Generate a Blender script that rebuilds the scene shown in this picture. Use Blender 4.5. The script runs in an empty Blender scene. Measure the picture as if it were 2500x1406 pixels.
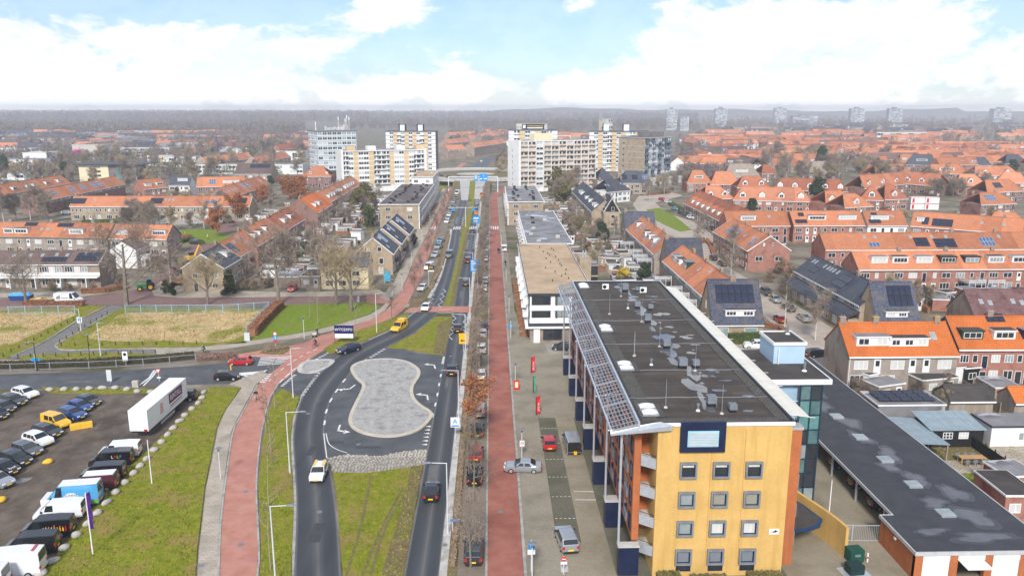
import bpy, bmesh, math, random
import numpy as np
from mathutils import Vector, Matrix
random.seed(7); np.random.seed(7)
R = math.radians
scene = bpy.context.scene
C = scene.collection

# ------------------------------------------------------------------ camera
F, H = 1950., 43.5                       # focal length in photo pixels, camera height in metres
PITCH, YAW = math.atan(438/F), R(1.49)   # world +Y runs along the main road
cam = bpy.data.objects.new('camera', bpy.data.cameras.new('camera'))
C.objects.link(cam); scene.camera = cam
cam.location = (0, 0, H); cam.rotation_euler = (math.pi/2-PITCH, 0, -YAW)
cam.data.sensor_width = 36; cam.data.lens = 36*F/2500
cam.data.clip_start = .5; cam.data.clip_end = 30000
# ------------------------------------------------------------------ sky and sun
SUN_EL, SUN_AZ = R(38), R(188)           # azimuth clockwise from +Y: behind the camera, a little left
w = bpy.data.worlds.new('World'); scene.world = w; w.use_nodes = True
nt = w.node_tree; N = nt.nodes; LK = nt.links
bg = N['Background']; bg.inputs['Strength'].default_value = .1
sky = N.new('ShaderNodeTexSky'); sky.sky_type = 'NISHITA'; sky.sun_disc = False
sky.sun_elevation = SUN_EL; sky.sun_rotation = SUN_AZ; sky.air_density = 1.0; sky.dust_density = .6; sky.ozone_density = 1.5
def wn(op, a, b=None, c=None):
 n = N.new('ShaderNodeMath'); n.operation = op
 for i, s in enumerate((a, b, c)):
  if s is None: continue
  if isinstance(s, (int, float)): n.inputs[i].default_value = s
  else: LK.new(s, n.inputs[i])
 return n.outputs[0]
tc = N.new('ShaderNodeTexCoord'); sep = N.new('ShaderNodeSeparateXYZ'); LK.new(tc.outputs['Generated'], sep.inputs[0])
dx, dy, dz = sep.outputs
azim = wn('ARCTAN2', dx, dy); elev = wn('ARCSINE', dz)
cmb = N.new('ShaderNodeCombineXYZ'); LK.new(dx, cmb.inputs[0]); LK.new(dy, cmb.inputs[1]); LK.new(wn('MULTIPLY', dz, 1.9), cmb.inputs[2])
def wnoise(scale, detail, rough=.55, dist=0., off=(0, 0, 0)):
 n = N.new('ShaderNodeTexNoise'); n.inputs['Scale'].default_value = scale; n.inputs['Detail'].default_value = detail
 n.inputs['Roughness'].default_value = rough; n.inputs['Distortion'].default_value = dist
 mp = N.new('ShaderNodeMapping'); mp.inputs['Location'].default_value = off
 LK.new(cmb.outputs[0], mp.inputs[0]); LK.new(mp.outputs[0], n.inputs['Vector']); return n.outputs['Fac']
n1 = wnoise(11, 10, .6, .3, (3.1, 0, 1.7)); n2 = wnoise(30, 7, .6, .2); n3 = wnoise(3.0, 3, .5, 0, (1, 5, 2))
def bump_at(u, v, ru, rv, a):            # soft region of more or less cloud, fixed in the sky
 da = wn('DIVIDE', wn('SUBTRACT', azim, (u-1250)/F+YAW), ru/F); de = wn('DIVIDE', wn('SUBTRACT', elev, (265-v)/F), rv/F)
 r2 = wn('ADD', wn('MULTIPLY', da, da), wn('MULTIPLY', de, de))
 return wn('MULTIPLY', wn('POWER', 2.718, wn('MULTIPLY', r2, -1)), a)
cov = wn('ADD', wn('MULTIPLY', n1, 1.0), wn('MULTIPLY', n2, .30))
cov = wn('ADD', cov, wn('MULTIPLY', wn('SUBTRACT', n3, .5), .25))
for b in ((150, 130, 300, 110, .22), (650, 150, 260, 80, .17), (560, 10, 330, 62, -.62), (970, 30, 120, 50, .42), (1130, 165, 60, 70, .3),
          (1290, 100, 240, 95, -.5), (1400, 55, 60, 55, .36), (1900, 120, 480, 110, .24), (2480, 60, 160, 90, -.35), (2050, 20, 300, 25, -.2), (60, 0, 120, 30, -.1),
          (1250, 225, 1500, 45, .16)):
 cov = wn('ADD', cov, bump_at(*b))
mr = N.new('ShaderNodeMapRange'); mr.interpolation_type = 'SMOOTHSTEP'
LK.new(cov, mr.inputs[0]); mr.inputs[1].default_value = .61; mr.inputs[2].default_value = .78
mr.inputs[3].default_value = .22; mr.inputs[4].default_value = 1
horiz = N.new('ShaderNodeMapRange'); LK.new(elev, horiz.inputs[0]); horiz.inputs[1].default_value = .0; horiz.inputs[2].default_value = .045
horiz.inputs[3].default_value = .75; horiz.inputs[4].default_value = 0
mask = wn('MAXIMUM', mr.outputs[0], horiz.outputs[0])
shade = N.new('ShaderNodeMapRange'); LK.new(wn('ADD', wn('MULTIPLY', wnoise(14, 8, .6, .3, (7, 2, 4)), .8), wn('MULTIPLY', n2, .25)), shade.inputs[0])
shade.inputs[1].default_value = .44; shade.inputs[2].default_value = .58
ccol = N.new('ShaderNodeMix'); ccol.data_type = 'RGBA'; LK.new(wn('MAXIMUM', shade.outputs[0], wn('MULTIPLY', horiz.outputs[0], 1.4)), ccol.inputs[0])
ccol.inputs[6].default_value = (3.35, 3.58, 3.76, 1); ccol.inputs[7].default_value = (4.3, 4.32, 4.35, 1)
smul = N.new('ShaderNodeMix'); smul.data_type = 'RGBA'; smul.blend_type = 'MULTIPLY'; smul.inputs[0].default_value = 1
LK.new(sky.outputs[0], smul.inputs[6]); smul.inputs[7].default_value = (.33, .40, .52, 1)
skm = N.new('ShaderNodeMix'); skm.data_type = 'RGBA'; LK.new(mask, skm.inputs[0]); LK.new(smul.outputs[2], skm.inputs[6]); LK.new(ccol.outputs[2], skm.inputs[7])
LK.new(skm.outputs[2], bg.inputs['Color'])
sun = bpy.data.objects.new('sun', bpy.data.lights.new('sun', 'SUN')); C.objects.link(sun)
sun.data.energy = 1.5; sun.data.angle = R(10); sun.data.color = (1, .96, .9)
sun.rotation_euler = (math.pi/2-SUN_EL, 0, math.pi-SUN_AZ)
scene.view_settings.view_transform = 'Standard'; scene.view_settings.look = 'None'
scene.view_settings.exposure = 1.52; scene.view_settings.gamma = 1
scene.cycles.volume_bounces = 2; scene.cycles.max_bounces = 6; scene.cycles.transparent_max_bounces = 8

# ------------------------------------------------------------------ photo survey: pixel -> point at height z
cp, sp, cyw, syw = math.cos(PITCH), math.sin(PITCH), math.cos(YAW), math.sin(YAW)
def G(u, v, z=0.):
 X, Y = (u-1250)/F, (703-v)/F
 a, b, c = X, Y*sp+cp, Y*cp-sp
 t = (z-H)/c
 return Vector((a*t*cyw+b*t*syw, -a*t*syw+b*t*cyw, z))

# ------------------------------------------------------------------ materials
MATS = {}
def M(name, c=None, c2=None, scale=1., rough=.8, bump=0., spec=.12, metal=0., detail=5, kind='noise', size=(1, 1), mortar=None, msize=.02,
      rnd=0., dirt=None, dscale=.25, damt=.5, coat=0, stretch=None, lo=.35, hi=.65, patch=None, bands=0, dst=None):
 if name in MATS: return MATS[name]
 m = bpy.data.materials.new(name); m.use_nodes = True; t = m.node_tree; n = t.nodes; L = t.links; p = n['Principled BSDF']
 p.inputs['Roughness'].default_value = rough; p.inputs['Specular IOR Level'].default_value = spec; p.inputs['Metallic'].default_value = metal
 p.inputs['Coat Weight'].default_value = coat
 co = n.new('ShaderNodeTexCoord'); out = None; bsrc = None
 def mixc(f, a, b, blend='MIX'):
  x = n.new('ShaderNodeMix'); x.data_type = 'RGBA'; x.blend_type = blend
  for s, i in ((f, 0), (a, 6), (b, 7)):
   if isinstance(s, (int, float)): x.inputs[i].default_value = s
   elif isinstance(s, tuple): x.inputs[i].default_value = (*s, 1)
   else: L.new(s, x.inputs[i])
  return x.outputs[2]
 def noise(sc, det, a, b, st=None):
  mp = n.new('ShaderNodeMapping'); mp.inputs['Scale'].default_value = st or (1, 1, 1); L.new(co.outputs['Object'], mp.inputs[0])
  no = n.new('ShaderNodeTexNoise'); no.inputs['Scale'].default_value = sc; no.inputs['Detail'].default_value = det; no.inputs['Roughness'].default_value = .6
  L.new(mp.outputs[0], no.inputs['Vector'])
  r = n.new('ShaderNodeMapRange'); L.new(no.outputs['Fac'], r.inputs[0]); r.inputs[1].default_value = a; r.inputs[2].default_value = b
  return r.outputs[0]
 c2 = c2 or c
 if kind == 'brick':
  b = n.new('ShaderNodeTexBrick'); b.inputs['Scale'].default_value = 1; b.inputs['Brick Width'].default_value = size[0]; b.inputs['Row Height'].default_value = size[1]
  b.inputs['Mortar Size'].default_value = msize; b.inputs['Mortar Smooth'].default_value = .3; b.inputs['Bias'].default_value = 0
  b.inputs['Color1'].default_value = (*c, 1); b.inputs['Color2'].default_value = (*c2, 1); b.inputs['Mortar'].default_value = (*(mortar or (.3, .28, .25)), 1)
  L.new(co.outputs['UV'], b.inputs['Vector']); out = b.outputs['Color']; bsrc = b.outputs['Fac']
  out = mixc(noise(scale, 5, .3, .75), out, mixc(1., out, (.78, .76, .74), 'MULTIPLY'))
  if bands:
   g = n.new('ShaderNodeTexBrick'); g.inputs['Scale'].default_value = 1; g.inputs['Brick Width'].default_value = bands; g.inputs['Row Height'].default_value = 60; g.inputs['Mortar Size'].default_value = 0; g.offset = .5
   g.inputs['Color1'].default_value = (1, 1, 1, 1); g.inputs['Color2'].default_value = (.58, .58, .63, 1); L.new(co.outputs['UV'], g.inputs['Vector']); out = mixc(1., out, g.outputs['Color'], 'MULTIPLY')
 elif kind == 'lane':
  u = n.new('ShaderNodeSeparateXYZ'); L.new(co.outputs['UV'], u.inputs[0])
  cr = n.new('ShaderNodeValToRGB'); L.new(u.outputs[0], cr.inputs[0]); e = cr.color_ramp.elements
  e[0].position = 0; e[0].color = (*c2, 1); e[1].position = 1; e[1].color = (*c2, 1)
  for ps, k in ((.06, 0), (.2, 0), (.36, .1), (.47, .35), (.52, .6), (.57, .3), (.68, .05), (.85, 0), (.95, .1)):
   x = e.new(ps); x.color = (*[a+(b_-a)*k for a, b_ in zip(c, c2)], 1)
  out = mixc(noise(.5, 6, .3, .7, (1, .12, 1)), cr.outputs[0], mixc(1., cr.outputs[0], (.72, .73, .75), 'MULTIPLY'))
  bsrc = noise(25, 3, .3, .7)
 else:
  f = noise(scale, detail, lo, hi, stretch); out = mixc(f, c, c2); bsrc = noise(scale*4, 4, .3, .7, stretch) if bump else None
 if dirt: out = mixc(noise(dscale, 6, .5, .5+.35*(1.01-damt), dst), out, dirt)
 if rnd:
  oi = n.new('ShaderNodeObjectInfo'); hs = n.new('ShaderNodeHueSaturation')
  r = n.new('ShaderNodeMapRange'); L.new(oi.outputs['Random'], r.inputs[0]); r.inputs[3].default_value = 1-rnd; r.inputs[4].default_value = 1+rnd
  L.new(r.outputs[0], hs.inputs['Value']); L.new(out, hs.inputs['Color']); out = hs.outputs[0]
 if patch:      # wet, glossy puddles: (scale, threshold, colour)
  f = noise(patch[0], 4, patch[1], patch[1]+.03, patch[3] if len(patch) > 3 else None)
  out = mixc(f, out, patch[2]); rr = n.new('ShaderNodeMapRange'); L.new(f, rr.inputs[0]); rr.inputs[3].default_value = rough; rr.inputs[4].default_value = .04
  L.new(rr.outputs[0], p.inputs['Roughness'])
  r3 = n.new('ShaderNodeMapRange'); L.new(f, r3.inputs[0]); r3.inputs[3].default_value = spec; r3.inputs[4].default_value = 1.
  L.new(r3.outputs[0], p.inputs['Specular IOR Level'])
 L.new(out, p.inputs['Base Color'])
 if bump and bsrc is not None:
  bp = n.new('ShaderNodeBump'); bp.inputs['Strength'].default_value = min(1, abs(bump)); bp.inputs['Distance'].default_value = .03
  bp.invert = kind == 'brick'; L.new(bsrc, bp.inputs['Height']); L.new(bp.outputs[0], p.inputs['Normal'])
 MATS[name] = m; return m
def paint(name, c, rough=.28, coat=.6, metal=0.): return M(name, c, tuple(x*.9 for x in c), .8, rough, spec=.5, coat=coat, metal=metal)
def wallbrick(name, a, b, mo=(.36, .33, .3)): return M(name, a, b, .5, .85, .25, kind='brick', size=(.22, .075), mortar=mo, msize=.010, dirt=tuple(x*.6 for x in a), dscale=.4, damt=.45)
def rooftile(name, a, b, dirt=None, damt=.5): return M(name, a, b, .35, .72, .7, kind='brick', size=(.24, .34), mortar=tuple(x*.55 for x in a), msize=.03, dirt=dirt or tuple(x*.5 for x in a), dscale=.5, damt=damt, bands=5.7, rnd=.18)

asphalt = M('asphalt', (.068, .072, .078), (.108, .112, .118), .35, .55, .25, detail=8)
lane = M('worn_lane_asphalt', (.058, .063, .07), (.21, .205, .2), rough=.5, kind='lane', bump=.2)
redpath = M('red_bike_asphalt', (.30, .112, .082), (.365, .155, .118), .6, .75, .15, detail=8, dirt=(.225, .075, .055), dscale=.12)
redpath2 = M('pale_red_bike_asphalt', (.40, .175, .13), (.47, .235, .185), .6, .75, .15, detail=8, dirt=(.36, .16, .13), dscale=.12)
redbrick_road = M('red_brick_paving', (.24, .145, .135), (.31, .195, .18), .5, .8, .4, kind='brick', size=(.22, .11), mortar=(.13, .09, .09), msize=.012)
concrete = M('concrete', (.42, .40, .37), (.55, .53, .50), .6, .85, .2, dirt=(.28, .26, .22), dscale=.5)
kerbm = M('kerb_stone', (.30, .29, .27), (.42, .41, .385), 1.2, .85, .3, dirt=(.2, .19, .16), dscale=.4)
tilepave = M('concrete_slab_paving', (.43, .37, .30), (.52, .45, .375), .4, .85, .4, kind='brick', size=(.6, .3), mortar=(.23, .21, .17), msize=.02, dirt=(.28, .25, .2), dscale=.3)
plazabrick = M('plaza_brick_paving', (.31, .275, .21), (.39, .345, .275), .2, .8, .4, kind='brick', size=(.22, .11), mortar=(.2, .18, .14), msize=.012, dirt=(.2, .185, .14), dscale=.2)
lanebrick = M('tan_brick_paving', (.31, .27, .20), (.38, .33, .25), .2, .8, .4, kind='brick', size=(.22, .11), mortar=(.22, .19, .14), msize=.012, dirt=(.22, .19, .13), dscale=.2)
baybrick = M('dark_mossy_paving', (.135, .125, .10), (.18, .165, .13), .3, .8, .4, kind='brick', size=(.22, .11), mortar=(.13, .13, .08), msize=.012, dirt=(.10, .11, .07), dscale=.3)
parkbrick = M('brown_bay_paving', (.23, .19, .15), (.30, .25, .20), .3, .85, .4, kind='brick', size=(.22, .11), mortar=(.2, .17, .14), msize=.012, dirt=(.2, .165, .12), dscale=.3)
beigeroad = M('beige_street_paving', (.46, .39, .32), (.54, .47, .40), .2, .85, .3, kind='brick', size=(.22, .11), mortar=(.3, .27, .23), msize=.01, dirt=(.32, .28, .24), dscale=.1)
grass = M('winter_grass', (.14, .165, .010), (.235, .235, .024), .9, .95, .8, detail=9, dirt=(.26, .19, .06), dscale=.3, damt=.6)
lushgrass = M('lawn_grass', (.12, .19, .012), (.19, .245, .025), .9, .95, .7, detail=9, dirt=(.19, .18, .05), dscale=.2, damt=.4)
drygrass = M('dry_straw_grass', (.40, .29, .15), (.52, .40, .22), .35, .95, 1., detail=10, dirt=(.24, .23, .05), dscale=.1, damt=.7)
verge = M('brown_verge', (.14, .105, .06), (.20, .16, .08), .7, .95, .8, detail=9, dirt=(.15, .15, .04), dscale=.3, damt=.55)
mud = M('muddy_gravel', (.09, .069, .053), (.165, .132, .105), .5, .6, .8, detail=12, dirt=(.07, .054, .043), dscale=.16, damt=.6, stretch=(1, .6, 1), patch=(.22, .66, (.16, .15, .14)))
town = M('garden_ground', (.12, .10, .07), (.26, .225, .18), .14, .9, .3, detail=10, dirt=(.075, .085, .028), dscale=.08, damt=.55)
white = M('white_paint', (.80, .80, .79), (.73, .73, .71), .8, .5, dirt=(.62, .61, .58), dscale=.3, damt=.25)
markpaint = M('road_marking_paint', (.74, .74, .72), (.62, .62, .60), 2.5, .6)
cream = M('cream_render', (.74, .64, .42), (.80, .71, .50), .4, .8)
stone = M('pale_boulder', (.38, .355, .31), (.50, .47, .42), 3, .9, .6)
steel = M('galvanised_steel', (.50, .53, .57), (.60, .63, .67), 2, .4, metal=.5)
navy = M('navy_panel', (.012, .018, .048), (.018, .026, .062), .8, .4)
slatecol = M('dark_fascia', (.035, .045, .06), (.05, .06, .075), .8, .5)
darkm = M('black_rubber', (.015, .015, .016), (.025, .025, .026), 3, .7)
glass = M('window_glass', (.02, .026, .032), (.035, .042, .05), .5, .06, spec=.8)
glass2 = M('window_glass_light', (.22, .26, .27), (.32, .36, .36), .8, .1, spec=.7)
curtain = M('curtained_glass', (.50, .50, .47), (.66, .66, .63), 2.5, .25, spec=.6, stretch=(6, 6, .3))
blind = M('grey_blind_glass', (.26, .245, .20), (.30, .28, .235), 1.5, .3, spec=.5)
bluegreen = M('teal_glass', (.08, .2, .2), (.14, .3, .29), .5, .1, spec=.7)
bitumen = M('roof_bitumen', (.060, .053, .050), (.083, .074, .07), .5, .8, .3, detail=8, dirt=(.045, .04, .038), dscale=.3)
greyfelt = M('grey_roof_felt', (.19, .185, .19), (.26, .255, .265), .25, .8, .2, dirt=(.12, .115, .12), dscale=.2, patch=(.16, .6, (.40, .40, .43)))
gravelroof = M('gravel_roof', (.40, .29, .19), (.50, .37, .25), .5, .95, .6, detail=10, dirt=(.32, .23, .15), dscale=.12)
pvm = M('solar_panel', (.012, .016, .035), (.022, .028, .055), .6, .12, spec=.7)
pvblue = M('blue_solar_panel', (.05, .09, .19), (.09, .14, .26), .6, .15, spec=.7)
hood = M('grey_metal', (.16, .18, .2), (.2, .22, .25), 1, .5)
wood = M('weathered_wood', (.25, .21, .17), (.36, .31, .26), 1.5, .85, stretch=(1, 1, .2))
T_or = rooftile('orange_tiles', (.62, .225, .105), (.72, .30, .155), (.42, .18, .10), .6)
T_or2 = rooftile('bright_orange_tiles', (.76, .205, .05), (.86, .26, .075), (.60, .17, .055), .4)
T_red = rooftile('red_brown_tiles', (.49, .165, .085), (.59, .22, .12), (.33, .13, .075))
T_pale = rooftile('pale_orange_tiles', (.70, .27, .14), (.78, .34, .19), (.5, .22, .13))
T_brown = rooftile('brown_tiles', (.19, .13, .115), (.25, .18, .16), (.13, .095, .085))
T_slate = rooftile('blue_slate_tiles', (.075, .085, .115), (.115, .13, .165), (.10, .09, .085))
T_multi = rooftile('mixed_slate_tiles', (.06, .085, .15), (.17, .16, .165), (.12, .105, .10), .6)
T_thatch = M('thatch', (.25, .2, .16), (.33, .28, .23), .6, .95, .6)
B_tan = wallbrick('tan_brick', (.40, .30, .19), (.48, .37, .24))
B_brown = wallbrick('brown_brick', (.30, .215, .165), (.38, .285, .225))
B_red = wallbrick('red_brick', (.36, .115, .075), (.45, .165, .105))
B_dred = wallbrick('dark_red_brick', (.22, .085, .062), (.28, .115, .085))
B_grey = wallbrick('grey_brown_brick', (.32, .265, .22), (.39, .33, .28))
B_yel = M('yellow_brick', (.69, .44, .145), (.74, .485, .18), .35, .8, .25, kind='brick', size=(.22, .075), mortar=(.58, .36, .11), msize=.010, dirt=(.54, .335, .10), dscale=1.6, damt=.5, dst=(1, 1, .1))
B_org = M('orange_brick', (.50, .155, .055), (.56, .19, .07), .5, .8, .25, kind='brick', size=(.22, .075), mortar=(.36, .13, .06), msize=.010, dirt=(.34, .115, .05), dscale=.8, damt=.5, dst=(1, 1, .12))
bark = M('bark', (.16, .13, .105), (.25, .21, .17), 2, .95)
barkpale = M('pale_bark', (.25, .215, .155), (.33, .285, .2), 2, .95)
twig = M('twigs', (.21, .165, .13), (.31, .25, .20), 1.2, .95)
twig2 = M('yellowish_twigs', (.30, .235, .14), (.40, .32, .20), 1.2, .95)
brownleaf = M('russet_leaves', (.27, .095, .04), (.40, .165, .07), .8, .9, rnd=.12)
hedgebrown = M('brown_hedge_leaves', (.22, .10, .055), (.33, .16, .09), 1.0, .9)
hedgegreen = M('green_hedge_leaves', (.05, .075, .02), (.10, .125, .04), 1.0, .9)
evergreen = M('evergreen_leaves', (.022, .042, .018), (.05, .08, .032), .8, .9)
olive = M('olive_leaves', (.11, .10, .035), (.18, .155, .06), .8, .9)
yellowleaf = M('yellow_leaves', (.42, .30, .03), (.55, .42, .07), 1, .9)
shrubtwig = M('shrub_twigs', (.20, .14, .095), (.30, .22, .155), 1, .95)

# ------------------------------------------------------------------ mesh helpers
class MB:
 def __init__(s): s.v = []; s.f = []; s.m = []
 def add(s, vs, fs, mi=0):
  o = len(s.v); s.v.extend([tuple(x) for x in vs]); s.f.extend([tuple(i+o for i in f) for f in fs]); s.m.extend([mi]*len(fs)); return s
 def box(s, x0, x1, y0, y1, z0, z1, mi=0):
  return s.add([(x0, y0, z0), (x1, y0, z0), (x1, y1, z0), (x0, y1, z0), (x0, y0, z1), (x1, y0, z1), (x1, y1, z1), (x0, y1, z1)],
                     [(3, 2, 1, 0), (4, 5, 6, 7), (0, 1, 5, 4), (1, 2, 6, 5), (2, 3, 7, 6), (3, 0, 4, 7)], mi)
 def hexa(s, b, t, mi=0):     # bottom 4 points, top 4 points, both counter-clockwise from above
  return s.add(list(b)+list(t), [(3, 2, 1, 0), (4, 5, 6, 7), (0, 1, 5, 4), (1, 2, 6, 5), (2, 3, 7, 6), (3, 0, 4, 7)], mi)
 def prism(s, poly, z0, z1, mi=0):
  n = len(poly); a = sum(poly[i][0]*poly[(i+1) % n][1]-poly[(i+1) % n][0]*poly[i][1] for i in range(n))
  if a < 0: poly = poly[::-1]
  return s.add([(p[0], p[1], z0) for p in poly]+[(p[0], p[1], z1) for p in poly],
                     [tuple(range(n-1, -1, -1)), tuple(range(n, 2*n))]+[(i, (i+1) % n, n+(i+1) % n, n+i) for i in range(n)], mi)
 def tube(s, a, b, r0, r1=None, n=6, mi=0, cap=True):
  a, b = Vector(a), Vector(b); d = (b-a)
  if d.length < 1e-6: return s
  d.normalize(); r1 = r0 if r1 is None else r1
  x = d.orthogonal().normalized(); y = d.cross(x); vs = []
  for p, r in ((a, r0), (b, r1)):
   for i in range(n): t = 2*math.pi*i/n; vs.append(p+x*(r*math.cos(t))+y*(r*math.sin(t)))
  fs = [(i, (i+1) % n, n+(i+1) % n, n+i) for i in range(n)]
  if cap: fs += [tuple(range(n-1, -1, -1)), tuple(range(n, 2*n))]
  return s.add(vs, fs, mi)
 def quad(s, *p, mi=0): return s.add(p, [tuple(range(len(p)))], mi)
 def mesh(s, name, mats, smooth=False, bevel=0, uv=True):
  me = bpy.data.meshes.new(name); me.from_pydata(s.v, [], s.f); me.update()
  mats = mats if isinstance(mats, (list, tuple)) else [mats]
  for m in mats: me.materials.append(m)
  if len(mats) > 1: me.polygons.foreach_set('material_index', s.m)
  if bevel:
   bm = bmesh.new(); bm.from_mesh(me)
   bmesh.ops.remove_doubles(bm, verts=bm.verts, dist=1e-5)
   es = [e for e in bm.edges if len(e.link_faces) == 2 and e.calc_face_angle(0) > .5]
   bmesh.ops.bevel(bm, geom=es, offset=bevel, segments=2, affect='EDGES', profile=.6); bm.to_mesh(me); bm.free()
  if uv and len(me.polygons) < 5000:
   l = me.uv_layers.new(); dat = l.data
   for p in me.polygons:
    n = p.normal
    if abs(n.z) > .985: U, V = Vector((1, 0, 0)), Vector((0, 1, 0))
    else: U = Vector((-n.y, n.x, 0)).normalized(); V = n.cross(U)
    for li in p.loop_indices:
     co = me.vertices[me.loops[li].vertex_index].co; dat[li].uv = (co.dot(U), co.dot(V))
  if smooth:
   for p in me.polygons: p.use_smooth = True
  return me
 def ob(s, name, mats, parent=None, loc=(0, 0, 0), rz=0, **k): return OB(name, s.mesh(name, mats, **k), parent, loc, rz)
def OB(name, data, parent=None, loc=(0, 0, 0), rz=0, rot=None, scale=None):
 o = bpy.data.objects.new(name, data); C.objects.link(o); o.location = loc
 o.rotation_euler = rot or (0, 0, rz)
 if scale: o.scale = scale if isinstance(scale, tuple) else (scale,)*3
 if parent: o.parent = parent
 return o
def tag(o, label, cat, group=None, kind=None):
 if label: o['label'] = label
 if cat: o['category'] = cat
 if group: o['group'] = group
 if kind: o['kind'] = kind
 return o
def thing(name, label, cat, loc=(0, 0, 0), rz=0, group=None):
 o = OB(name, None, None, loc, rz); o.empty_display_size = .3; return tag(o, label, cat, group)
def struct(o): o['kind'] = 'structure'; return o
def dup(root, loc, rz=0, scale=None, label=None, group=None):
 kids = {}
 for o in KIDS.get(root.name, []): pass
 def cp_(o, par):
  c = o.copy(); C.objects.link(c); c.parent = par
  for ch in CH(o): cp_(ch, c)
  return c
 c = cp_(root, None); c.location = loc; c.rotation_euler = (0, 0, rz)
 if scale: c.scale = scale if isinstance(scale, tuple) else (scale,)*3
 if label: c['label'] = label
 if group: c['group'] = group
 return c
KIDS = {}
CHC = {}
def CH(o):                      # children, looked up once per prototype
 k = o.name
 if k not in CHC: CHC[k] = [x for x in bpy.data.objects if x.parent == o]
 return CHC[k]
def cr(pts, n=6, closed=False):  # Catmull-Rom through points
 P_ = [Vector(p) for p in pts]; out = []; m = len(P_)
 rng = range(m) if closed else range(m-1)
 for i in rng:
  p0 = P_[(i-1) % m] if closed or i > 0 else P_[0]*2-P_[1]; p1 = P_[i]; p2 = P_[(i+1) % m]; p3 = P_[(i+2) % m] if closed or i+2 < m else P_[-1]*2-P_[-2]
  for k in range(n):
   t = k/n; out.append(.5*((2*p1)+(p2-p0)*t+(2*p0-5*p1+4*p2-p3)*t*t+(3*p1-p0-3*p2+p3)*t**3))
 if not closed: out.append(P_[-1])
 return out
def GP(pts, z=0): return [G(u, v, z) for u, v in pts]
GRASS = []
def area(name, pts, mat, z=.02, base=None, smooth=0, world=False, parent=None):
 p = [Vector((*q, 0)) for q in pts] if world else GP(pts)
 if smooth: p = cr(p, smooth, True)
 if mat.name in ('winter_grass', 'lawn_grass', 'brown_verge'): GRASS.append(([(q.x, q.y) for q in p], z, mat.name))
 b = MB()
 if base is None:
  a = sum(p[i].x*p[(i+1) % len(p)].y-p[(i+1) % len(p)].x*p[i].y for i in range(len(p)))
  if a < 0: p = p[::-1]
  b.add([(q.x, q.y, z) for q in p], [tuple(range(len(p)))])
 else: b.prism([(q.x, q.y) for q in p], base, z)
 me = b.mesh(name, mat)
 bm = bmesh.new(); bm.from_mesh(me); bmesh.ops.triangulate(bm, faces=[f for f in bm.faces if len(f.verts) > 4]); bm.to_mesh(me); bm.free()
 return OB(name, me, parent)
def strip(name, left, right, mat, z=.02, n=8, world=False, base=None):
 l = [Vector((*q, 0)) for q in left] if world else GP(left); r = [Vector((*q, 0)) for q in right] if world else GP(right)
 l = cr(l, n); r = cr(r, n)
 def res(p, m):
  d = [0]
  for i in range(1, len(p)): d.append(d[-1]+(p[i]-p[i-1]).length)
  o = []; j = 0
  for k in range(m):
   t = d[-1]*k/(m-1)
   while j < len(d)-2 and d[j+1] < t: j += 1
   f = (t-d[j])/max(1e-9, d[j+1]-d[j]); o.append(p[j].lerp(p[j+1], min(1, max(0, f))))
  return o, d[-1]
 m = max(len(l), len(r)); l, dl = res(l, m); r, dr = res(r, m)
 vs = [(p.x, p.y, z) for p in l]+[(p.x, p.y, z) for p in r]
 fs = [(i, m+i, m+i+1, i+1) for i in range(m-1)]
 me = bpy.data.meshes.new(name); me.from_pydata(vs, [], fs); me.update(); me.materials.append(mat)
 if me.polygons[0].normal.z < 0: me.flip_normals()
 uv = me.uv_layers.new().data
 for lp in me.loops:
  i = lp.vertex_index; uv[lp.index].uv = (0 if i < m else 1, (i % m)*dl/m)
 return OB(name, me)
def ribbon(name, pts, w, mat, z0=0., z1=.12, world=False, n=6, parent=None, closed=False, off=0.):
 p = [Vector((*q, 0)) for q in pts] if world else GP(pts)
 if n: p = cr(p, n, closed)
 b = MB(); L_, R_ = [], []
 for i in range(len(p)):
  a = p[i-1] if (i or closed) else p[i]; c = p[(i+1) % len(p)] if (i+1 < len(p) or closed) else p[i]
  d = (c-a); d = d.normalized() if d.length > 1e-6 else Vector((0, 1, 0)); nn = Vector((-d.y, d.x, 0))
  L_.append(p[i]+nn*(off+w/2)); R_.append(p[i]+nn*(off-w/2))
 m = len(p); vs = [(q.x, q.y, zz) for zz in (z0, z1) for q in L_+R_]
 fs = []
 for i in range(m if closed else m-1):
  j = (i+1) % m
  fs += [(2*m+i, 3*m+i, 3*m+j, 2*m+j)]
  if z1-z0 > .03: fs += [(m+i, m+j, 3*m+j, 3*m+i), (j, i, 2*m+i, 2*m+j)]
 b.add(vs, fs); me = b.mesh(name, mat)
 if me.polygons[0].normal.z < 0: me.flip_normals()
 return OB(name, me, parent)
# lettering and body meshes are converted once, while the scene is still small
_txt = {}; BODY = {}
_pre = []
for t_ in ('Eurohotel', 'bol', 'F', 'L', 'SONNE', 'CEMER', 'RENTALL', 'WTC', 'EXPO', 'A', 'M', 'P', 'PATAT'):
 cu = bpy.data.curves.new('lettering', 'FONT'); cu.body = t_; cu.align_x = 'CENTER'; cu.align_y = 'CENTER'; cu.extrude = .01; cu.resolution_u = 2
 o_ = bpy.data.objects.new('lettering', cu); C.objects.link(o_); _pre.append(('t', t_, o_))
def skel(pts, edges):
 me = bpy.data.meshes.new('body'); me.from_pydata([p[:3] for p in pts], edges, []); o_ = bpy.data.objects.new('body', me); C.objects.link(o_)
 md = o_.modifiers.new('s', 'SKIN'); sv = me.skin_vertices[0].data
 for k, p in enumerate(pts): sv[k].radius = (p[3], p[3]); sv[k].use_root = k == 0
 o_.modifiers.new('u', 'SUBSURF').levels = 1; return o_
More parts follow.
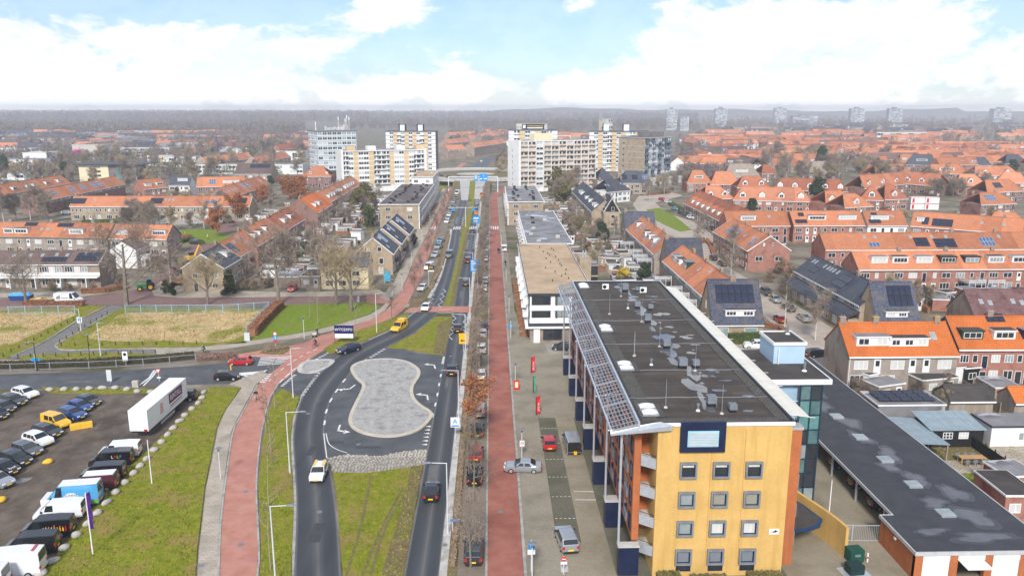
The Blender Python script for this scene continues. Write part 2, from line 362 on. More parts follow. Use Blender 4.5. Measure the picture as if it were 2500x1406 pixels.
ED = [(0, 1), (1, 2), (2, 3), (3, 4), (4, 5), (2, 6), (6, 7), (7, 8), (8, 9), (2, 10), (10, 11), (11, 12), (12, 13), (0, 14), (14, 15), (15, 16), (16, 17), (0, 18), (18, 19), (19, 20), (20, 21)]
def pose(pel, ch, nk, hd, arms, legs):
 mid = [(pel[k]+ch[k])/2 for k in range(3)]; pt = [(*pel, .14), (*mid, .15), (*ch, .15), (*nk, .065), (*hd, .105), (hd[0]+.01, hd[1], hd[2]+.14, .085)]
 for a in arms: pt += [(*a[0], .075), (*a[1], .055), (*a[2], .04), (*a[3], .035)]
 for l in legs: pt += [(*l[0], .10), (*l[1], .07), (*l[2], .05), (*l[3], .045)]
 return pt
for nm_, a_ in (('walk', pose((0, 0, .95), (.02, 0, 1.38), (.03, 0, 1.52), (.05, 0, 1.62), [((0, s_*.2, 1.42), (-.05*s_, s_*.26, 1.15), (.1-.12*s_, s_*.25, .92), (.14-.12*s_, s_*.24, .86)) for s_ in (-1, 1)], [((0, s_*.1, .88), (.08*s_+.04, s_*.1, .5), (.2*s_-.06, s_*.1, .09), (.2*s_+.1, s_*.1, .05)) for s_ in (-1, 1)])),
    ('ride', pose((-.2, 0, 1.0), (.08, 0, 1.40), (.14, 0, 1.54), (.18, 0, 1.64), [((.1, s_*.2, 1.42), (.26, s_*.26, 1.18), (.44, s_*.24, 1.06), (.5, s_*.22, 1.05)) for s_ in (-1, 1)], [((-.14, s_*.1, .97), (.2, s_*.11, .78+.1*s_), (.06, s_*.1, .36+.12*s_), (.18, s_*.1, .32+.12*s_)) for s_ in (-1, 1)])),
    ('push', pose((0, 0, .95), (.08, 0, 1.38), (.12, 0, 1.52), (.15, 0, 1.62), [((.08, s_*.2, 1.42), (.15, s_*.25, 1.15), (.42, s_*.2, 1.02), (.48, s_*.18, 1.02)) for s_ in (-1, 1)], [((0, s_*.1, .88), (.1*s_+.04, s_*.1, .5), (.22*s_-.06, s_*.1, .09), (.22*s_+.1, s_*.1, .05)) for s_ in (-1, 1)]))):
 _pre.append(('b', nm_, skel(a_, ED)))
_dg = bpy.context.evaluated_depsgraph_get()
for k_, n_, o_ in _pre:
 me = bpy.data.meshes.new_from_object(o_.evaluated_get(_dg)); me.materials.clear(); (_txt if k_ == 't' else BODY)[n_] = me
for _, _, o_ in _pre: bpy.data.objects.remove(o_)
def text(s, size, mat, parent, loc, rot, name='lettering', align='CENTER', extr=.01, sx=1.):
 me = _txt[s].copy(); me.materials.append(mat); return OB(name, me, parent, loc, rot=rot, scale=(sx*size, size, max(.2, extr/.01)))
# ================================================================== ground, roads, verges
b = MB(); b.add([(-9000, -50, 0), (9000, -50, 0), (9000, 12000, 0), (-9000, 12000, 0)], [(0, 1, 2, 3)])
struct(b.ob('ground', town))
# -- main road, lane going away (straight along +Y)
struct(strip('road', [(-8.5, 20), (-8.5, 250), (-8.3, 392)], [(-5.2, 20), (-5.2, 250), (-5.3, 392)], lane, .02, 4, True))
struct(strip('gutter_strip', [(-5.2, 20), (-5.25, 392)], [(-4.42, 20), (-4.5, 392)], concrete, .024, 4, True))
struct(area('verge', [(-4.42, 20), (-3.5, 20), (-3.45, 385), (-4.5, 385)], verge, .09, 0, world=True))
struct(area('parking_strip', [(-3.5, 20), (-.78, 20), (-.78, 385), (-3.45, 385)], parkbrick, .03, world=True))
struct(area('kerb', [(-.78, 20), (-.57, 20), (-.57, 385), (-.78, 385)], kerbm, .06, 0, world=True))
struct(strip('cycle_path', [(-.57, 20), (-.57, 200), (-.57, 400)], [(2.91, 20), (2.91, 200), (3.1, 400)], redpath, .03, 4, True))
struct(area('kerb', [(2.91, 20), (3.22, 20), (3.25, 400), (3.1, 400)], kerbm, .10, 0, world=True))
for y0, y1 in ((100.5, 102.6), (122, 124), (139.5, 153), (163, 180), (200, 203), (232, 236), (262, 268)):      # planted tree beds between the bays
 struct(area('verge', [(-3.48, y0), (-.8, y0), (-.8, y1), (-3.48, y1)], verge, .1, 0, world=True))
# -- lane coming towards the camera, bending round the turning loop
SL = [(712, 1560), (718, 1406), (724, 1224), (716, 1080), (722, 1019), (740, 966), (772, 922), (812, 880), (850, 853), (900, 831), (950, 808), (1003, 771), (1030, 748), (1051, 728), (1073, 686), (1088, 639), (1100, 586), (1104.5, 560), (1126, 480), (1140, 446)]
SR = [(838, 1560), (832, 1406), (816, 1206), (798, 1116), (790, 1058), (793, 1030), (808, 976), (840, 929), (885, 883), (943, 848), (1010, 813), (1063, 771), (1080, 748), (1094, 712), (1103, 678), (1110, 647), (1121, 590), (1125, 560), (1143, 480), (1154, 446)]
struct(strip('road', SL, SR, lane, .022, 6))
ribbon('kerb', SL[:7], .3, kerbm, 0, .1, off=.15)['kind'] = 'structure'
ribbon('kerb', SL[9:13], .25, kerbm, 0, .1, off=.12)['kind'] = 'structure'
ribbon('gutter_strip', SL[13:18], .9, concrete, .0, .05, off=.45)['kind'] = 'structure'
# -- turning loop round the bean-shaped island, and the side road
struct(area('road', [(790, 1060), (793, 1030), (800, 990), (820, 955), (845, 925), (885, 883), (915, 862), (943, 846), (985, 853), (1020, 862), (1081, 866), (1092, 860), (1078, 930), (1055, 1030), (1040, 1110), (1042, 1098), (978, 1104), (924, 1114), (848, 1110), (800, 1118)], asphalt, .014))
struct(area('road', [(-260, 921), (0, 914), (131, 910), (263, 905), (395, 898), (500, 891), (563, 884), (600, 862), (660, 858), (720, 863), (760, 878), (790, 856), (830, 866), (800, 900), (745, 960), (738, 968), (690, 948), (650, 945), (590, 938), (540, 937), (180, 946), (0, 951), (-260, 960)], asphalt, .010))
# -- left cycle path and the foot path beside it
CL = [(530, 1560), (536, 1406), (543, 1260), (561, 1116), (572, 1051), (594, 1008), (630, 940), (652, 918), (684, 893), (712, 868), (742, 842), (776, 822), (820, 810), (863, 797), (924, 769), (950, 750), (968, 728), (979, 712), (997, 676), (1014, 631), (1037, 586), (1051, 560), (1086, 480), (1094, 458)]
CRt = [(622, 1560), (626, 1406), (630, 1350), (624, 1188), (633, 1080), (644, 1022), (658, 972), (680, 935), (703, 922), (727, 900), (760, 874), (790, 856), (819, 838), (863, 812), (900, 802), (940, 787), (966, 772), (987, 755), (997, 738), (1010, 712), (1032, 673), (1047, 628), (1067, 560), (1098, 480), (1106, 458)]
struct(strip('cycle_path', CL, CRt, redpath2, .034, 6))
struct(area('cycle_path', [(560, 868), (640, 855), (742, 838), (782, 822), (760, 860), (715, 872), (690, 880), (600, 868), (540, 876), (470, 872), (470, 866)], redpath2, .030))
ribbon('kerb', CL[:7], .22, kerbm, 0, .1, off=.11)['kind'] = 'structure'
ribbon('kerb', CRt[:8], .2, kerbm, 0, .1, off=-.1)['kind'] = 'structure'
FL = [(470, 1560), (482, 1406), (486, 1342), (504, 1188), (518, 1123), (533, 1044), (552, 1001), (592, 946)]
FR = [(522, 1560), (530, 1406), (537, 1260), (555, 1116), (566, 1051), (588, 1008), (625, 940)]
struct(area('pavement', FL+FR[::-1], tilepave, .10, 0))
struct(area('pavement', [(592, 946), (625, 940), (655, 915), (640, 905), (560, 938)], tilepave, .09, 0))
# footpath along the near side of the lawn and further along the far houses
struct(area('pavement', [(-200, 886), (0, 880), (200, 876), (380, 870), (480, 858), (560, 851), (650, 836), (720, 826), (776, 815), (840, 801), (905, 782), (940, 758), (952, 742), (945, 738), (925, 756), (900, 770), (830, 792), (776, 806), (700, 820), (640, 829), (480, 850), (380, 853), (380, 868), (200, 882), (0, 888), (-200, 893)], tilepave, .1, 0))
struct(strip('cycle_path', [(1048, 560), (1050, 556)], [(1066, 560), (1067, 556)], redpath2, .036, 2))
struct(area('pavement', [(940, 715), (962, 690), (985, 640), (1012, 580), (1026, 540), (1060, 490), (1082, 460), (1092, 460), (1084, 484), (1050, 556), (1036, 586), (1012, 631), (995, 676), (978, 712), (960, 735), (925, 728)], tilepave, .1, 0))
# -- verges and lawns
struct(area('grass', [(636, 1560), (634, 1406), (638, 1350), (632, 1188), (641, 1080), (652, 1022), (666, 972), (688, 950), (716, 962), (733, 975), (716, 1020), (709, 1080), (717, 1224), (712, 1406), (706, 1560)], grass, .1, 0))
struct(area('grass', [(588, 947), (549, 1002), (529, 1046), (514, 1123), (500, 1188), (482, 1340), (466, 1560), (60, 1560), (118, 1385), (180, 1300), (240, 1225), (300, 1155), (370, 1090), (432, 1030), (478, 985), (486, 958), (520, 945)], grass, .1, 0))
struct(area('parking_lot', [(-500, 975), (0, 962), (150, 950), (360, 948), (486, 955), (482, 985), (436, 1030), (374, 1090), (304, 1155), (244, 1225), (184, 1300), (122, 1385), (40, 1600), (-600, 1600)], mud, .012))
struct(area('grass', [(100, 944), (180, 948), (380, 950), (410, 945), (470, 950), (430, 958), (250, 962), (120, 960)], grass, .05, 0))
struct(area('grass', [(790, 852), (820, 834), (863, 809), (900, 799), (940, 784), (975, 771), (1000, 768), (985, 782), (950, 803), (900, 827), (840, 852), (805, 866)], grass, .1, 0))
struct(area('grass', [(813, 1154), (888, 1156), (960, 1147), (1032, 1136), (985, 1406), (955, 1560), (848, 1560), (838, 1406), (822, 1206)], grass, .1, 0))
struct(area('verge', [(1004, 1140), (1032, 1136), (985, 1406), (955, 1560), (890, 1560), (930, 1406), (985, 1225)], verge, .106))
for k, (a_, b_) in enumerate((((845, 1406), (905, 1170)), ((885, 1406), (985, 1190)), ((905, 1406), (1000, 1190)))):
 ribbon('tyre_track', [a_, ((a_[0]+b_[0])/2-8*k+5, 1290), b_], .3, verge, .1, .112)['kind'] = 'structure'
struct(area('grass', [(946, 850), (1010, 816), (1063, 774), (1106, 774), (1088, 858), (1083, 868), (1040, 862), (985, 851)], grass, .1, 0))
struct(area('verge', [(1070, 790), (1106, 774), (1088, 858), (1083, 868), (1058, 864)], verge, .107))
struct(area('grass', [(1084, 746), (1108, 746), (1116, 706), (1129, 646), (1141, 590), (1146, 560), (1156, 505), (1166, 462), (1160, 462), (1146, 505), (1129, 560), (1124, 590), (1112, 647), (1097, 706)], grass, .1, 0))
struct(area('verge', [(1098, 746), (1108, 746), (1116, 706), (1129, 646), (1141, 590), (1146, 560), (1139, 560), (1132, 590), (1119, 647), (1106, 706)], verge, .107))
struct(area('verge', [(997, 752), (1020, 750), (1043, 728), (1066, 686), (1081, 639), (1094, 586), (1098, 566), (1090, 566), (1082, 590), (1068, 640), (1050, 690), (1030, 722), (1003, 735)], verge, .1, 0))
struct(area('parking_strip', [(1010, 726), (1030, 722), (1050, 690), (1068, 640), (1082, 590), (1090, 562), (1118, 480), (1108, 480), (1070, 562), (1050, 628), (1035, 673)], parkbrick, .03))
struct(area('grass', [(690, 745), (900, 739), (921, 742), (926, 752), (900, 768), (828, 790), (776, 803), (700, 818), (640, 826), (610, 832), (640, 800), (672, 772)], lushgrass, .1, 0))
struct(area('grass', [(135, 846), (150, 835), (190, 812), (268, 766), (305, 752), (420, 754), (555, 752), (660, 756), (672, 770), (640, 800), (600, 838), (480, 846), (380, 850), (180, 853), (150, 853)], grass, .1, 0))
struct(area('dry_grass', [(270, 790), (300, 768), (420, 762), (555, 756), (650, 758), (630, 790), (600, 815), (560, 833), (480, 838), (400, 832), (340, 836), (220, 828), (240, 805)], drygrass, .106, smooth=4))
struct(area('grass', [(-260, 890), (-200, 800), (0, 760), (200, 747), (250, 747), (255, 752), (190, 783), (100, 837), (16, 874), (-60, 885)], grass, .1, 0))
struct(area('dry_grass', [(-260, 865), (-200, 800), (0, 766), (180, 764), (150, 785), (60, 828), (0, 850), (-100, 862)], drygrass, .106, smooth=4))
struct(area('grass', [(44, 873), (90, 866), (220, 862), (300, 862), (385, 866), (380, 869), (200, 876), (60, 879)], grass, .1, 0))
# cobbled path between the two fields, with its kerb
struct(area('cobbled_path', [(20, 876), (60, 857), (110, 836), (190, 786), (255, 752), (270, 744), (290, 744), (300, 752), (268, 766), (190, 812), (146, 838), (140, 850), (160, 855), (260, 852), (400, 850), (470, 852), (470, 862), (390, 866), (300, 861), (220, 861), (90, 865), (40, 874)], M('cobble_paving', (.20, .19, .18), (.32, .31, .30), .4, .85, .6, kind='brick', size=(.28, .2), mortar=(.12, .115, .10), msize=.03), .016))
ribbon('kerb', [(24, 873), (110, 833), (190, 783), (252, 752), (257, 748)], .3, kerbm, 0, .14)['kind'] = 'structure'
ribbon('kerb', [(268, 767), (190, 813), (140, 840), (138, 848), (160, 855), (260, 853), (470, 850)], .3, kerbm, 0, .14)['kind'] = 'structure'
# brick street behind the fields and its branches
struct(area('brick_street', [(-260, 735), (0, 730), (130, 728), (205, 728), (284, 718), (330, 707), (362, 690), (400, 665), (440, 640), (470, 600), (500, 575), (560, 540), (590, 545), (540, 580), (510, 605), (480, 640), (430, 672), (400, 690), (372, 712), (375, 724), (450, 728), (660, 726), (881, 723), (940, 722), (955, 735), (940, 742), (881, 739), (676, 742), (450, 743), (255, 745), (0, 747), (-260, 752)], redbrick_road, .024))
struct(area('pavement', [(-260, 731), (0, 726), (130, 724), (205, 724), (280, 714), (322, 702), (300, 702), (200, 712), (-260, 722)], tilepave, .08, 0))
struct(area('pavement', [(370, 706), (390, 690), (450, 700), (560, 710), (700, 714), (880, 710), (925, 708), (940, 716), (881, 722), (660, 725), (450, 727), (375, 722)], tilepave, .08, 0))
struct(area('brick_street', [(895, 722), (945, 716), (985, 706), (995, 716), (978, 745), (945, 741), (895, 740)], redpath2, .030))
for y0 in (566, 585):
 pass
# cross streets left and right at the far zebra
struct(area('street', [(380, 540), (620, 528), (640, 534), (600, 540), (380, 552)], M('grey_street_paving', (.33, .30, .28), (.40, .37, .35), .2, .85), .018))
struct(area('lawn', [(430, 562), (520, 560), (560, 575), (560, 592), (436, 596)], lushgrass, .06, 0))
struct(area('street', [(1060, 570), (1104, 562), (1104, 573), (1075, 578)], asphalt, .020))
struct(area('street', [(1166, 560), (1192, 556), (1192, 566), (1164, 570)], asphalt, .032))
# red crossing between the two lanes at the zebra in the middle distance
struct(area('cycle_path', [(1003, 751), (1068, 748), (1110, 748), (1195, 748), (1195, 763), (1108, 763), (1060, 762), (985, 762)], redpath2, .040))
struct(area('pavement', [(990, 744), (1018, 742), (1016, 748), (987, 751)], tilepave, .09, 0))
# -- plaza on the right
struct(area('pavement', [(3.22, 20), (6.4, 20), (6.6, 96), (6.4, 150), (5.0, 170), (5.2, 400), (3.25, 400)], plazabrick, .09, 0, world=True))
struct(area('plaza', [(6.4, 20), (9.1, 20), (9.0, 108), (6.6, 108)], baybrick, .066, world=True))
struct(area('plaza', [(6.4, 20), (9.1, 20), (9.1, 74), (6.5, 74)], lanebrick, .072, world=True))
struct(area('plaza', [(9.1, 20), (11.9, 20), (11.6, 128), (9.0, 128)], lanebrick, .066, world=True))
struct(area('plaza', [(11.9, 20), (40, 20), (40, 60), (44, 132), (11.6, 132)], baybrick, .060, world=True))
struct(area('plaza', [(6.6, 108), (13, 108), (13, 150), (6.4, 150)], plazabrick, .070, world=True))
struct(area('plaza', [(28, 20), (60, 20), (60, 75), (34, 125), (28, 125)], lanebrick, .072, world=True))
for i, y in enumerate((74, 79.0, 84, 89, 94, 99, 104)):
 for k in range(5): area('bay_line', [(6.75+k*.48, y), (7.0+k*.48, y), (7.0+k*.48, y+.1), (6.75+k*.48, y+.1)], markpaint, .082, world=True)['kind'] = 'structure'
for y in (83.2, 85.2): area('bay_line', [(9.4, y), (11.7, y-.1), (11.7, y+.05), (9.4, y+.12)], markpaint, .080, world=True)['kind'] = 'structure'
struct(area('street', [(1330, 838), (1400, 820), (1400, 862), (1340, 866)], M('grey_brown_paving', (.27, .25, .22), (.34, .31, .28), .3, .85), .078))
struct(area('tile_patch', [(1358, 1370), (1385, 1368), (1388, 1396), (1362, 1400)], concrete, .084))
# residential streets on the right
struct(area('street', [(2080, 1010), (1700, 905), (1690, 880), (1790, 855), (1870, 850), (1905, 835), (1930, 815), (1880, 785), (1820, 735), (1770, 690), (1720, 640), (1705, 610), (1735, 612), (1790, 660), (1870, 705), (1960, 755), (2040, 806), (2100, 850), (2140, 900)], beigeroad, .022))
struct(area('street', [(1700, 625), (1690, 600), (1580, 550), (1545, 500), (1560, 478), (1640, 470), (1668, 478), (1600, 495), (1625, 520), (1690, 540), (1735, 570), (1760, 600), (1745, 630)], beigeroad, .020))
struct(area('lawn', [(1578, 512), (1610, 508), (1650, 530), (1690, 562), (1660, 566), (1620, 548), (1590, 532)], lushgrass, .06, 0))
struct(area('pavement', [(1738, 846), (1880, 838), (1912, 838), (1932, 848), (1925, 858), (1895, 866), (1870, 869), (1780, 858)], tilepave, .1, 0))
# -- white paint
marks = []
def mark(pts, world=False, z=.05, name='road_marking'): o = area(name, pts, markpaint, z, world=world); o['kind'] = 'structure'; return o
def mrib(pts, w_, world=False, n=5): o = ribbon('road_marking', pts, w_, markpaint, .049, .05, world, n); o['kind'] = 'structure'; return o
def dash(u, v, along, L_=1.5, w_=.22):
 c = G(u, v); d = (G(*along)-c).normalized(); nrm = Vector((-d.y, d.x, 0)); a = [c+d*s*L_/2+nrm*t*w_/2 for s, t in ((-1, -1), (1, -1), (1, 1), (-1, 1))]
 return mark([(p.x, p.y) for p in a], True)
dl = [(792.5, 1032), (797, 1004), (807.6, 977), (822, 954), (840, 929.5)]
for i, q in enumerate(dl): dash(*q, dl[i+1] if i < 4 else (858, 908), 1.7, .28)
dr = [(1057, 1015), (1063, 987.5), (1068, 963), (1072, 939), (1076, 917)]
for i, q in enumerate(dr): dash(*q, dr[i+1] if i < 4 else (1080, 898), 1.5, .26)
mrib([(790.7, 1058), (793, 1080), (798, 1118)], .13); mrib([(796, 1058), (803, 1083), (822, 1097), (848, 1106)], .13)
mrib([(1081.5, 889), (1085, 871)], .16, n=2); mrib([(1078.5, 889), (1082.5, 871)], .12, n=2)
def arrow(u, v, ang, kind):                       # bent lane arrow, 3.6 m
 c = G(u, v); ca, sa = math.cos(ang), math.sin(ang); sg = 1 if kind == 'R' else -1
 for poly in ([(-.13, -1.9), (.13, -1.9), (.13, .35), (-.13, .35)], [(-.13, .35), (.13, .0), (1.0*sg, .45), (1.0*sg, .85)] if sg > 0 else [(.13, .35), (-.13, .0), (-1.0, .45), (-1.0, .85)],
                 [(.85*sg, 0.05), (1.75*sg, .85), (.85*sg, 1.35)]):
  mark([(c.x+x*ca-y*sa, c.y+x*sa+y*ca) for x, y in poly], True)
arrow(855, 949, R(165), 'R'); arrow(826, 1050, R(183), 'L'); arrow(1043, 966, R(8), 'L'); arrow(1060, 892, R(10), 'L')
def teeth(a, b_, n, side, s=.55):                 # give-way triangles along a line
 A, B = G(*a), G(*b_); d = (B-A).normalized(); nr = Vector((-d.y, d.x, 0))*side
 for i in range(n):
  p = A.lerp(B, (i+.5)/n); mark([((p+d*-.3).x, (p+d*-.3).y), ((p+d*.3).x, (p+d*.3).y), ((p+nr*s).x, (p+nr*s).y)], True)
teeth((1042, 1090), (1052, 1037), 6, 1, .8); teeth((741, 968), (783, 908), 9, 1, .7)
teeth((900, 874), (938, 851), 6, -1, .7); teeth((860, 893), (896, 876), 4, -1, .7); teeth((755, 885), (800, 861), 7, -1, .7); teeth((684, 944), (718, 914), 8, -1, .7)
for k in range(6):                               # zebra stripes
 mark([(620+k*3+(6-k)*1.5, 891-k*3.6), (688+k*5, 887-k*3.5), (689+k*5, 888.4-k*3.5), (619+k*3+(6-k)*1.5, 892.6-k*3.6)])
for k in range(5): mark([(583+k*4, 933-k*4.4), (648+k*3.5, 934-k*4.6), (650+k*3.5, 931.6-k*4.6), (586+k*4, 930.6-k*4.4)])
for (x0, x1) in ((-14.1, -11.2), (-8.3, -5.3), (-.3, 3.0), (-24.2, -20.4)):
 nst = 4
 for k in range(nst):
  xa = x0+(x1-x0)*k/nst; mark([(xa, 292), (xa+(x1-x0)*.55/nst, 292), (xa+(x1-x0)*.55/nst, 299.5), (xa, 299.5)], True)
def zig(a, b_, n, amp):
 A, B = G(*a), G(*b_); d = (B-A); nr = Vector((-d.y, d.x, 0)).normalized()*amp
 p = [A.lerp(B, i/n)+(nr if i % 2 else -nr) for i in range(n+1)]
 mrib([(q.x, q.y) for q in p], .15, True, 0)
zig((1059, 706), (1051, 741), 7, .45); zig((1086, 706), (1072, 751), 7, .45); zig((1110, 770), (1099, 830), 7, .45); zig((1138, 770), (1129, 830), 7, .45)
zig((1143, 586), (1139, 608), 7, .45); zig((1160, 586), (1156, 608), 7, .45)
zig((1117, 530), (1113, 548), 6, .4); zig((1131, 530), (1128, 548), 6, .4)
for k in range(9): dash(560+k*14, 872-k*.55, (574+k*14, 871.5-k*.5), 1.3, .22)
pts = [(650, 925), (666, 910), (681, 897), (697, 886), (712, 875), (728, 866), (745, 857), (762, 850), (778, 843)]
for i, q in enumerate(pts[:-1]):
 dash(q[0]+8, q[1]+4, (pts[i+1][0]+8, pts[i+1][1]+4), 1.2, .18)
 if i < 5: dash(q[0]+36, q[1]+6, (pts[i+1][0]+36, pts[i+1][1]+6), 2.2, .25)
mrib([(335, 945), (365, 922), (377, 904)], .3, n=0); mrib([(350, 942), (372, 920), (384, 903)], .3, n=0)
mark([(560, 912), (640, 906), (655, 902), (640, 912), (575, 919)], z=.03, name='traffic_island')
mrib([(985, 764), (1016, 763)], .22, n=0); mrib([(1070, 764), (1106, 764)], .22, n=0); mrib([(1072, 756), (1106, 756)], .2, n=0); mrib([(1150, 764), (1194, 764)], .2, n=0)
for k in range(6): mark([(871+k*.0, 738-k*3), (876, 738-k*3), (878, 735.5-k*3), (873, 735.5-k*3)]) if k < 5 else None
# -- islands
bean = [(859, 902), (872, 925), (888, 940), (882, 962), (868, 990), (856, 1020), (860, 1041), (886, 1057), (934, 1066), (980, 1063), (1024, 1048), (1052, 1018), (1046, 1004), (1024, 990), (1007, 970), (1006, 945), (1020, 922), (1022, 907), (1010, 894), (987, 883), (952, 878), (905, 880), (873, 888)]
islm = M('worn_island_asphalt', (.31, .30, .285), (.42, .41, .39), 2.6, .8, .4, detail=14, lo=.38, hi=.62, dirt=(.24, .23, .22), dscale=.6, damt=.55)
o = struct(area('traffic_island', bean, islm, .16, 0, smooth=4)); o['label'] = 'bean-shaped worn asphalt island in the turning loop'
p = cr(GP(bean), 4, True); ribbon('kerb', [(q.x, q.y) for q in p], .55, M('pale_kerb', (.46, .41, .33), (.55, .5, .42), 1, .85, .3), 0, .2, True, 0, closed=True)['kind'] = 'structure'
sm = [(733, 897), (748, 884), (785, 880), (811, 881), (806, 890), (785, 903), (760, 910), (735, 908)]
struct(area('traffic_island', sm, islm, .14, 0, smooth=3)); p = cr(GP(sm), 3, True)
ribbon('kerb', [(q.x, q.y) for q in p], .8, concrete, 0, .17, True, 0, closed=True)['kind'] = 'structure'
struct(area('planting_bed', [(634, 862), (655, 850), (700, 844), (712, 852), (690, 865), (665, 866)], verge, .14, 0))
# -- cobbled apron below the island: 300 stones one by one, the rest as one mesh
ap = [(800, 1118), (848, 1109), (924, 1114), (978, 1103), (1042, 1096), (1036, 1134), (960, 1147), (888, 1156), (813, 1154)]
apron = struct(area('cobble_apron', ap, M('sand_joint', (.2, .17, .13), (.27, .23, .18), 2, .95), .03, 0))
apw = [(q.x, q.y) for q in GP(ap)]
def inside(x, y, poly):
 c = False; j = len(poly)-1
 for i in range(len(poly)):
  if (poly[i][1] > y) != (poly[j][1] > y) and x < (poly[j][0]-poly[i][0])*(y-poly[i][1])/(poly[j][1]-poly[i][1])+poly[i][0]: c = not c
  j = i
 return c
cob = []; x0, x1 = min(p[0] for p in apw), max(p[0] for p in apw); y0, y1 = min(p[1] for p in apw), max(p[1] for p in apw)
y = y0
while y < y1:
 x = x0+random.random()*.3
 while x < x1:
  if inside(x, y, apw): cob.append((x+random.uniform(-.05, .05), y+random.uniform(-.05, .05)))
  x += random.uniform(.36, .46)
 y += .37
cob.sort(key=lambda q: q[1])
cobm = M('cobblestone', (.25, .235, .21), (.42, .40, .36), 1.5, .85, .3, rnd=.25)
protos = []
for k in range(6):
 n = random.choice((5, 6, 7)); a0 = random.random(); pr = [(.17*random.uniform(.85, 1.2)*math.cos(a0+6.283*i/n), .16*random.uniform(.85, 1.2)*math.sin(a0+6.283*i/n)) for i in range(n)]
 b = MB(); b.add([(*q, 0) for q in pr]+[(q[0]*1., q[1]*1., .05) for q in pr]+[(q[0]*.65, q[1]*.65, .085) for q in pr],
     [(i, (i+1) % n, n+(i+1) % n, n+i) for i in range(n)]+[(n+i, n+(i+1) % n, 2*n+(i+1) % n, 2*n+i) for i in range(n)]+[tuple(range(2*n, 3*n))])
 protos.append(b.mesh('cobblestone', cobm, uv=False))
for i, (x, y) in enumerate(cob[:300]): OB('cobblestone', random.choice(protos), apron, (x, y, .03), random.random()*6)
b = MB()
for x, y in cob[300:]:
 me = random.choice(protos); t = random.random()*6; ct, st = math.cos(t), math.sin(t)
 b.add([(x+v.co.x*ct-v.co.y*st, y+v.co.x*st+v.co.y*ct, .03+v.co.z) for v in me.vertices], [tuple(p.vertices) for p in me.polygons])
if b.v: b.ob('cobblestones', cobm, apron, uv=False)['kind'] = 'stuff'
# drain covers
for u, v in ((1244, 1085), (1160, 865), (490, 1382)):
 c = G(u, v); struct(area('drain_cover', [(c.x-.35, c.y-.25), (c.x+.35, c.y-.25), (c.x+.35, c.y+.25), (c.x-.35, c.y+.25)], hood, .06 if u > 600 else .115, world=True))
patchm = M('asphalt_patch', (.05, .053, .058), (.07, .073, .078), .8, .6, .3); pt2 = M('pale_asphalt_patch', (.11, .11, .11), (.15, .15, .15), .8, .7, .3)
for k, (x, y, w_, l_) in enumerate(((-7.9, 88, 1.2, 5), (-6.2, 104, .8, 3), (-7.6, 121, .5, 9), (-6.4, 150, 1.1, 4), (-7.7, 183, .9, 7), (-6.0, 215, 1, 5))): struct(area('road_patch', [(x, y), (x+w_, y+.1), (x+w_, y+l_), (x, y+l_-.1)], patchm if k % 2 else pt2, .0235, world=True))
for u, v, w_, l_ in ((775, 1300, 1.3, 4), (760, 1100, .9, 3), (820, 1080, 2.2, 1.1), (900, 1092, 3.5, .7), (1048, 975, .7, 3), (420, 922, 6, .9), (200, 932, 4, 1.2), (620, 915, 2, 1)): c = G(u, v); struct(area('road_patch', [(c.x-w_/2, c.y-l_/2), (c.x+w_/2, c.y-l_/2+.1), (c.x+w_/2-.1, c.y+l_/2), (c.x-w_/2, c.y+l_/2)], pt2 if v < 1000 else patchm, .0245, world=True))
for u, v in ((1085, 1330), (1060, 1180), (780, 1250), (752, 1010), (875, 1085), (1100, 870), (600, 1200), (588, 1330), (1222, 1250), (1215, 930)):
 c = G(u, v); n = 12; struct(area('manhole_cover', [(c.x+.33*math.cos(6.283*k/n), c.y+.33*math.sin(6.283*k/n)) for k in range(n)], hood, .05, world=True))

# ================================================================== building kit
_c = {}
def cached(key, fn):
 if key not in _c: _c[key] = fn()
 return _c[key]
FACE = {'F': 0, 'R': math.pi/2, 'B': math.pi, 'L': -math.pi/2}
def frame_mesh(w, h, nx, ny, fm, t=.07, d=.06):
 def f():
  b = MB(); b.box(-w/2, -w/2+t, -d, .0, 0, h); b.box(w/2-t, w/2, -d, 0, 0, h); b.box(-w/2+t, w/2-t, -d, 0, 0, t); b.box(-w/2+t, w/2-t, -d, 0, h-t, h)
  for i in range(1, nx): x = -w/2+w*i/nx; b.box(x-t/2, x+t/2, -d, 0, t, h-t)
  for i in range(1, ny): z = h*i/ny; b.box(-w/2+t, w/2-t, -d+.01, 0, z-t/2, z+t/2)
  return b.mesh('window', fm, uv=False)
 return cached(('fr', w, h, nx, ny, fm.name, t, d), f)
def pane_mesh(w, h, pm): return cached(('pa', w, h, pm.name), lambda: MB().quad((-w/2, -.025, 0), (w/2, -.025, 0), (w/2, -.025, h), (-w/2, -.025, h)).mesh('pane', pm, uv=False))
def rpane(r=random): return r.choices((glass, glass2, curtain), (6, 1.5, 3))[0]
def win(par, x, y, z, w, h, nx=2, ny=1, face='F', fm=None, pm=None, name='window', t=.08, d=.06, sub=True):
 """a framed window standing on its sill at (x, y, z) of the building; its pane is a sub-part"""
 fm = fm or white; w, h = round(w, 2), round(h, 2)
 rz = FACE[face]; o = OB(name, frame_mesh(w, h, nx, ny, fm, t, d), par, (x, y, z), rz)
 if sub: OB('pane', pane_mesh(w, h, pm or rpane()), o)
 return o
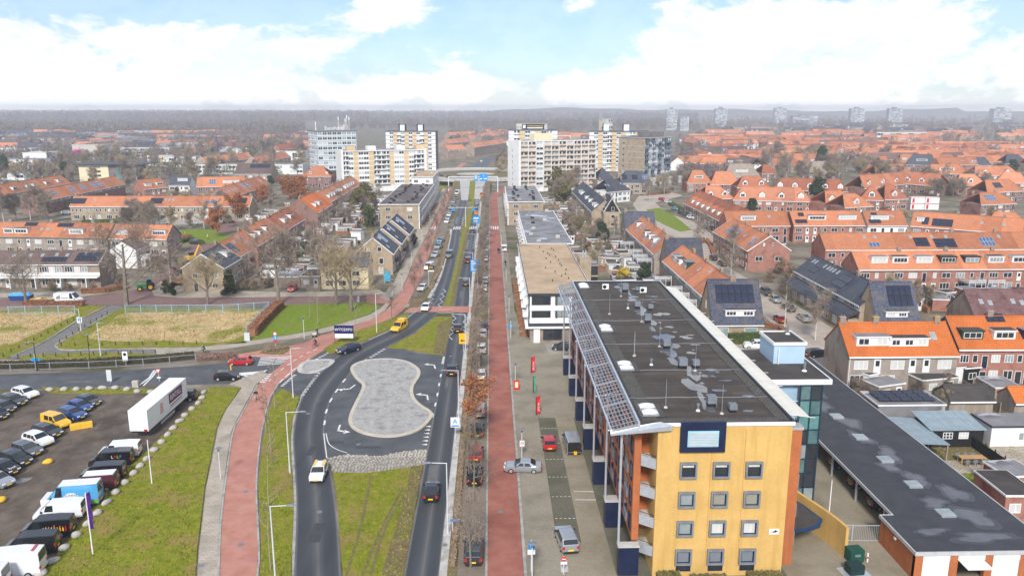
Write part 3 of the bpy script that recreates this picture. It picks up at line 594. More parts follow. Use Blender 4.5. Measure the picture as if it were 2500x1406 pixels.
def win1(par, x, y, z, w, h, nx, face, fm=None, pm=None, name='window', rot=None):
 """frame and glass in one mesh, for sub-parts such as dormer windows"""
 fm = fm or white; pm = pm or rpane(); w, h = round(w, 2), round(h, 2)
 def f():
  b = MB(); t, d = .08, .06
  b.box(-w/2, -w/2+t, -d, .0, 0, h); b.box(w/2-t, w/2, -d, 0, 0, h); b.box(-w/2+t, w/2-t, -d, 0, 0, t); b.box(-w/2+t, w/2-t, -d, 0, h-t, h)
  for i in range(1, nx): q = -w/2+w*i/nx; b.box(q-t/2, q+t/2, -d, 0, t, h-t)
  b.quad((-w/2, -.025, 0), (w/2, -.025, 0), (w/2, -.025, h), (-w/2, -.025, h), mi=1); return b.mesh('window', [fm, pm], uv=False)
 return OB(name, cached(('w1', w, h, nx, fm.name, pm.name), f), par, (x, y, z), FACE[face])
def door(par, x, y, z, face='F', pm=None, w=.95, h=2.1):
 pm = pm or random.choice((white, navy, white, glass, wood))
 def f():
  b = MB(); b.box(-w/2-.08, w/2+.08, -.04, 0, 0, h+.08); b.box(-w/2, w/2, -.07, -.04, .02, h, 1); b.box(-w/3, w/3, -.085, -.07, h*.5, h*.92, 2); return b.mesh('door', [white, pm, glass], uv=False)
 return OB('door', cached(('door', w, h, pm.name), f), par, (x, y, z), FACE[face])
def slabmesh(w, h, t, mats, name):
 def f():
  b = MB(); b.box(-w/2, w/2, -h/2, h/2, 0, t)
  if len(mats) > 1: b.add([(-w/2+.07, -h/2+.07, t+.004), (w/2-.07, -h/2+.07, t+.004), (w/2-.07, h/2-.07, t+.004), (-w/2+.07, h/2-.07, t+.004)], [(0, 1, 2, 3)], 1)
  return b.mesh(name, list(mats), uv=False)
 return cached((name, round(w, 2), round(h, 2), t, tuple(m.name for m in mats)), f)
alu = M('silver_edge', (.55, .57, .6), (.62, .64, .66), 2, .35, metal=.6)
chimbrick = wallbrick('chimney_brick', (.30, .2, .14), (.36, .25, .17))
moss = M('yellow_moss', (.42, .30, .05), (.5, .38, .1), 3, .95)
def chimney(par, x, y, z, h=1.1, w=.8, d=.55, m=None, top=None):
 def f():
  b = MB(); b.box(-w/2, w/2, -d/2, d/2, -.6, h); b.box(-w/2-.06, w/2+.06, -d/2-.06, d/2+.06, h, h+.1, 1)
  for q in (-.2, .2): b.tube((q*w/.8, 0, h+.1), (q*w/.8, 0, h+.38), .1, .09, 6, 0)
  return b.mesh('chimney', [m or chimbrick, top or kerbm])
 return OB('chimney', cached(('ch', h, w, d, (m or chimbrick).name, (top or kerbm).name), f), par, (x, y, z))
class Row:
 """gabled or hipped terrace; local x runs along the visible front, y goes back"""
 def __init__(s, label, E0, E1, he, D, rise, roof, wall, n=0, name='terraced_houses', cat='houses', group=None, hip=(0, 0), fascia=None, rr=.5, gut=True, wins='std', seed=None, world=None, over=.3, unitw=5.6, gable=None, chim=True, front=None, gfloor=True, dorm=0, pv=0, sky=0, wallwhite=()):
  A, B = world if world else (G(*E0, he), G(*E1, he)); A, B = Vector((A[0], A[1], 0)), Vector((B[0], B[1], 0))
  s.L = L = (B-A).length; s.D = D; s.he = he; s.rise = rise; s.rr = rr
  s.root = thing(name, label, cat, (A.x, A.y, 0), math.atan2(B.y-A.y, B.x-A.x), group); s.r = random.Random(seed if seed is not None else int(abs(A.x*13+A.y*7)))
  ry = D*rr; hr = he+rise; s.ry = ry; s.a = math.atan2(rise, ry)
  b = MB(); hl, hrr = hip
  pts = [(0, 0, 0), (L, 0, 0), (L, D, 0), (0, D, 0), (0, 0, he), (L, 0, he), (L, D, he), (0, D, he), (0, ry, hr-.12), (L, ry, hr-.12)]
  b.add(pts, [(0, 1, 5, 4), (2, 3, 7, 6), (4, 5, 6, 7)]+([(1, 2, 6, 9, 5)] if not hrr else [(1, 2, 6, 5)])+([(3, 0, 4, 8, 7)] if not hl else [(3, 0, 4, 7)]))
  b.ob('wall', wall, s.root)
  o = over; k = rise/ry; kb = rise/(D-ry); t = .2; b = MB(); e = .12
  xl, xr = (-e, L+e) if not (hl or hrr) else (-(o if hl else e), L+(o if hrr else e))
  f0, f1, r0, r1, b0, b1 = (xl, -o, he-o*k), (xr, -o, he-o*k), (hl if hl else xl, ry, hr), (L-hrr if hrr else xr, ry, hr), (xl, D+o, he-o*kb), (xr, D+o, he-o*kb)
  V = [f0, f1, r0, r1, b0, b1]; Vt = [(p[0], p[1], p[2]+t) for p in V]
  b.add(V+Vt, [(6, 7, 9, 8), (8, 9, 11, 10), (0, 6, 8, 2), (2, 8, 10, 4), (1, 3, 9, 7), (3, 5, 11, 9), (0, 1, 7, 6), (4, 10, 11, 5), (1, 0, 2, 3), (3, 2, 4, 5)])
  s.roof = b.ob('roof', roof, s.root)
  b = MB(); b.tube((r0[0], ry, hr+t+.02), (r1[0], ry, hr+t+.02), .13, n=5)
  for hh, c_ in ((hl, (f0, b0, r0)), (hrr, (f1, b1, r1))):
   if hh:
    for q in c_[:2]: b.tube((q[0], q[1], q[2]+t), (c_[2][0], c_[2][1], c_[2][2]+t), .12, n=4)
  b.ob('ridge', roof, s.root)
  if gut: MB().box(xl, xr, -o-.14, -o, he-o*k-.08, he-o*k+.14).ob('gutter', fascia or white, s.root)
  if gable:
   for x in (xl-.04, xr-.04):
    for p, q in ((f0, r0), (b0, r0)): MB().hexa([(x, p[1], p[2]-.05), (x+.08, p[1], p[2]-.05), (x+.08, q[1], q[2]-.05), (x, q[1], q[2]-.05)], [(x, p[1], p[2]+t+.03), (x+.08, p[1], p[2]+t+.03), (x+.08, q[1], q[2]+t+.03), (x, q[1], q[2]+t+.03)]).ob('bargeboard', gable, s.root)
  n = n or max(1, round(L/unitw)); s.n = n; u = L/n
  if wins:
   for i in range(n):
    x = i*u; flip = i % 2; R_ = s.r
    fx = (lambda q: x+(u*(1-q) if flip else u*q))
    if wins == 'std':
     h2 = he-2.75
     if h2 > .6:
      hh = min(1.3, h2-.35); s.w(fx(.3), 2.75+max(.1, (h2-hh)/2-.1), min(2.1, u*.4), hh, R_.choice((2, 3, 3)))
      if R_.random() < .5: s.w(fx(.78), 2.75+max(.1, (h2-hh)/2-.1), .85, hh, 1)
      else: door(s.root, fx(.78), 0, 2.7, 'F', R_.choice((white, glass, navy)), .85, min(2.05, h2-.25))
     if gfloor: s.w(fx(.33), .75, min(2.4, u*.42), 1.55, R_.choice((2, 3))); door(s.root, fx(.8), 0, 0, 'F')
    elif wins == 'pairs':
     for q in (.16, .38, .62, .85): s.w(fx(q), 3.6, .8, 1.2, 1)
     if gfloor: s.w(fx(.35), .7, 2.2, 1.6, 3); door(s.root, fx(.8), 0, 0, 'F')
    elif wins == 'band':
     for q in (.2, .5, .8): s.w(fx(q), he-1.35, u*.28, 1.05, 2)
  if chim:
   for i in range(n+1):
    if 0 < i < n and i % 2 == 0 or (i in (0, n) and s.r.random() < .4) or n == 1 and i == 0:
     chimney(s.root, min(max(i*u, .6), L-.6), ry, hr+.1, .9, .9, .55, top=s.r.choice((kerbm, moss, kerbm)))
  for i in range(n):                    # random roof furniture on the visible slope, one per house at most
   q = s.r.random(); x = (i+.5)*u
   if q < dorm: s.dormer(x, min(u*.62, 3.4), s.r.choice((2, 3, 4)))
   elif q < dorm+pv: s.pv(x, .25, 3, 2, s.r.choice((pvm, pvm, pvblue)))
   elif q < dorm+pv+sky: s.sky(x-.8, .55); s.sky(x+.9, .5)
 def w(s, x, z, w, h, nx=2, face='F', pm=None, fm=None):
  if face == 'F': return win(s.root, x, 0, z, w, h, nx, pm=pm, fm=fm)
  if face == 'R': return win(s.root, s.L, x, z, w, h, nx, face='R', pm=pm, fm=fm)
  if face == 'L': return win(s.root, 0, x, z, w, h, nx, face='L', pm=pm, fm=fm)
 def on(s, x, t, up=0.): k = s.rise/s.ry; return (x, t*s.ry-math.sin(s.a)*(.2+up)*0, s.he+t*s.rise+.2+up)
 def pv(s, x, t, cols, rows, m=None, pw=1.0, ph=1.62):
  m = m or pvm
  for c_ in range(cols):
   for r_ in range(rows):
    d = r_*(ph+.03)*math.cos(s.a); t_ = t+(d+ph/2*math.cos(s.a))/s.ry
    OB('solar_panel', slabmesh(pw-.03, ph, .05, (alu if m is pvblue else darkm, m), 'solar_panel'), s.root, s.on(x+(c_-(cols-1)/2)*pw, t_, .06), rot=(s.a, 0, 0))
 def sky(s, x, t, w=.8, h=1.1): OB('roof_window', slabmesh(w, h, .1, (alu, glass2), 'roof_window'), s.root, s.on(x, t, .0), rot=(s.a, 0, 0))
 def dormer(s, x, w, nx=3, t=.22, hd=1.35, m=None, top=None, groups=None):
  m = m or white; D2 = s.ry; k = s.rise/D2; y0 = t*D2; z0 = s.he+t*s.rise+.1; z1 = z0+hd; y1 = min((z1-s.he)/k, D2*1.05)
  b = MB(); b.add([(-w/2, 0, 0), (w/2, 0, 0), (w/2, 0, hd), (-w/2, 0, hd), (w/2, y1-y0, hd), (-w/2, y1-y0, hd)], [(0, 1, 2, 3), (1, 4, 2), (0, 3, 5)])
  b.box(-w/2-.15, w/2+.15, -.2, y1-y0+.2, hd, hd+.2); b.box(-w/2-.1, w/2+.1, -.15, y1-y0+.2, hd+.2, hd+.23, 1)
  o = b.ob('dormer', [m, top or s.r.choice((bitumen, greyfelt))], s.root, (x, y0, z0))
  gs = groups or [(0, w*.84, nx)]
  for gx, gw, gn in gs: win1(o, gx, -.01, .28, gw, hd-.42, gn, 'F')
  return o
 def gdormer(s, x, w=1.7, t=.2, hd=1.2):     # small gabled dormer
  y0 = t*s.ry; z0 = s.he+t*s.rise+.1; k = s.rise/s.ry; z1 = hd+w*.42; y1 = z1/k+.1
  b = MB(); b.add([(-w/2, 0, 0), (w/2, 0, 0), (w/2, 0, hd), (0, 0, z1), (-w/2, 0, hd), (w/2, hd/k, hd), (-w/2, hd/k, hd)], [(0, 1, 2, 3, 4), (1, 5, 2), (0, 4, 6)])
  b.add([(-w/2-.2, -.15, hd-.12), (0, -.15, z1+.1), (w/2+.2, -.15, hd-.12), (-w/2-.2, hd/k, hd-.12), (0, y1, z1+.1), (w/2+.2, hd/k, hd-.12)], [(0, 1, 4, 3), (1, 2, 5, 4)], 1)
  o = b.ob('dormer', [white, s.roof.data.materials[0]], s.root, (x, y0, z0)); win1(o, 0, -.01, .2, w*.7, hd-.2, 2, 'F'); return o
def flatbox(label, u0, u1, D, h, wall, roof=None, name='shed', cat='shed', group=None, fascia=None, world=None, wins=1, over=.12):
 """small flat-roofed shed or extension standing with its front on the ground line u0-u1"""
 A, B = world if world else (G(*u0), G(*u1)); A, B = Vector((A[0], A[1], 0)), Vector((B[0], B[1], 0)); L = (B-A).length
 o = thing(name, label, cat, A, math.atan2(B.y-A.y, B.x-A.x), group); r = random.Random(int(A.x*31+A.y*17))
 MB().box(0, L, 0, D, 0, h).ob('wall', wall, o)
 MB().box(-over, L+over, -over, D+over, h, h+.22).ob('fascia', fascia or white, o)
 b = MB(); b.box(-over+.1, L+over-.1, -over+.1, D+over-.1, h+.22, h+.235); b.ob('roof', roof or r.choice((bitumen, greyfelt, bitumen)), o)
 if wins:
  if L > 2: win(o, L*.3, 0, .9, min(1.4, L*.35), 1.1, 2); door(o, L*.78, 0, 0)
  else: door(o, L*.5, 0, 0)
 return o
# ================================================================== the yellow and orange apartment block
hero = thing('apartment_building', 'four-storey yellow brick apartment block with flat wet roof and steel louvre pergola', 'building', (15.1, 67.8, 0))
def hp(x, y, z=0): return (x-15.1, y-67.8, z)
def hbox(b, x0, x1, y0, y1, z0, z1, mi=0): return b.box(x0-15.1, x1-15.1, y0-67.8, y1-67.8, z0, z1, mi)
ZR = 15.5
hbox(MB(), 15.1, 27.45, 67.8, 128, 0, ZR-.25).ob('front_wall', B_yel, hero)
heroroof = M('wet_bitumen_roof', (.070, .058, .050), (.10, .084, .073), .5, .75, .3, kind='brick', size=(9, 1.05), mortar=(.045, .04, .036), msize=.035, dirt=(.05, .043, .038), dscale=.3)
hbox(MB(), 13.4, 27.6, 67.9, 128.3, ZR-.25, ZR).ob('roof', heroroof, hero)
hbox(MB(), 15.3, 27.65, 67.7, 67.86, ZR-.2, ZR+.1).ob('roof_edge', white, hero)
pud = M('rain_puddle', (.10, .10, .11), (.12, .12, .13), 1, .05, spec=1.)
for i in range(84):                                  # shallow rain water lying on the roof
 t = random.random(); y = 70+t*57; x = 21.2+(random.gauss(0, .5) if i < 40 else random.uniform(-1, 4.6)); sx, sy = (random.uniform(.3, .8), random.uniform(.6, 2.2)) if i < 40 else (random.uniform(.2, .9), random.uniform(.2, .7))
 n = 11; pl = [(x+sx*math.cos(6.283*k/n)*random.uniform(.6, 1.15), y+sy*math.sin(6.283*k/n)*random.uniform(.6, 1.15)) for k in range(n)]
 b = MB(); b.add([hp(*q, ZR+.006+i*.0003) for q in pl], [tuple(range(n))]); b.ob('puddle', pud, hero)
roofpaver = M('roof_pavers', (.10, .095, .085), (.14, .13, .12), 1, .85, .5, kind='brick', size=(.32, .32), mortar=(.05, .048, .045), msize=.03)
for x0, x1 in ((13.75, 15.2), (26.3, 27.4)): hbox(MB(), x0, x1, 68.6, 128, ZR+.001, ZR+.06).ob('paver_strip', roofpaver, hero)
hbox(MB(), 15.2, 26.3, 68.2, 69.1, ZR+.001, ZR+.05).ob('paver_strip', roofpaver, hero)
b = MB(); hbox(b, 27.45, 27.65, 67.9, 128.3, ZR, ZR+.22); hbox(b, 13.35, 13.55, 67.9, 128.3, ZR, ZR+.2); hbox(b, 13.55, 27.45, 128.05, 128.3, ZR, ZR+.25); hbox(b, 15.3, 27.45, 67.87, 68.0, ZR, ZR+.1)
b.ob('parapet', slatecol, hero)
b = MB(); hbox(b, 13.4, 27.6, 128.3, 128.36, ZR-.2, ZR+.3); hbox(b, 27.66, 27.74, 90, 128.4, ZR+.05, ZR+.3); b.ob('roof_edge', white, hero)
# skylights: pairs of domes on kerbs
dome = M('opal_dome', (.72, .75, .78), (.8, .82, .84), 1, .2, spec=.6)
for v0 in (70.9, 84.1, 99.6, 125.0):
 hbox(MB(), 13.72, 16.1, v0-1.5, v0+1.7, ZR+.07, ZR+.1).ob('paver_strip', roofpaver, hero)
 for k in (0, 1):
  y = v0+(k-.5)*1.55; b = MB(); cx_, cy_, _ = hp(14.75, y); ns = 6
  b.box(cx_-.76, cx_+.76, cy_-.6, cy_+.6, ZR+.1, ZR+.3, 1)
  vs = [(cx_-.72+1.44*i/ns, cy_-.56+1.12*j/ns, ZR+.3+.26*(math.sin(math.pi*i/ns)*math.sin(math.pi*j/ns))**.6) for j in range(ns+1) for i in range(ns+1)]
  b.add(vs, [(j*(ns+1)+i, j*(ns+1)+i+1, (j+1)*(ns+1)+i+1, (j+1)*(ns+1)+i) for j in range(ns) for i in range(ns)]); b.ob('skylight', [dome, alu], hero, smooth=False)
for u, v, s_ in ((1526, 712, 1.2), (1556, 711, .6), (1556, 752, .9), (1588, 756, .7), (1581, 787, 1.05), (1627, 849, 1.0), (1666, 898, 1.1), (1698, 896, .8), (1736, 990, 1.0), (1788, 1004, .75), (1533, 753, .4), (1590, 891, .35), (1704, 1003, .45)):
 p = G(u, v, ZR); b = MB(); x, y, _ = hp(p.x, p.y); q = .28*s_+.1
 if s_ > .5: b.box(x-q, x+q, y-q, y+q, ZR, ZR+.35*s_, 1); b.box(x-q-.05, x+q+.05, y-q-.05, y+q+.05, ZR+.35*s_, ZR+1.05*s_); b.tube((x-.1, y, ZR+1.05*s_), (x-.1, y, ZR+1.22*s_), .07, n=6)
 else: b.tube((x, y, ZR), (x, y, ZR+.2), .22, .12, 8, 2); b.tube((x, y, ZR+.2), (x, y, ZR+.6), .1, n=8); b.tube((x, y, ZR+.6), (x, y, ZR+.75), .17, .14, 8)
 b.ob('vent', [hood, darkm, white], hero)
for u, v in ((1488, 767), (1566, 786), (1516, 724), (1549, 868), (1610, 846), (1697, 905), (1625, 995), (1762, 1010), (1548, 869)):
 p = G(u, v, ZR); x, y, _ = hp(p.x, p.y); b = MB(); b.tube((x, y, ZR), (x, y, ZR+.12), .2, .16, 8); b.tube((x, y, ZR+.12), (x, y, ZR+2.9), .022, .012, 5, 1); b.ob('lightning_rod', [concrete, steel], hero)
for y in (74.5, 83, 93, 104, 116):
 b = MB(); pp = [hp(13.6+13.8*i/14, y+random.uniform(-.12, .12), ZR+.05) for i in range(15)]
 for a_, c_ in zip(pp, pp[1:]): b.tube(a_, c_, .025, n=4)
 b.ob('conductor_wire', alu, hero)
for u, v in ((1478, 708), (1570, 716)):             # air conditioners
 p = G(u, v, ZR); o = OB('air_conditioner', MB().box(-.5, .5, -.2, .2, .15, .95).mesh('air_conditioner', white), hero, hp(p.x, p.y, ZR))
 b = MB(); n = 14; b.add([(-.15+.3*math.cos(6.283*i/n), -.205, .55+.3*math.sin(6.283*i/n)) for i in range(n)], [tuple(range(n))]); b.tube((-.15, -.2, .55), (-.15, -.22, .55), .09, n=10); b.ob('fan', darkm, o)
# louvre pergola over the street side
b = MB(); hbox(b, 13.2, 13.38, 67.6, 128.3, ZR-.1, ZR+.28); b.ob('pergola_rail', steel, hero)
b = MB(); hbox(b, 10.75, 10.9, 67.6, 128.4, ZR-.75, ZR-.55); b.ob('pergola_rail', steel, hero)
def pz(x): return ZR-.6+(x-10.8)/(13.3-10.8)*.65
ny = 60; y0p, y1p = 67.7, 128.3
for k in range(ny+1):
 y = y0p+(y1p-y0p)*k/ny; th = .09 if k % 6 == 0 else .03
 me = cached(('pbar', th), lambda: MB().hexa([(10.8, -th, pz(10.8)-th), (13.3, -th, pz(13.3)-th), (13.3, th, pz(13.3)-th), (10.8, th, pz(10.8)-th)], [(10.8, -th, pz(10.8)+th), (13.3, -th, pz(13.3)+th), (13.3, th, pz(13.3)+th), (10.8, th, pz(10.8)+th)]).mesh('pergola_bar', M('pergola_steel', (.26, .285, .32), (.34, .365, .40), 2, .45, metal=.3)))
 OB('pergola_bar', me, hero, (-15.1, y-67.8, 0))
for i in range(7):
 x = 11.1+i*.33
 me = cached(('pslat', i), lambda: MB().hexa([(x-.05, .1, pz(x)-.12), (x+.0, .1, pz(x)-.12), (x+.0, 6.0, pz(x)-.12), (x-.05, 6.0, pz(x)-.12)], [(x, .1, pz(x)+.03), (x+.045, .1, pz(x)+.03), (x+.045, 6.0, pz(x)+.03), (x, 6.0, pz(x)+.03)]).mesh('louvre_slat', MATS['pergola_steel']))
 for k in range(10): OB('louvre_slat', me, hero, (-15.1, (y0p-67.8)+6.06*k, 0))
b = MB(); b.add([hp(10.7, 67.5, ZR-.75), hp(16.4, 67.3, ZR+.05), hp(15.3, 67.9, ZR+.2), hp(10.7, 67.7, ZR-.5), hp(10.7, 67.5, ZR-.95), hp(16.2, 67.35, ZR-.45), hp(15.3, 67.9, ZR-.3), hp(10.7, 67.7, ZR-.7)], [(0, 1, 2, 3), (4, 5, 1, 0), (5, 6, 2, 1), (3, 7, 4, 0), (7, 6, 5, 4)]); b.ob('roof_blade', steel, hero)
# street side: orange brick screen wall on navy piers, steel posts, windows and balconies
hbox(MB(), 13.25, 13.9, 69.2, 127.9, 3.1, 13.9).ob('side_wall', B_org, hero)
hbox(MB(), 13.9, 15.1, 71.5, 127.9, 3.0, 15.1).ob('side_wall', B_org, hero)
piers = [67.4+9.93*k for k in range(7)]
for k, y in enumerate(piers):
 yy = y if k else 68.4
 hbox(MB(), 11.9, 13.8, yy-.35, yy+1.0 if k else yy+.5, 0, 3.0).ob('pier', navy, hero)
 b = MB(); hbox(b, 11.8, 13.85, yy-.4, yy+1.05 if k else yy+.55, 3.0, 3.12); b.ob('pier_cap', concrete, hero)
 b = MB(); b.tube(hp(11.9, yy+.1, 3.12), hp(11.9, yy+.1, ZR-.75), .12, n=8); b.ob('post', steel, hero)
 b = MB(); b.tube(hp(10.6, yy+.1, ZR-.85), hp(13.3, yy+.1, ZR-.6), .09, n=6); b.ob('bracket', steel, hero)
 if k < 6:
  for c_ in range(4):
   cy_ = yy+1.9+c_*2.25
   for f_ in range(4):
    z = 3.75+f_*2.6
    if c_ == 1:
     b = MB(); hbox(b, 13.1, 13.24, cy_-.7, cy_+.75, z-.1, z+.8); o = b.ob('balcony', hood, hero)
     b = MB(); hbox(b, 13.2, 13.245, cy_-.68, cy_+.73, z+.81, z+1.75); b.ob('balcony_opening', glass, hero)
    else: win(hero, 13.25-15.1, cy_-67.8, z, 1.05, 1.75, 1, 1, 'L', navy, rpane(), t=.1, d=.09)
# corner balconies between screen wall and yellow wall
for z in (11.0, 8.0, 5.05, 2.1):
 b = MB(); b.hexa([hp(13.92, 69.0, z), hp(15.09, 68.1, z), hp(15.09, 71.3, z), hp(13.92, 71.3, z)], [hp(13.92, 69.0, z+.15), hp(15.09, 68.1, z+.15), hp(15.09, 71.3, z+.15), hp(13.92, 71.3, z+.15)]); b.ob('balcony_floor', concrete, hero)
 b = MB(); b.hexa([hp(13.85, 68.92, z-.05), hp(15.08, 68.0, z-.05), hp(15.08, 68.08, z-.05), hp(13.85, 69.0, z-.05)], [hp(13.85, 68.92, z+1.0), hp(15.08, 68.0, z+1.0), hp(15.08, 68.08, z+1.0), hp(13.85, 69.0, z+1.0)]); b.ob('balcony_panel', steel, hero)
 b = MB(); b.tube(hp(13.9, 69.0, z+1.2), hp(15.08, 68.1, z+1.2), .03, n=5); b.ob('handrail', navy, hero)
# yellow front: box-framed windows, louvre box, emblem
surround = M('grey_window_surround', (.17, .185, .20), (.22, .235, .25), 1, .5)
def boxwin(x, z, w_, h_, pm, top=None):
 b = MB(); t = .17
 for q in ((-w_/2-t, -w_/2, -t, h_+t), (w_/2, w_/2+t, -t, h_+t), (-w_/2, w_/2, -t, 0), (-w_/2, w_/2, h_, h_+t)): b.box(q[0], q[1], -.28, 0, q[2], q[3])
 o = b.ob('window', surround, hero, (x-15.1, 0, z))
 MB().box(-w_/2, w_/2, -.06, -.01, 0, .08).ob('sill', navy, o)
 b = MB(); t = .1; b.box(-w_/2, -w_/2+t, -.1, -.02, .08, h_); b.box(w_/2-t, w_/2, -.1, -.02, .08, h_); b.box(-w_/2+t, w_/2-t, -.1, -.02, h_-t, h_); b.ob('frame', navy, o)
 OB('pane', pane_mesh(round(w_-.2, 2), round(h_-.15, 2), pm), o, (0, -.02, .1))
 if top: MB().box(-w_/2+.1, w_/2-.1, -.06, -.05, h_*.72, h_-.1).ob('blind', curtain, o)
pv4 = [[glass, glass, glass], [glass2, blind, blind], [glass2, curtain, curtain], [hood, hood, hood]]
for r_, z in enumerate((10.35, 7.4, 4.45, 1.5)):
 for c_, x in enumerate((18.02, 21.08, 24.12)):
  boxwin(x-.02*r_, z, 1.25, 1.25, pv4[r_][c_], r_ == 0)
  if r_ == 3: win(hero, x-15.1, 0, .62, 1.4, .62, 1, 1, 'F', navy, glass, t=.09)
lv = MB(); lv.box(17.1-15.1, 21.25-15.1, -.32, 0, 12.85, 15.75); lo = lv.ob('louvre_box', navy, hero)
MB().box(17.75-15.1, 20.6-15.1, -.36, -.32, 13.4, 14.95).ob('louvre_frame', M('pale_blue_paint', (.25, .48, .62), (.3, .53, .66), 1, .5), lo)
for k in range(9): MB().box(17.85-15.1, 20.5-15.1, -.42, -.361, 13.5+k*.155, 13.59+k*.155).ob('louvre_slat', M('louvre_grey', (.46, .50, .50), (.52, .56, .56), 1, .6), lo)
em = MB().box(26.0-15.1, 26.95-15.1, -.05, 0, 4.35, 4.9).ob('emblem_sign', white, hero)
b = MB(); b.add([(11.05+.75*a_-.0, -.055, 4.47+.4*c_) for a_, c_ in ((0, .1), (.25, .45), (.5, .6), (.62, .95), (.72, .65), (1, .45), (.85, .4), (.7, .3), (.5, .12), (.3, .25))], [tuple(range(10))]); b.ob('emblem', darkm, em)
for x in (20.1, 23.2): MB().box(x-15.1-.012, x-15.1+.012, -.012, 0, 1., 14.9).ob('joint', B_org, hero)
# right side: pale panel canopy, orange wall, stair tower with glass, blue lift house
for k in range(38):
 y = 70.2+k*1.46
 me = cached('canopy', lambda: MB().hexa([(27.75-15.1, .01, ZR-.15), (29.95-15.1, .01, ZR-.45), (29.95-15.1, 1.44, ZR-.45), (27.75-15.1, 1.44, ZR-.15)], [(27.75-15.1, .01, ZR-.08), (29.95-15.1, .01, ZR-.38), (29.95-15.1, 1.44, ZR-.38), (27.75-15.1, 1.44, ZR-.08)]).mesh('canopy_panel', M('ivory_panel', (.62, .59, .52), (.70, .67, .60), .5, .6, rnd=.05)))
 OB('canopy_panel', me, hero, (0, y-67.8, 0))
 if k % 3 == 0: b = MB(); b.tube(hp(29.9, y, ZR-.45), hp(30.5, y, ZR-.48), .03, n=5); b.ob('canopy_rod', white, hero)
hbox(MB(), 27.46, 29.1, 69.5, 70.6, 0, 14.1).ob('side_wall', B_org, hero); hbox(MB(), 27.4, 29.2, 69.45, 70.7, 14.1, 14.35).ob('wall_cap', steel, hero)
for f_ in range(4): MB().box(29.1-15.1, 29.3-15.1, 2.0, 2.7, 2+f_*3., 3.4+f_*3.).ob('side_window', surround, hero)
skyb = M('light_blue_panel', (.28, .43, .58), (.32, .47, .62), .6, .6)
hbox(MB(), 30.3, 33.6, 82.5, 92, 0, 14.2).ob('stair_block', skyb, hero)
hbox(MB(), 28.0, 37.0, 81.6, 93, 14.2, 14.75).ob('stair_roof', white, hero); hbox(MB(), 28.3, 36.8, 81.8, 92.8, 14.75, 14.78).ob('stair_roof_felt', bitumen, hero)
o = hbox(MB(), 32.4, 36.0, 87.2, 92.0, 14.78, 17.1).ob('lift_house', M('lift_house_blue', (.36, .50, .62), (.40, .54, .66), .6, .6), hero); hbox(MB(), 32.3, 36.1, 87.1, 92.1, 17.1, 17.22).ob('lift_house_roof', bitumen, hero)
b = MB(); hbox(b, 32.25, 36.15, 87.05, 87.2, 17.0, 17.35); hbox(b, 32.25, 36.15, 92., 92.15, 17.0, 17.35); hbox(b, 32.25, 32.4, 87.2, 92, 17.0, 17.35); hbox(b, 36.0, 36.15, 87.2, 92, 17.0, 17.35); b.ob('lift_house_edge', white, hero)
for x, y, z in ((35.3, 91, 17.2), (35.0, 84.5, 14.78)): b = MB(); b.tube(hp(x, y, z), hp(x, y, z+.2), .3, .15, 8, 1); b.tube(hp(x, y, z+.2), hp(x, y, z+1.1), .14, n=8); b.ob('vent', [hood, white], hero)
b = MB(); b.tube(hp(32.9, 86.95, 14.8), hp(32.9, 86.95, 16.6), .06, n=6); b.ob('drain_pipe', white, hero)
for i in range(8):
 for j, (xa, ya, xb, yb) in enumerate(((33.6, 81.7, 34.8, 81.7), (34.8, 81.7, 36.0, 81.7), (36.0, 81.7, 36.4, 84.0), (36.4, 84.0, 36.4, 87))):
  z = .4+i*1.72; b = MB(); p, q = Vector(hp(xa, ya)), Vector(hp(xb, yb)); d = (q-p).normalized()*.07
  b.quad(p+d+Vector((0, 0, z)), q-d+Vector((0, 0, z)), q-d+Vector((0, 0, z+1.6)), p+d+Vector((0, 0, z+1.6))); b.ob('stair_pane', random.choice((bluegreen, glass, M('stair_glass', (.05, .12, .13), (.12, .2, .2), .7, .08, spec=.8), glass2)), hero)
b = MB()
for xa, ya in ((33.6, 81.7), (34.8, 81.7), (36.0, 81.7), (36.4, 84), (36.4, 87)): hbox(b, xa-.08, xa+.08, ya-.08, ya+.08, 0, 14.2)
for i in range(10): z = .3+i*1.72; [b.tube(hp(xa, ya, min(z, 14.1)), hp(xb, yb, min(z, 14.1)), .06, n=4) for xa, ya, xb, yb in ((33.6, 81.7, 36, 81.7), (36, 81.7, 36.4, 84), (36.4, 84, 36.4, 87))]
b.ob('stair_frame', M('dark_blue_steel', (.015, .035, .06), (.02, .045, .075), 1, .4), hero)
# entrance: curved yellow wall, curved canopy roof
cw = [(34.9, 70.6), (34.6, 72.5), (33.9, 75), (32.9, 78), (32.0, 81.5)]; pw = [Vector((x, y, 0)) for x, y in cw]; pw = cr(pw, 4)
b = MB()
for p, q in zip(pw, pw[1:]):
 d = (q-p).normalized(); nn = Vector((-d.y, d.x, 0))*.16
 b.hexa([hp(*(p-nn).xy), hp(*(p+nn).xy), hp(*(q+nn).xy), hp(*(q-nn).xy)], [hp(*(p-nn).xy, 3.3), hp(*(p+nn).xy, 3.3), hp(*(q+nn).xy, 3.3), hp(*(q-nn).xy, 3.3)])
b.ob('entrance_wall', B_yel, hero)
pass
cn = [(29.15, 71.0), (31, 70.9), (32.6, 71.7), (33.4, 73), (32.6, 76), (31.2, 79), (29.15, 80)]
MB().prism([hp(*q)[:2] for q in cn], 2.72, 2.95).ob('entrance_canopy', M('canopy_blue', (.012, .04, .10), (.018, .05, .12), 1, .4), hero)
MB().prism([hp(29.15+(q[0]-29.15)*.93, 75+(q[1]-75)*.93)[:2] for q in cn], 2.95, 2.97).ob('canopy_felt', bitumen, hero)
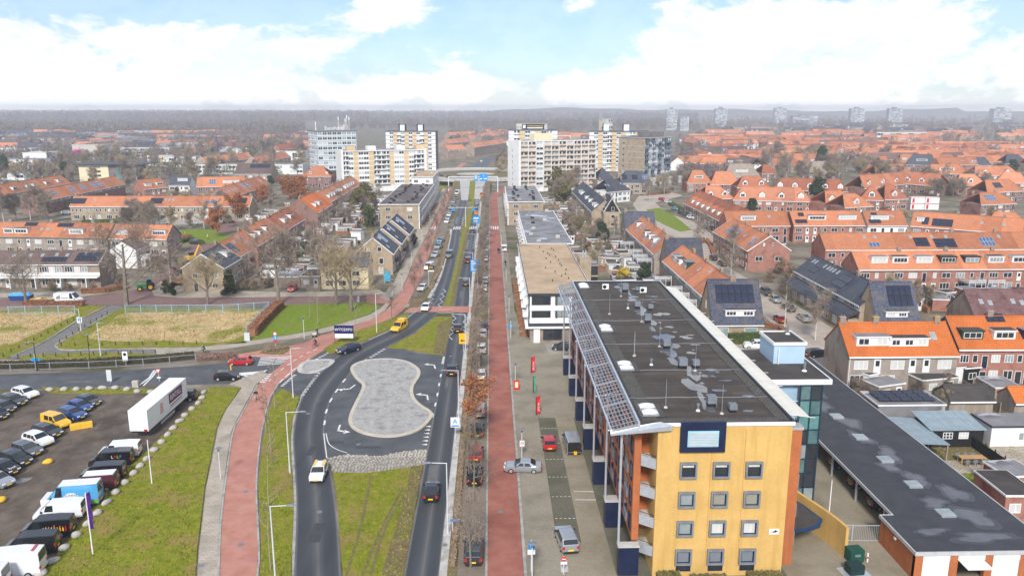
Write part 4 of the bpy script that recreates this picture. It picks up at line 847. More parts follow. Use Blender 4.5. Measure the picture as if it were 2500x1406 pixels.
# ================================================================== garage block
gar = thing('garage_block', 'long low garage block with dark flat roof and square skylights', 'garage', (39.55, 66.5, 0))
def gbox(b, x0, x1, y0, y1, z0, z1, mi=0): return b.box(x0-39.55, x1-39.55, y0-66.5, y1-66.5, z0, z1, mi)
groof = M('garage_roof_felt', (.044, .047, .056), (.06, .063, .072), .6, .65, .15, detail=8)
MB().prism([(0, 0), (13.5, 0), (13.5, 60), (1.35, 60), (1.35, 7), (0, 7)], 2.75, 3.0).ob('roof', groof, gar)
b = MB(); gbox(b, 39.45, 53.15, 66.38, 66.52, 2.7, 3.06); gbox(b, 39.45, 39.57, 66.52, 73.5, 2.7, 3.06); gbox(b, 39.45, 40.9, 73.5, 73.6, 2.7, 3.06); gbox(b, 40.78, 40.9, 73.6, 126.5, 2.7, 3.06); gbox(b, 53.03, 53.15, 66.52, 126.5, 2.7, 3.06); b.ob('roof_edge', M('pale_edge', (.42, .42, .43), (.5, .5, .5), 1, .5), gar)
wet = M('wet_felt', (.030, .032, .037), (.04, .042, .048), .8, .35, spec=.6); drying = M('drying_felt', (.08, .084, .095), (.115, .12, .133), .7, .35, spec=.6)
for k, (x, y, s1, s2) in enumerate(((47.5, 69, 3.6, 1.0), (43, 70.2, 1.9, .7), (48.8, 73, 2.2, 2.2), (46.5, 76, 1.6, 1.3), (49.8, 78, 1.3, 2.4), (47.5, 81.5, 1.3, 1.8), (46.0, 85, 1.4, 1.6), (47.6, 88, 1.2, 2.4), (46.4, 93, 1.2, 2.2), (47.2, 98, 1.3, 2.6), (46.0, 104, 1.4, 2.3), (47.5, 110, 1.2, 3))):
 n = 26; ph = [random.uniform(0, 6.3) for _ in range(5)]; rad = [1+.22*math.sin(2*6.283*i/n+ph[0])+.16*math.sin(3*6.283*i/n+ph[1])+.1*math.sin(5*6.283*i/n+ph[2])+.07*math.sin(8*6.283*i/n+ph[3]) for i in range(n)]
 for sc_, m_, z in ((1.0, wet, 3.004+k*.0007), (.72, drying, 3.0135+k*.0006)):
  q = [(x+s1*sc_*rad[i]*math.cos(6.283*i/n)-39.55, y+s2*sc_*rad[i]*math.sin(6.283*i/n)-66.5) for i in range(n)]
  q = [(min(max(a_, .2), 13.3), max(b_, .2)) for a_, b_ in q]
  b = MB(); b.add([(a_, b_, z) for a_, b_ in q], [tuple(range(n))]); b.ob('damp_patch', m_, gar)
for y in (73.6, 80.0, 86.4, 93.0, 100, 107.5): 
 xx = 46.3
 OB('skylight', slabmesh(1.5, 1.5, .22, (alu, glass2), 'skylight'), gar, (xx-39.55, y-66.5, 3.0))
b = MB(); gbox(b, 39.6, 39.9, 66.6, 73.4, 0, 2.7); gbox(b, 52.7, 53.0, 66.6, 126, 0, 2.7); gbox(b, 41.2, 52.7, 125.7, 126, 0, 2.7); gbox(b, 46.8, 47, 73.5, 125, 0, 2.7); gbox(b, 39.9, 46.8, 73.1, 73.4, 0, 2.7); b.ob('wall', B_org, gar)
for i in range(5):
 x = 39.6+3.35*i; MB().box(x-39.55, x+.75-39.55, 0.05, .5, 0, 2.7).ob('wall_pier', B_org, gar)
 if i < 4:
  MB().box(x+.75-39.55, x+3.35-39.55, .1, .3, 2.05, 2.7).ob('garage_lintel', white, gar)
  if i == 1:
   b = MB(); b.hexa([(x+.85-39.55, -1.4, 1.95), (x+3.25-39.55, -1.4, 1.95), (x+3.25-39.55, .3, 2.0), (x+.85-39.55, .3, 2.0)], [(x+.85-39.55, -1.4, 2.02), (x+3.25-39.55, -1.4, 2.02), (x+3.25-39.55, .3, 2.06), (x+.85-39.55, .3, 2.06)]); o = b.ob('garage_door', white, gar); o['label'] = 'white garage door tilted half open'
  else: MB().box(x+.75-39.55, x+3.35-39.55, .15, .25, 0, 2.05).ob('garage_door', white, gar)
for k in range(8): MB().box(41.0-39.55, 41.2-39.55, 9+k*6.5, 9.2+k*6.5, 0, 2.75).ob('post', steel, gar)
MB().box(-.12, 0.05, 3.6, 3.9, 2.2, 2.4).ob('wall_lamp', white, gar)
# ================================================================== houses
def XR(row, u, v): p = G(u, v, row.he)-row.root.location; a = row.root.rotation_euler.z; return p.x*math.cos(a)+p.y*math.sin(a)
def ridge_h(E, y): pass
HOUSES = 'houses around the main road'
# ---- left of the road, nearest first
r = Row('brown-roofed terrace with black solar roofs and white upper storey at left edge', (-95, 646), (241, 644.7), 5.9, 9, 2.5, T_brown, B_brown, seed=1, gable=white, wins=None)
MB().box(0, r.L, -1.6, 0, 2.65, 2.85).ob('canopy', white, r.root); MB().box(0, r.L, -.03, 0, 3.0, 3.8).ob('cladding', white, r.root)
for i in range(round(r.L/6.2)):
 x = i*6.2
 for q, w_, nx in ((1.3, 1.9, 3), (3.4, 1.5, 2), (5.2, 1.4, 2)): r.w(x+q, 3.9, w_, 1.45, nx)
 r.w(x+1.8, .6, 2.4, 1.8, 3); door(r.root, x+4.6, 0, 0); MB().box(x+5.9, x+6.1, -1.6, 0, 0, 2.65).ob('porch_post', white, r.root)
r.pv(r.L-3.4, .16, 6, 2); r.pv(r.L-11.5, .14, 6, 1); r.sky(r.L-4.6, .72); r.sky(r.L-8.9, .62); r.sky(r.L-11.5, .66); r.sky(r.L-15, .62); r.sky(r.L-18, .62); r.sky(r.L-22, .6)
r.w(5.5, 3.4, .8, 1.3, 1, 'R'); r.w(6.2, .9, .8, 1.6, 1, 'R')
def GH(label, uL, uR, v, L_, he, rise, roof, wall, **k):       # house with its gable to the camera, ridge running back
 A, B = G(uL, v), G(uR, v); w_ = B.x-A.x
 return Row(label, None, None, he, w_, rise, roof, wall, n=k.pop('n', 1), world=((B.x, B.y), (B.x, B.y+L_)), **k)
r = Row('long orange terrace with white dormers behind the brown-roofed terrace', (-95, 575), (261, 580), 5.7, 9, 3.4, T_or, B_grey, seed=3, pv=0, fascia=B_grey, unitw=6.6)
for u, w_ in ((15, 3.), (48, 4.2), (190, 4.4)): r.dormer(XR(r, u, 577), w_, 4, .18, 1.4)
for u in (95, 112, 155, 228, 250): r.sky(XR(r, u, 577), .5)
r.pv(XR(r, 60, 577), .72, 4, 1); r.pv(XR(r, 150, 577), .68, 5, 1)
r = Row('short orange-roofed end terrace with white dormer beside the excavator', (266, 582), (407, 583.5), 5.6, 9, 3.4, T_or, B_grey, seed=4, gable=slatecol, n=3, chim=False); r.dormer(3.5, 3.8, 4); r.dormer(XR(r, 385, 583), 4.2, 5, .22); r.sky(XR(r, 350, 583), .6); r.w(4.5, 3.3, .7, 1.5, 1, 'R'); r.w(6.5, 3.4, .6, 1.2, 1, 'R')
GH('white rendered house with gable behind the large bare tree', 272, 336, 655, 8, 5.2, 2.4, T_brown, white, chim=False, wins=None).w(3.5, 3.6, .8, 1.1, 2, 'L')
flatbox('white annex with grey flat roof beside the white gabled house', (338, 652), (368, 650), 6, 3.4, white, name='house_annex', cat='annex')
r = GH('tan brick corner house with dark roof and white dormer facing the brick street', 450, 549, 711, 13.8, 5.7, 3.4, T_slate, B_tan, seed=6, gable=white, n=2); r.dormer(9.5, 3.2, 3, .3); r.sky(4, .7); r.pv(5.6, .3, 2, 1); r.w(1.8, 3.3, .9, 1.2, 1, 'L'); 
r.w(2.2, .8, 1.4, 1.2, 2, 'L'); r.w(6.9, 3.3, 1.3, 1.2, 2, 'L'); door(r.root, 0, 6.8, 0, 'L'); r.w(4.8, 7, .5, .7, 1, 'L')
def RX(label, x, y0, y1, he, D, rise, roof, wall, **k): return Row(label, None, None, he, D, rise, roof, wall, world=((x, y0), (x, y1)), **k)   # visible side faces right
def LX(label, x, y0, y1, he, D, rise, roof, wall, **k): return Row(label, None, None, he, D, rise, roof, wall, world=((x, y1), (x, y0)), **k)   # visible side faces left
def FX(label, x0, x1, y, he, D, rise, roof, wall, **k): return Row(label, None, None, he, D, rise, roof, wall, world=((x0, y), (x1, y)), **k)
r = RX('low orange-roofed pair with solar panels behind the tan corner house', -67, 206.8, 221, 5.2, 9.6, 3.6, T_or, B_red, n=2, seed=8); r.pv(6, .2, 4, 2); r.sky(10, .7); r.sky(11.4, .7)
r = RX('red brick terrace with three small white dormers and one solar panel', -65.4, 222, 248.5, 6.2, 10, 3.9, T_or, B_red, n=4, seed=9); r.dormer(4.5, 2.2, 3, .3); r.dormer(10, 3, 3, .3); r.dormer(17, 2.2, 2, .34); r.pv(6, .72, 3, 1); chimney(r.root, .5, 5, 10, 1)
r = RX('red-tiled terrace with two white dormers and white balcony railings', -64.8, 250, 277, 6.2, 10, 4, T_red, B_red, n=4, seed=10); r.dormer(8, 3.4, 3, .3); r.dormer(17, 3.4, 3, .34)
r = RX('dark brick gabled house with arched window and bright orange roof', -64.4, 297, 325, 5.8, 13, 5, T_or2, B_dred, n=4, seed=11, chim=False); r.dormer(6, 2.4, 2, .25); r.dormer(13, 3.6, 3, .25); chimney(r.root, .5, 6.5, 10.6, 1, top=moss)
OB('balcony', MB().box(-1.5, 1.5, -.9, 0, 0, .12).box(-1.5, 1.5, -.9, -.84, .12, 1.0).mesh('balcony', white), r.root, (0, 10.3, 3), FACE['L']); win(r.root, 0, 10.3, 3.1, 1.1, 2.2, 1, 1, 'L')
r = RX('long pale orange terrace with small dormers next to the white flats', -66.8, 331, 414, 5.7, 9.5, 3.8, T_pale, B_brown, seed=12, dorm=.55)
r = RX('brown brick terrace with long roof panels behind russet trees', -112, 345, 410, 6, 10, 4, T_pale, B_brown, seed=13, sky=.4); r.pv(30, .3, 3, 2, pvblue); r.pv(36, .3, 3, 2, pvblue)
r = Row('tan terrace with paired windows and many roof solar arrays', (170.5, 504), (609, 503.4), 5.7, 9, 3.3, T_or, B_tan, seed=14, wins='pairs', unitw=6.4, gable=white)
for u, c_, m_ in ((190, 6, pvm), (315, 4, pvblue), (380, 5, pvm), (480, 5, T_brown), (515, 5, pvblue), (585, 5, pvm)):
 if m_ is not T_brown: r.pv(XR(r, u, 503), .2, c_, 2 if m_ is pvm else 1, m_)
for u in (230, 402, 411, 420, 522): r.sky(XR(r, u, 503), .62)
r = RX('long dark brick terrace with blue-grey solar arrays at far left', -187.6, 340, 416, 5.7, 9.5, 3.8, T_or, B_dred, seed=15, wins='band', chim=False)
for x in (12, 28, 38, 48, 54): r.pv(x, .2, 4, 2, pvblue)
r = RX('orange terrace with small dormers behind the dark brick terrace', -219, 340, 424, 5.7, 9.5, 3.8, T_or, B_tan, seed=16, dorm=.5)
RX('pale orange terrace cut off by the left edge', -250, 330, 395, 5.7, 9.5, 3.8, T_or, B_brown, seed=17, dorm=.3)
RX('brown-roofed terrace left of the birches', -205, 285, 318, 5.7, 9.5, 3.8, T_or, B_dred, seed=171, chim=False)
r = Row('orange terrace with wide white dormer in front of the brown hall', (480, 456), (598, 453.6), 5.7, 9.5, 4, T_or, B_dred, seed=18, gable=None); r.dormer(XR(r, 565, 454), 8, 6, .3); r.pv(XR(r, 520, 454), .2, 3, 2, pvblue)
r = Row('white house with blue-black roof and wide dormer', (412, 452), (462, 452), 5.7, 9, 4, T_slate, white, seed=19, n=2); r.dormer(6.5, 5, 4, .4)
Row('orange terrace with dormers left of the white house', (352, 462), (408, 457), 5.7, 9, 4, T_or, B_red, seed=20, dorm=.6)
r = Row('large brick villa with hipped orange roof by the grey tower', (736, 430.5), (808, 430.5), 6.2, 13, 5, T_or, B_dred, seed=21, n=2, hip=(6, 6), name='villa', cat='house'); r.dormer(5, 1.4, 1, .2, 1.1); r.dormer(14, 1.2, 1, .2, 1.1)
Row('brown-roofed hall with dark solar sheet behind the orange terraces', (573, 425), (662, 425), 5.5, 13, 5.5, T_brown, B_tan, seed=22, name='hall', cat='building').pv(14, .55, 12, 2)
Row('orange gabled row left of centre beyond the shops', (506, 399), (618, 387), 5.7, 10, 4.2, T_pale, B_tan, seed=23, gable=white)
Row('orange gabled row right beside the grey tower beyond the shops', (632, 399), (710, 383), 5.7, 10, 4.2, T_pale, B_tan, seed=24, gable=white)
Row('red-roofed house left of the grey tower', (685, 366), (735, 362), 6, 10, 4.5, T_red, B_red, seed=25, n=2)
r = FX('cream rendered house with dark roof and two pale chimneys', -42, -30.4, 193.5, 5.4, 8, 2.8, T_slate, M('yellow_cream_render', (.66, .56, .34), (.72, .62, .40), .4, .85), wins=None, chim=False, name='house', cat='house')
for x in (.5, r.L-.5): chimney(r.root, x, 4.6, 8.2, 1.3, .9, .7, M('cream_chimney', (.6, .5, .3), (.66, .55, .35), 1, .9))
for x, w_, nx in ((2, 1.9, 2), (5.2, 1.9, 2), (8.6, 1.9, 2)): r.w(x, 3.3, w_, 1.2, nx, pm=glass); r.w(x, .8, w_, 1.4, nx, pm=glass)
flatbox('tan garage with brown doors beside the cream house', (735, 703), (782, 703), 8, 2.9, wood, name='garage', cat='garage'); flatbox('long low carport with white edge behind the red parked hatchback', (670, 703), (733, 703), 7, 2.7, B_brown, name='carport', cat='carport', wins=0)
# slate-roofed tan houses stepping back along the left cycle path
for i, (y0, y1, x, lab) in enumerate(((210.3, 224, -26.4, 'nearest tan brick house with slate roof, gable and grey panels by cycle path'), (227, 241, -26.0, 'middle tan brick house with slate roof in the stepped slate row'), (244, 259, -25.4, 'farthest tan brick house of the stepped slate row'))):
 r = RX(lab, x, y0, y1, 5.7, 10.2, 4.3, T_slate, B_tan, n=2, seed=30+i, gable=white, fascia=white); r.pv(r.L*.55, .42, 3, 2, pvblue) if i != 1 else r.pv(8, .5, 2, 2, pvblue); r.sky(3.2, .3); r.sky(4.2, .78); r.sky(5.4, .78)
 OB('balcony', MB().box(-3, 3, -1.1, 0, 0, .15).box(-3, 3, -1.1, -1.02, .15, 1.1).mesh('balcony', navy), r.root, (r.L*.55, 0, 2.75))
 if i == 0:
  for yy in (3.4, 6.8): r.w(yy, 6.4, 1.1, 1.2, 1, 'L')
  r.w(3.0, 3.0, 1.2, 1.6, 1, 'L'); r.w(6.6, 3.6, .9, .8, 2, 'L'); r.w(3.2, .3, 1.3, 1.9, 2, 'L'); door(r.root, 0, 7.4, 0, 'L')
# ---- right of the road
r = FX('bright orange terrace with two wide white dormers above the garage roof', 55.9, 73.2, 118.3, 5.75, 9.2, 3.9, T_or2, B_grey, seed=40, wins=None, chim=False)
r.dormer(4.2, 5.3, 4, .26, 1.45, groups=[(-1.5, 1.7, 2), (1.4, 1.7, 2)]); r.dormer(9.9, 6.2, 4, .24, 1.3, groups=[(-2.1, 1.3, 2), (0, 1.3, 2), (2.1, 1.3, 2)]); r.sky(14.4, .55, .9, 1.5)
for x, w_, nx in ((2.0, 2.2, 3), (7.8, 2.2, 2), (15.3, 2.2, 3)): r.w(x, 3.45, w_, 1.45, nx, pm=curtain)
for x in (4.6, 10.2, 12.4): door(r.root, x, 0, 2.9, 'F', white, .95, 2.2)
r.w(1.6, .15, 2.4, 2.4, 3); r.w(6.5, .2, 2.2, 2.3, 3); r.w(15.8, .6, 1.9, 1.7, 3)
for x in (.3, 5.9, 15.9): chimney(r.root, max(.5, x), 4.6, 9.65, 1.1, .9, .6, top=moss if x > 1 else kerbm)
MB().box(.1, .2, -.15, -.05, 0, 5.5).ob('drain_pipe', white, r.root)
r = Row('orange terrace with green and white dormers cut by the right edge', (2341, 850.5), (2560, 850), 6, 9.5, 3.9, T_or2, B_red, seed=41, n=4, gable=slatecol); r.dormer(2.7, 3.5, 3, .25, 1.4, M('dark_green_paint', (.02, .05, .04), (.03, .07, .05), 1, .6)); r.dormer(7.9, 3.5, 3, .25, 1.4); r.dormer(12.5, 3.2, 3, .25, 1.4, navy); r.pv(7.9, .8, 3, 1)
ext = 'flat-roofed rear extensions of the bright orange terrace'
flatbox('brick shed with white-edged felt roof and small window in front of orange terrace', (2142, 984), (2205, 975), 3.6, 2.5, B_brown, group=ext)
flatbox('double brick shed with two tiny square windows in garden', (2248, 968), (2336, 960), 3.4, 2.5, B_grey, group=ext)
flatbox('white glazed conservatory beside the orange terrace doors', (2118, 958), (2160, 948), 3, 2.7, white, group=ext, name='conservatory', cat='conservatory')
flatbox('white glazed extension right under the orange terrace', (2212, 948), (2352, 938), 3, 2.8, white, group=ext, name='house_extension', cat='extension')
flatbox('black timber shed with two pale roof lights behind picket fence', (2352, 940), (2415, 935), 4.5, 2.7, darkm, group=ext)
flatbox('grey timber garden room with glazed door near right edge', (2425, 990), (2490, 990), 5, 2.7, wood, greyfelt, group=ext, name='garden_room')
flatbox('red brick outhouse with white pipe at right edge', (2448, 1270), (2530, 1270), 6, 2.8, B_red, group=ext, name='outhouse'); flatbox('small red brick outhouse with white-framed window by the lawn', (2455, 1218), (2530, 1213), 4, 2.6, B_red, group=ext, name='outhouse')
# back gardens beside the garages
def gshed(label, x0, x1, y0, y1, h, wall, roof, **k): return flatbox(label, None, None, y1-y0, h, wall, roof, world=((x0, y0), (x1, y0)), **k)
o = gshed('low annex carrying a bank of tilted black solar panels', 54, 63.5, 104, 109.5, 2.9, greyfelt, greyfelt, name='annex', cat='annex', wins=0)
for i in range(5):
 for j in range(3):
  OB('solar_panel', slabmesh(1.55, 1.0, .05, (darkm, pvm), 'solar_panel'), o, (1.3+i*1.6, 1.3+j*1.35, 3.45), rot=(R(14), 0, 0))
corr = M('corrugated_sheet', (.28, .36, .40), (.36, .44, .48), 1, .5, .6, kind='brick', size=(.16, 8), mortar=(.2, .26, .3), msize=.03)
o = thing('garden_shed', 'black timber garden shed with pale blue corrugated roof and white windows', 'shed', (57.5, 96.5, 0)); MB().box(0, 7, 0, 4.5, 0, 2.4).ob('wall', darkm, o)
MB().hexa([(-.3, -.3, 2.45), (7.2, -.3, 2.45), (7.2, 5, 3.1), (-.3, 5, 3.1)], [(-.3, -.3, 2.53), (7.2, -.3, 2.53), (7.2, 5, 3.18), (-.3, 5, 3.18)]).ob('roof', corr, o); win(o, 2.2, 0, 1.2, 1.3, .9, 3, 2); win(o, 4.3, 0, 1.2, 1.3, .9, 3, 2)
o = thing('garden_shelter', 'open timber shelter with pale blue-grey sheet roof against the garages', 'shelter', (53.6, 92, 0)); MB().hexa([(0, 0, 2.5), (3.8, 0, 2.3), (3.8, 9, 2.3), (0, 9, 2.5)], [(0, 0, 2.58), (3.8, 0, 2.38), (3.8, 9, 2.38), (0, 9, 2.58)]).ob('roof', corr, o)
for q in ((3.6, .2), (3.6, 4.4), (3.6, 8.8)): MB().box(q[0]-.08, q[0]+.08, q[1]-.08, q[1]+.08, 0, 2.3).ob('post', wood, o)
gshed('white-walled garden house with flat grey roof and dark green door', 65.5, 80, 96.5, 101, 2.7, white, greyfelt, name='garden_house', cat='shed', fascia=slatecol)
gshed('black open garden store right of the white garden house', 74, 82, 91.5, 95.5, 2.3, darkm, greyfelt, wins=0, fascia=slatecol)
for i, (x, y, lab, rm) in enumerate(((66.5, 108, 'weathered shed with mossy pitched roof behind the white garden house', bitumen), (75.5, 107, 'shed with small pitched orange tiled roof at right edge', T_or2))):
 FX(lab, x, x+6.5, y, 2.1, 4.2, 1.5, rm, wood, name='garden_shed', cat='shed', wins=None, chim=False, seed=45+i)
struct(area('garden', [(53.2, 66), (90, 66), (90, 117.5), (53.2, 117.5)], verge, .03, world=True)); struct(area('lawn', [(55.6, 77.5), (59.8, 77.5), (60.6, 88.6), (56.4, 88.6)], lushgrass, .05, world=True)); struct(area('lawn', [(64, 72), (72, 72), (72, 79), (64, 79)], lushgrass, .05, world=True))
struct(area('terrace_paving', [(54.6, 88.8), (62, 88.8), (62, 92.5), (54.6, 92.5)], tilepave, .055, world=True)); struct(area('terrace_paving', [(63.6, 84), (72, 84), (72, 96.4), (65, 96.4)], tilepave, .055, world=True)); struct(area('terrace_paving', [(55, 79.5), (58.5, 79.5), (58.7, 82), (55.4, 82)], baybrick, .06, world=True))
struct(area('terrace_paving', [(56.5, 110), (62.5, 110), (62.5, 118), (56.5, 118)], tilepave, .055, world=True))
# slate corner house with big solar array
r = FX('corner house with steep mixed slate roof and large blue-black solar array', 42.3, 52.2, 147.2, 3.2, 9.8, 7.4, T_multi, B_tan, name='house', cat='house', n=1, wins=None, chim=False, gable=slatecol); r.pv(5, .44, 6, 2, pvm, 1.25, 1.9); r.dormer(5.5, 5.6, 6, .14, 1.2, groups=[(-1.7, 1.9, 3), (1.6, 1.9, 3)]); chimney(r.root, 5, 4.9, 10.6, 1, 1.1, .6)
r.w(2, .6, 2.5, 1.7, 1, pm=M('teal_pane', (.2, .28, .27), (.25, .33, .32), 1, .15)); r.w(7.6, .6, 2.5, 1.7, 1, pm=MATS['teal_pane']); r.w(5, 5, .7, 1.6, 1, 'L'); r.w(3, 2.6, .8, 1.2, 1, 'L')
r = LX('orange terrace with grey-topped dormers running behind the flat-roofed block', 43.9, 158.5, 199.5, 5.6, 9.4, 3.9, T_or, B_grey, seed=50, n=7, wins='band'); r.dormer(6, 3.6, 4, .25); r.dormer(10.5, 3.4, 4, .25); r.dormer(16.5, 3.6, 3, .3, 1.6, MATS['dark_green_paint']); r.sky(24, .6); r.sky(30, .8)
FX('cross-gabled house with mixed slate roof between the two orange terraces', 45, 54.5, 199.8, 4.2, 9, 6.2, T_multi, B_brown, name='house', cat='house', n=1, wins=None, seed=51)
r = LX('orange terrace with white dormers and tilted panels further up the same line', 43.6, 209.5, 254, 5.6, 9.4, 3.9, T_or, B_grey, seed=52, n=8, wins='band', chim=True); r.dormer(6, 2.6, 2, .4); r.dormer(22, 3.2, 2, .3); r.dormer(28, 3.2, 3, .3); r.dormer(34, 3.4, 3, .3); r.pv(12, .2, 2, 2, pvblue); r.pv(25, .1, 2, 1, pvblue); r.pv(37, .1, 2, 2, pvblue)
FX('dark slate cross house with two roof lights at the far end of the orange terraces', 43.5, 53.5, 256, 4.2, 9, 6, T_multi, B_brown, name='house', cat='house', n=1, wins=None, seed=53)
r = GH('tall tan house with black timber gable and slate roof', 1473, 1512, 556, 16, 6, 5, T_slate, B_tan, n=2, seed=54, gable=white, wins='std'); MB().add([(-.05, .3, 6), (-.05, r.D-.3, 6), (-.05, r.D/2, 10.6)], [(0, 2, 1)]).ob('gable_cladding', darkm, r.root); r.w(2.5, 3.6, 1.5, 1.2, 1, 'L'); r.w(2.5, .7, 1.5, 1.2, 1, 'L'); r.w(2.6, 6.3, 1.2, 1.4, 1, 'L'); r.w(6, 6.3, 1.2, 1.4, 1, 'L')
r = LX('slate terrace with white box dormers behind the brown gravel roof', 38, 300, 375, 5.6, 10, 4.2, T_slate, B_tan, seed=55, wins='band', dorm=.6)
Row('slate-roofed hipped house with roof lights beside the white block', (1482, 469), (1538, 464), 5.4, 11, 5, T_slate, white, seed=56, n=3, hip=(4, 4), sky=.8)
Row('dark slate house with blue solar roof under the brown tower', (1512, 447), (1590, 447), 5.8, 12, 5.5, T_slate, B_tan, seed=57, n=3, hip=(4, 4), pv=.7)
Row('pyramid-roofed slate house at the foot of the white block', (1458, 440), (1500, 439), 5.5, 12, 6, T_slate, B_brown, seed=58, n=2, hip=(5, 5))
r = LX('red brick terrace with bay windows and solar roof across the beige street', 69.8, 212.3, 247, 5.8, 11.5, 3.9, T_or, B_red, seed=60, n=5, chim=True, gable=white); r.pv(10, .2, 4, 2, pvblue); r.pv(16, .2, 3, 2, pvblue); r.pv(31, .15, 2, 2, pvblue); r.sky(22, .5); r.sky(28, .6); r.w(3, 2.9, 2, 1.3, 2, 'R', glass); r.w(8.4, 2.9, 2, 1.3, 2, 'R', glass); r.w(4.2, 7, .5, .9, 1, 'R'); r.w(6.6, 7, .5, .9, 1, 'R')
r = LX('red mansard terrace with a line of eight white gabled dormers', 81.5, 264, 335, 4.6, 11, 5.2, T_red, B_dred, seed=61, n=10, hip=(3.5, 3.5), chim=False)
for k in range(8): r.gdormer(9+k*7.6, 2.2, .14, 1.7)
r = LX('slate catslide terrace with long band of white windows along the beige street', 72.7, 151.2, 186, 5.6, 9, 3.4, T_slate, B_tan, seed=62, n=6, wins=None, chim=True)
MB().hexa([(-.2, -3.1, 2.7), (r.L+.1, -3.1, 2.7), (r.L+.1, .1, 4.1), (-.2, .1, 4.1)], [(-.2, -3.1, 2.9), (r.L+.1, -3.1, 2.9), (r.L+.1, .1, 4.3), (-.2, .1, 4.3)]).ob('lower_roof', T_slate, r.root); MB().box(0, r.L, -2.2, 0, 0, 2.7).ob('lower_wall', B_tan, r.root)
for k in range(14): r.w(1.3+k*2.5, 4.35, 2.2, .95, 3)
for k in range(8): win(r.root, 2.4+k*4.4, -2.2, .5, 2.2, 1.9, 2)
r.pv(7, .25, 3, 2); r.pv(21, .2, 5, 2)
for x in (2.5, 4, 9, 11, 12.5, 14, 16): r.sky(x, .75, .6, 1.1)
r = FX('slate-fronted end house with black solar sheet and small white dormer', 73.6, 82, 145.4, 3, 10, 7.4, T_multi, B_tan, name='house', cat='house', n=1, wins=None, chim=False); r.pv(5.4, .42, 4, 2, pvm, 1.2, 2.1); r.dormer(4, 4.2, 4, .17, 1.1, groups=[(-1.1, 1.5, 3), (1.1, 1.5, 3)])
p = G(2371, 708.6, 8.6); FX('brown-tiled house with roof lights behind the orange terrace at right', p.x-1.5, p.x+30, p.y-4.8, 4.2, 9.6, 4.4, rooftile('plum_tiles', (.19, .10, .10), (.25, .15, .14)), B_brown, seed=64, wins=None, sky=1., n=5)
r = FX('orange terrace with six big box dormers above red brick back walls', 88.4, 135, 186.5, 5.7, 9, 3.4, T_or, B_red, seed=65, n=8, chim=True)
for k in range(8): r.dormer(5.9*k+4.8 if k else 5.6, 3.9, 3+k % 2, .3, 1.5, M('black_dormer', (.03, .03, .033), (.05, .05, .05), 1, .6) if k in (3, 4) else white)
r = FX('long orange terrace with black and blue solar arrays', 91.7, 160, 214, 5.7, 9.5, 3.7, T_or, B_red, seed=66, n=11); r.pv(14, .1, 3, 1, pvblue); r.pv(27.5, .12, 4, 2); r.pv(34, .05, 6, 2); r.pv(46, .12, 4, 2, pvblue)
for x in (12, 15, 25, 31, 35, 50): r.sky(x, .72)
for i, (x0, x1, y, lab) in enumerate(((78, 98.8, 260, 'orange-roofed terrace block with one long white dormer'), (100.2, 124, 260.3, 'orange-roofed terrace block with two long white dormers and black panels'), (124.7, 138, 259.6, 'orange-roofed block with panels above and below its dormer'))):
 r = FX(lab, x0, x1, y, 5.7, 9.5, 4, T_or, B_red if i < 2 else white, seed=70+i, n=round((x1-x0)/6), unitw=6); r.dormer(r.L*.35, 6 if i else 5, 5, .35); (r.dormer(r.L*.78, 6, 5, .35) if i == 1 else None); r.pv(2.8, .1, 4, 1) if i else None; r.pv(3.4, .6, 2, 1) if i else None; r.sky(r.L*.7, .6) if i != 1 else None
r = Row('orange terrace bending away with large black solar sheets', None, None, 5.7, 9.5, 4, T_or, B_red, world=((138.6, 258.6), (165, 240)), seed=74, n=5); r.pv(4, .1, 2, 2); r.pv(9, .05, 6, 2); r.dormer(2.5, 2.2, 2, .3); r.sky(20, .5); r.sky(26, .5)
r = Row('terrace with long ribbon of white dormer windows at right edge', None, None, 5.7, 9.5, 4, T_red, white, world=((165.5, 240), (195, 226)), seed=75, n=4, wins=None); r.dormer(15, 26, 14, .3, 1.4)
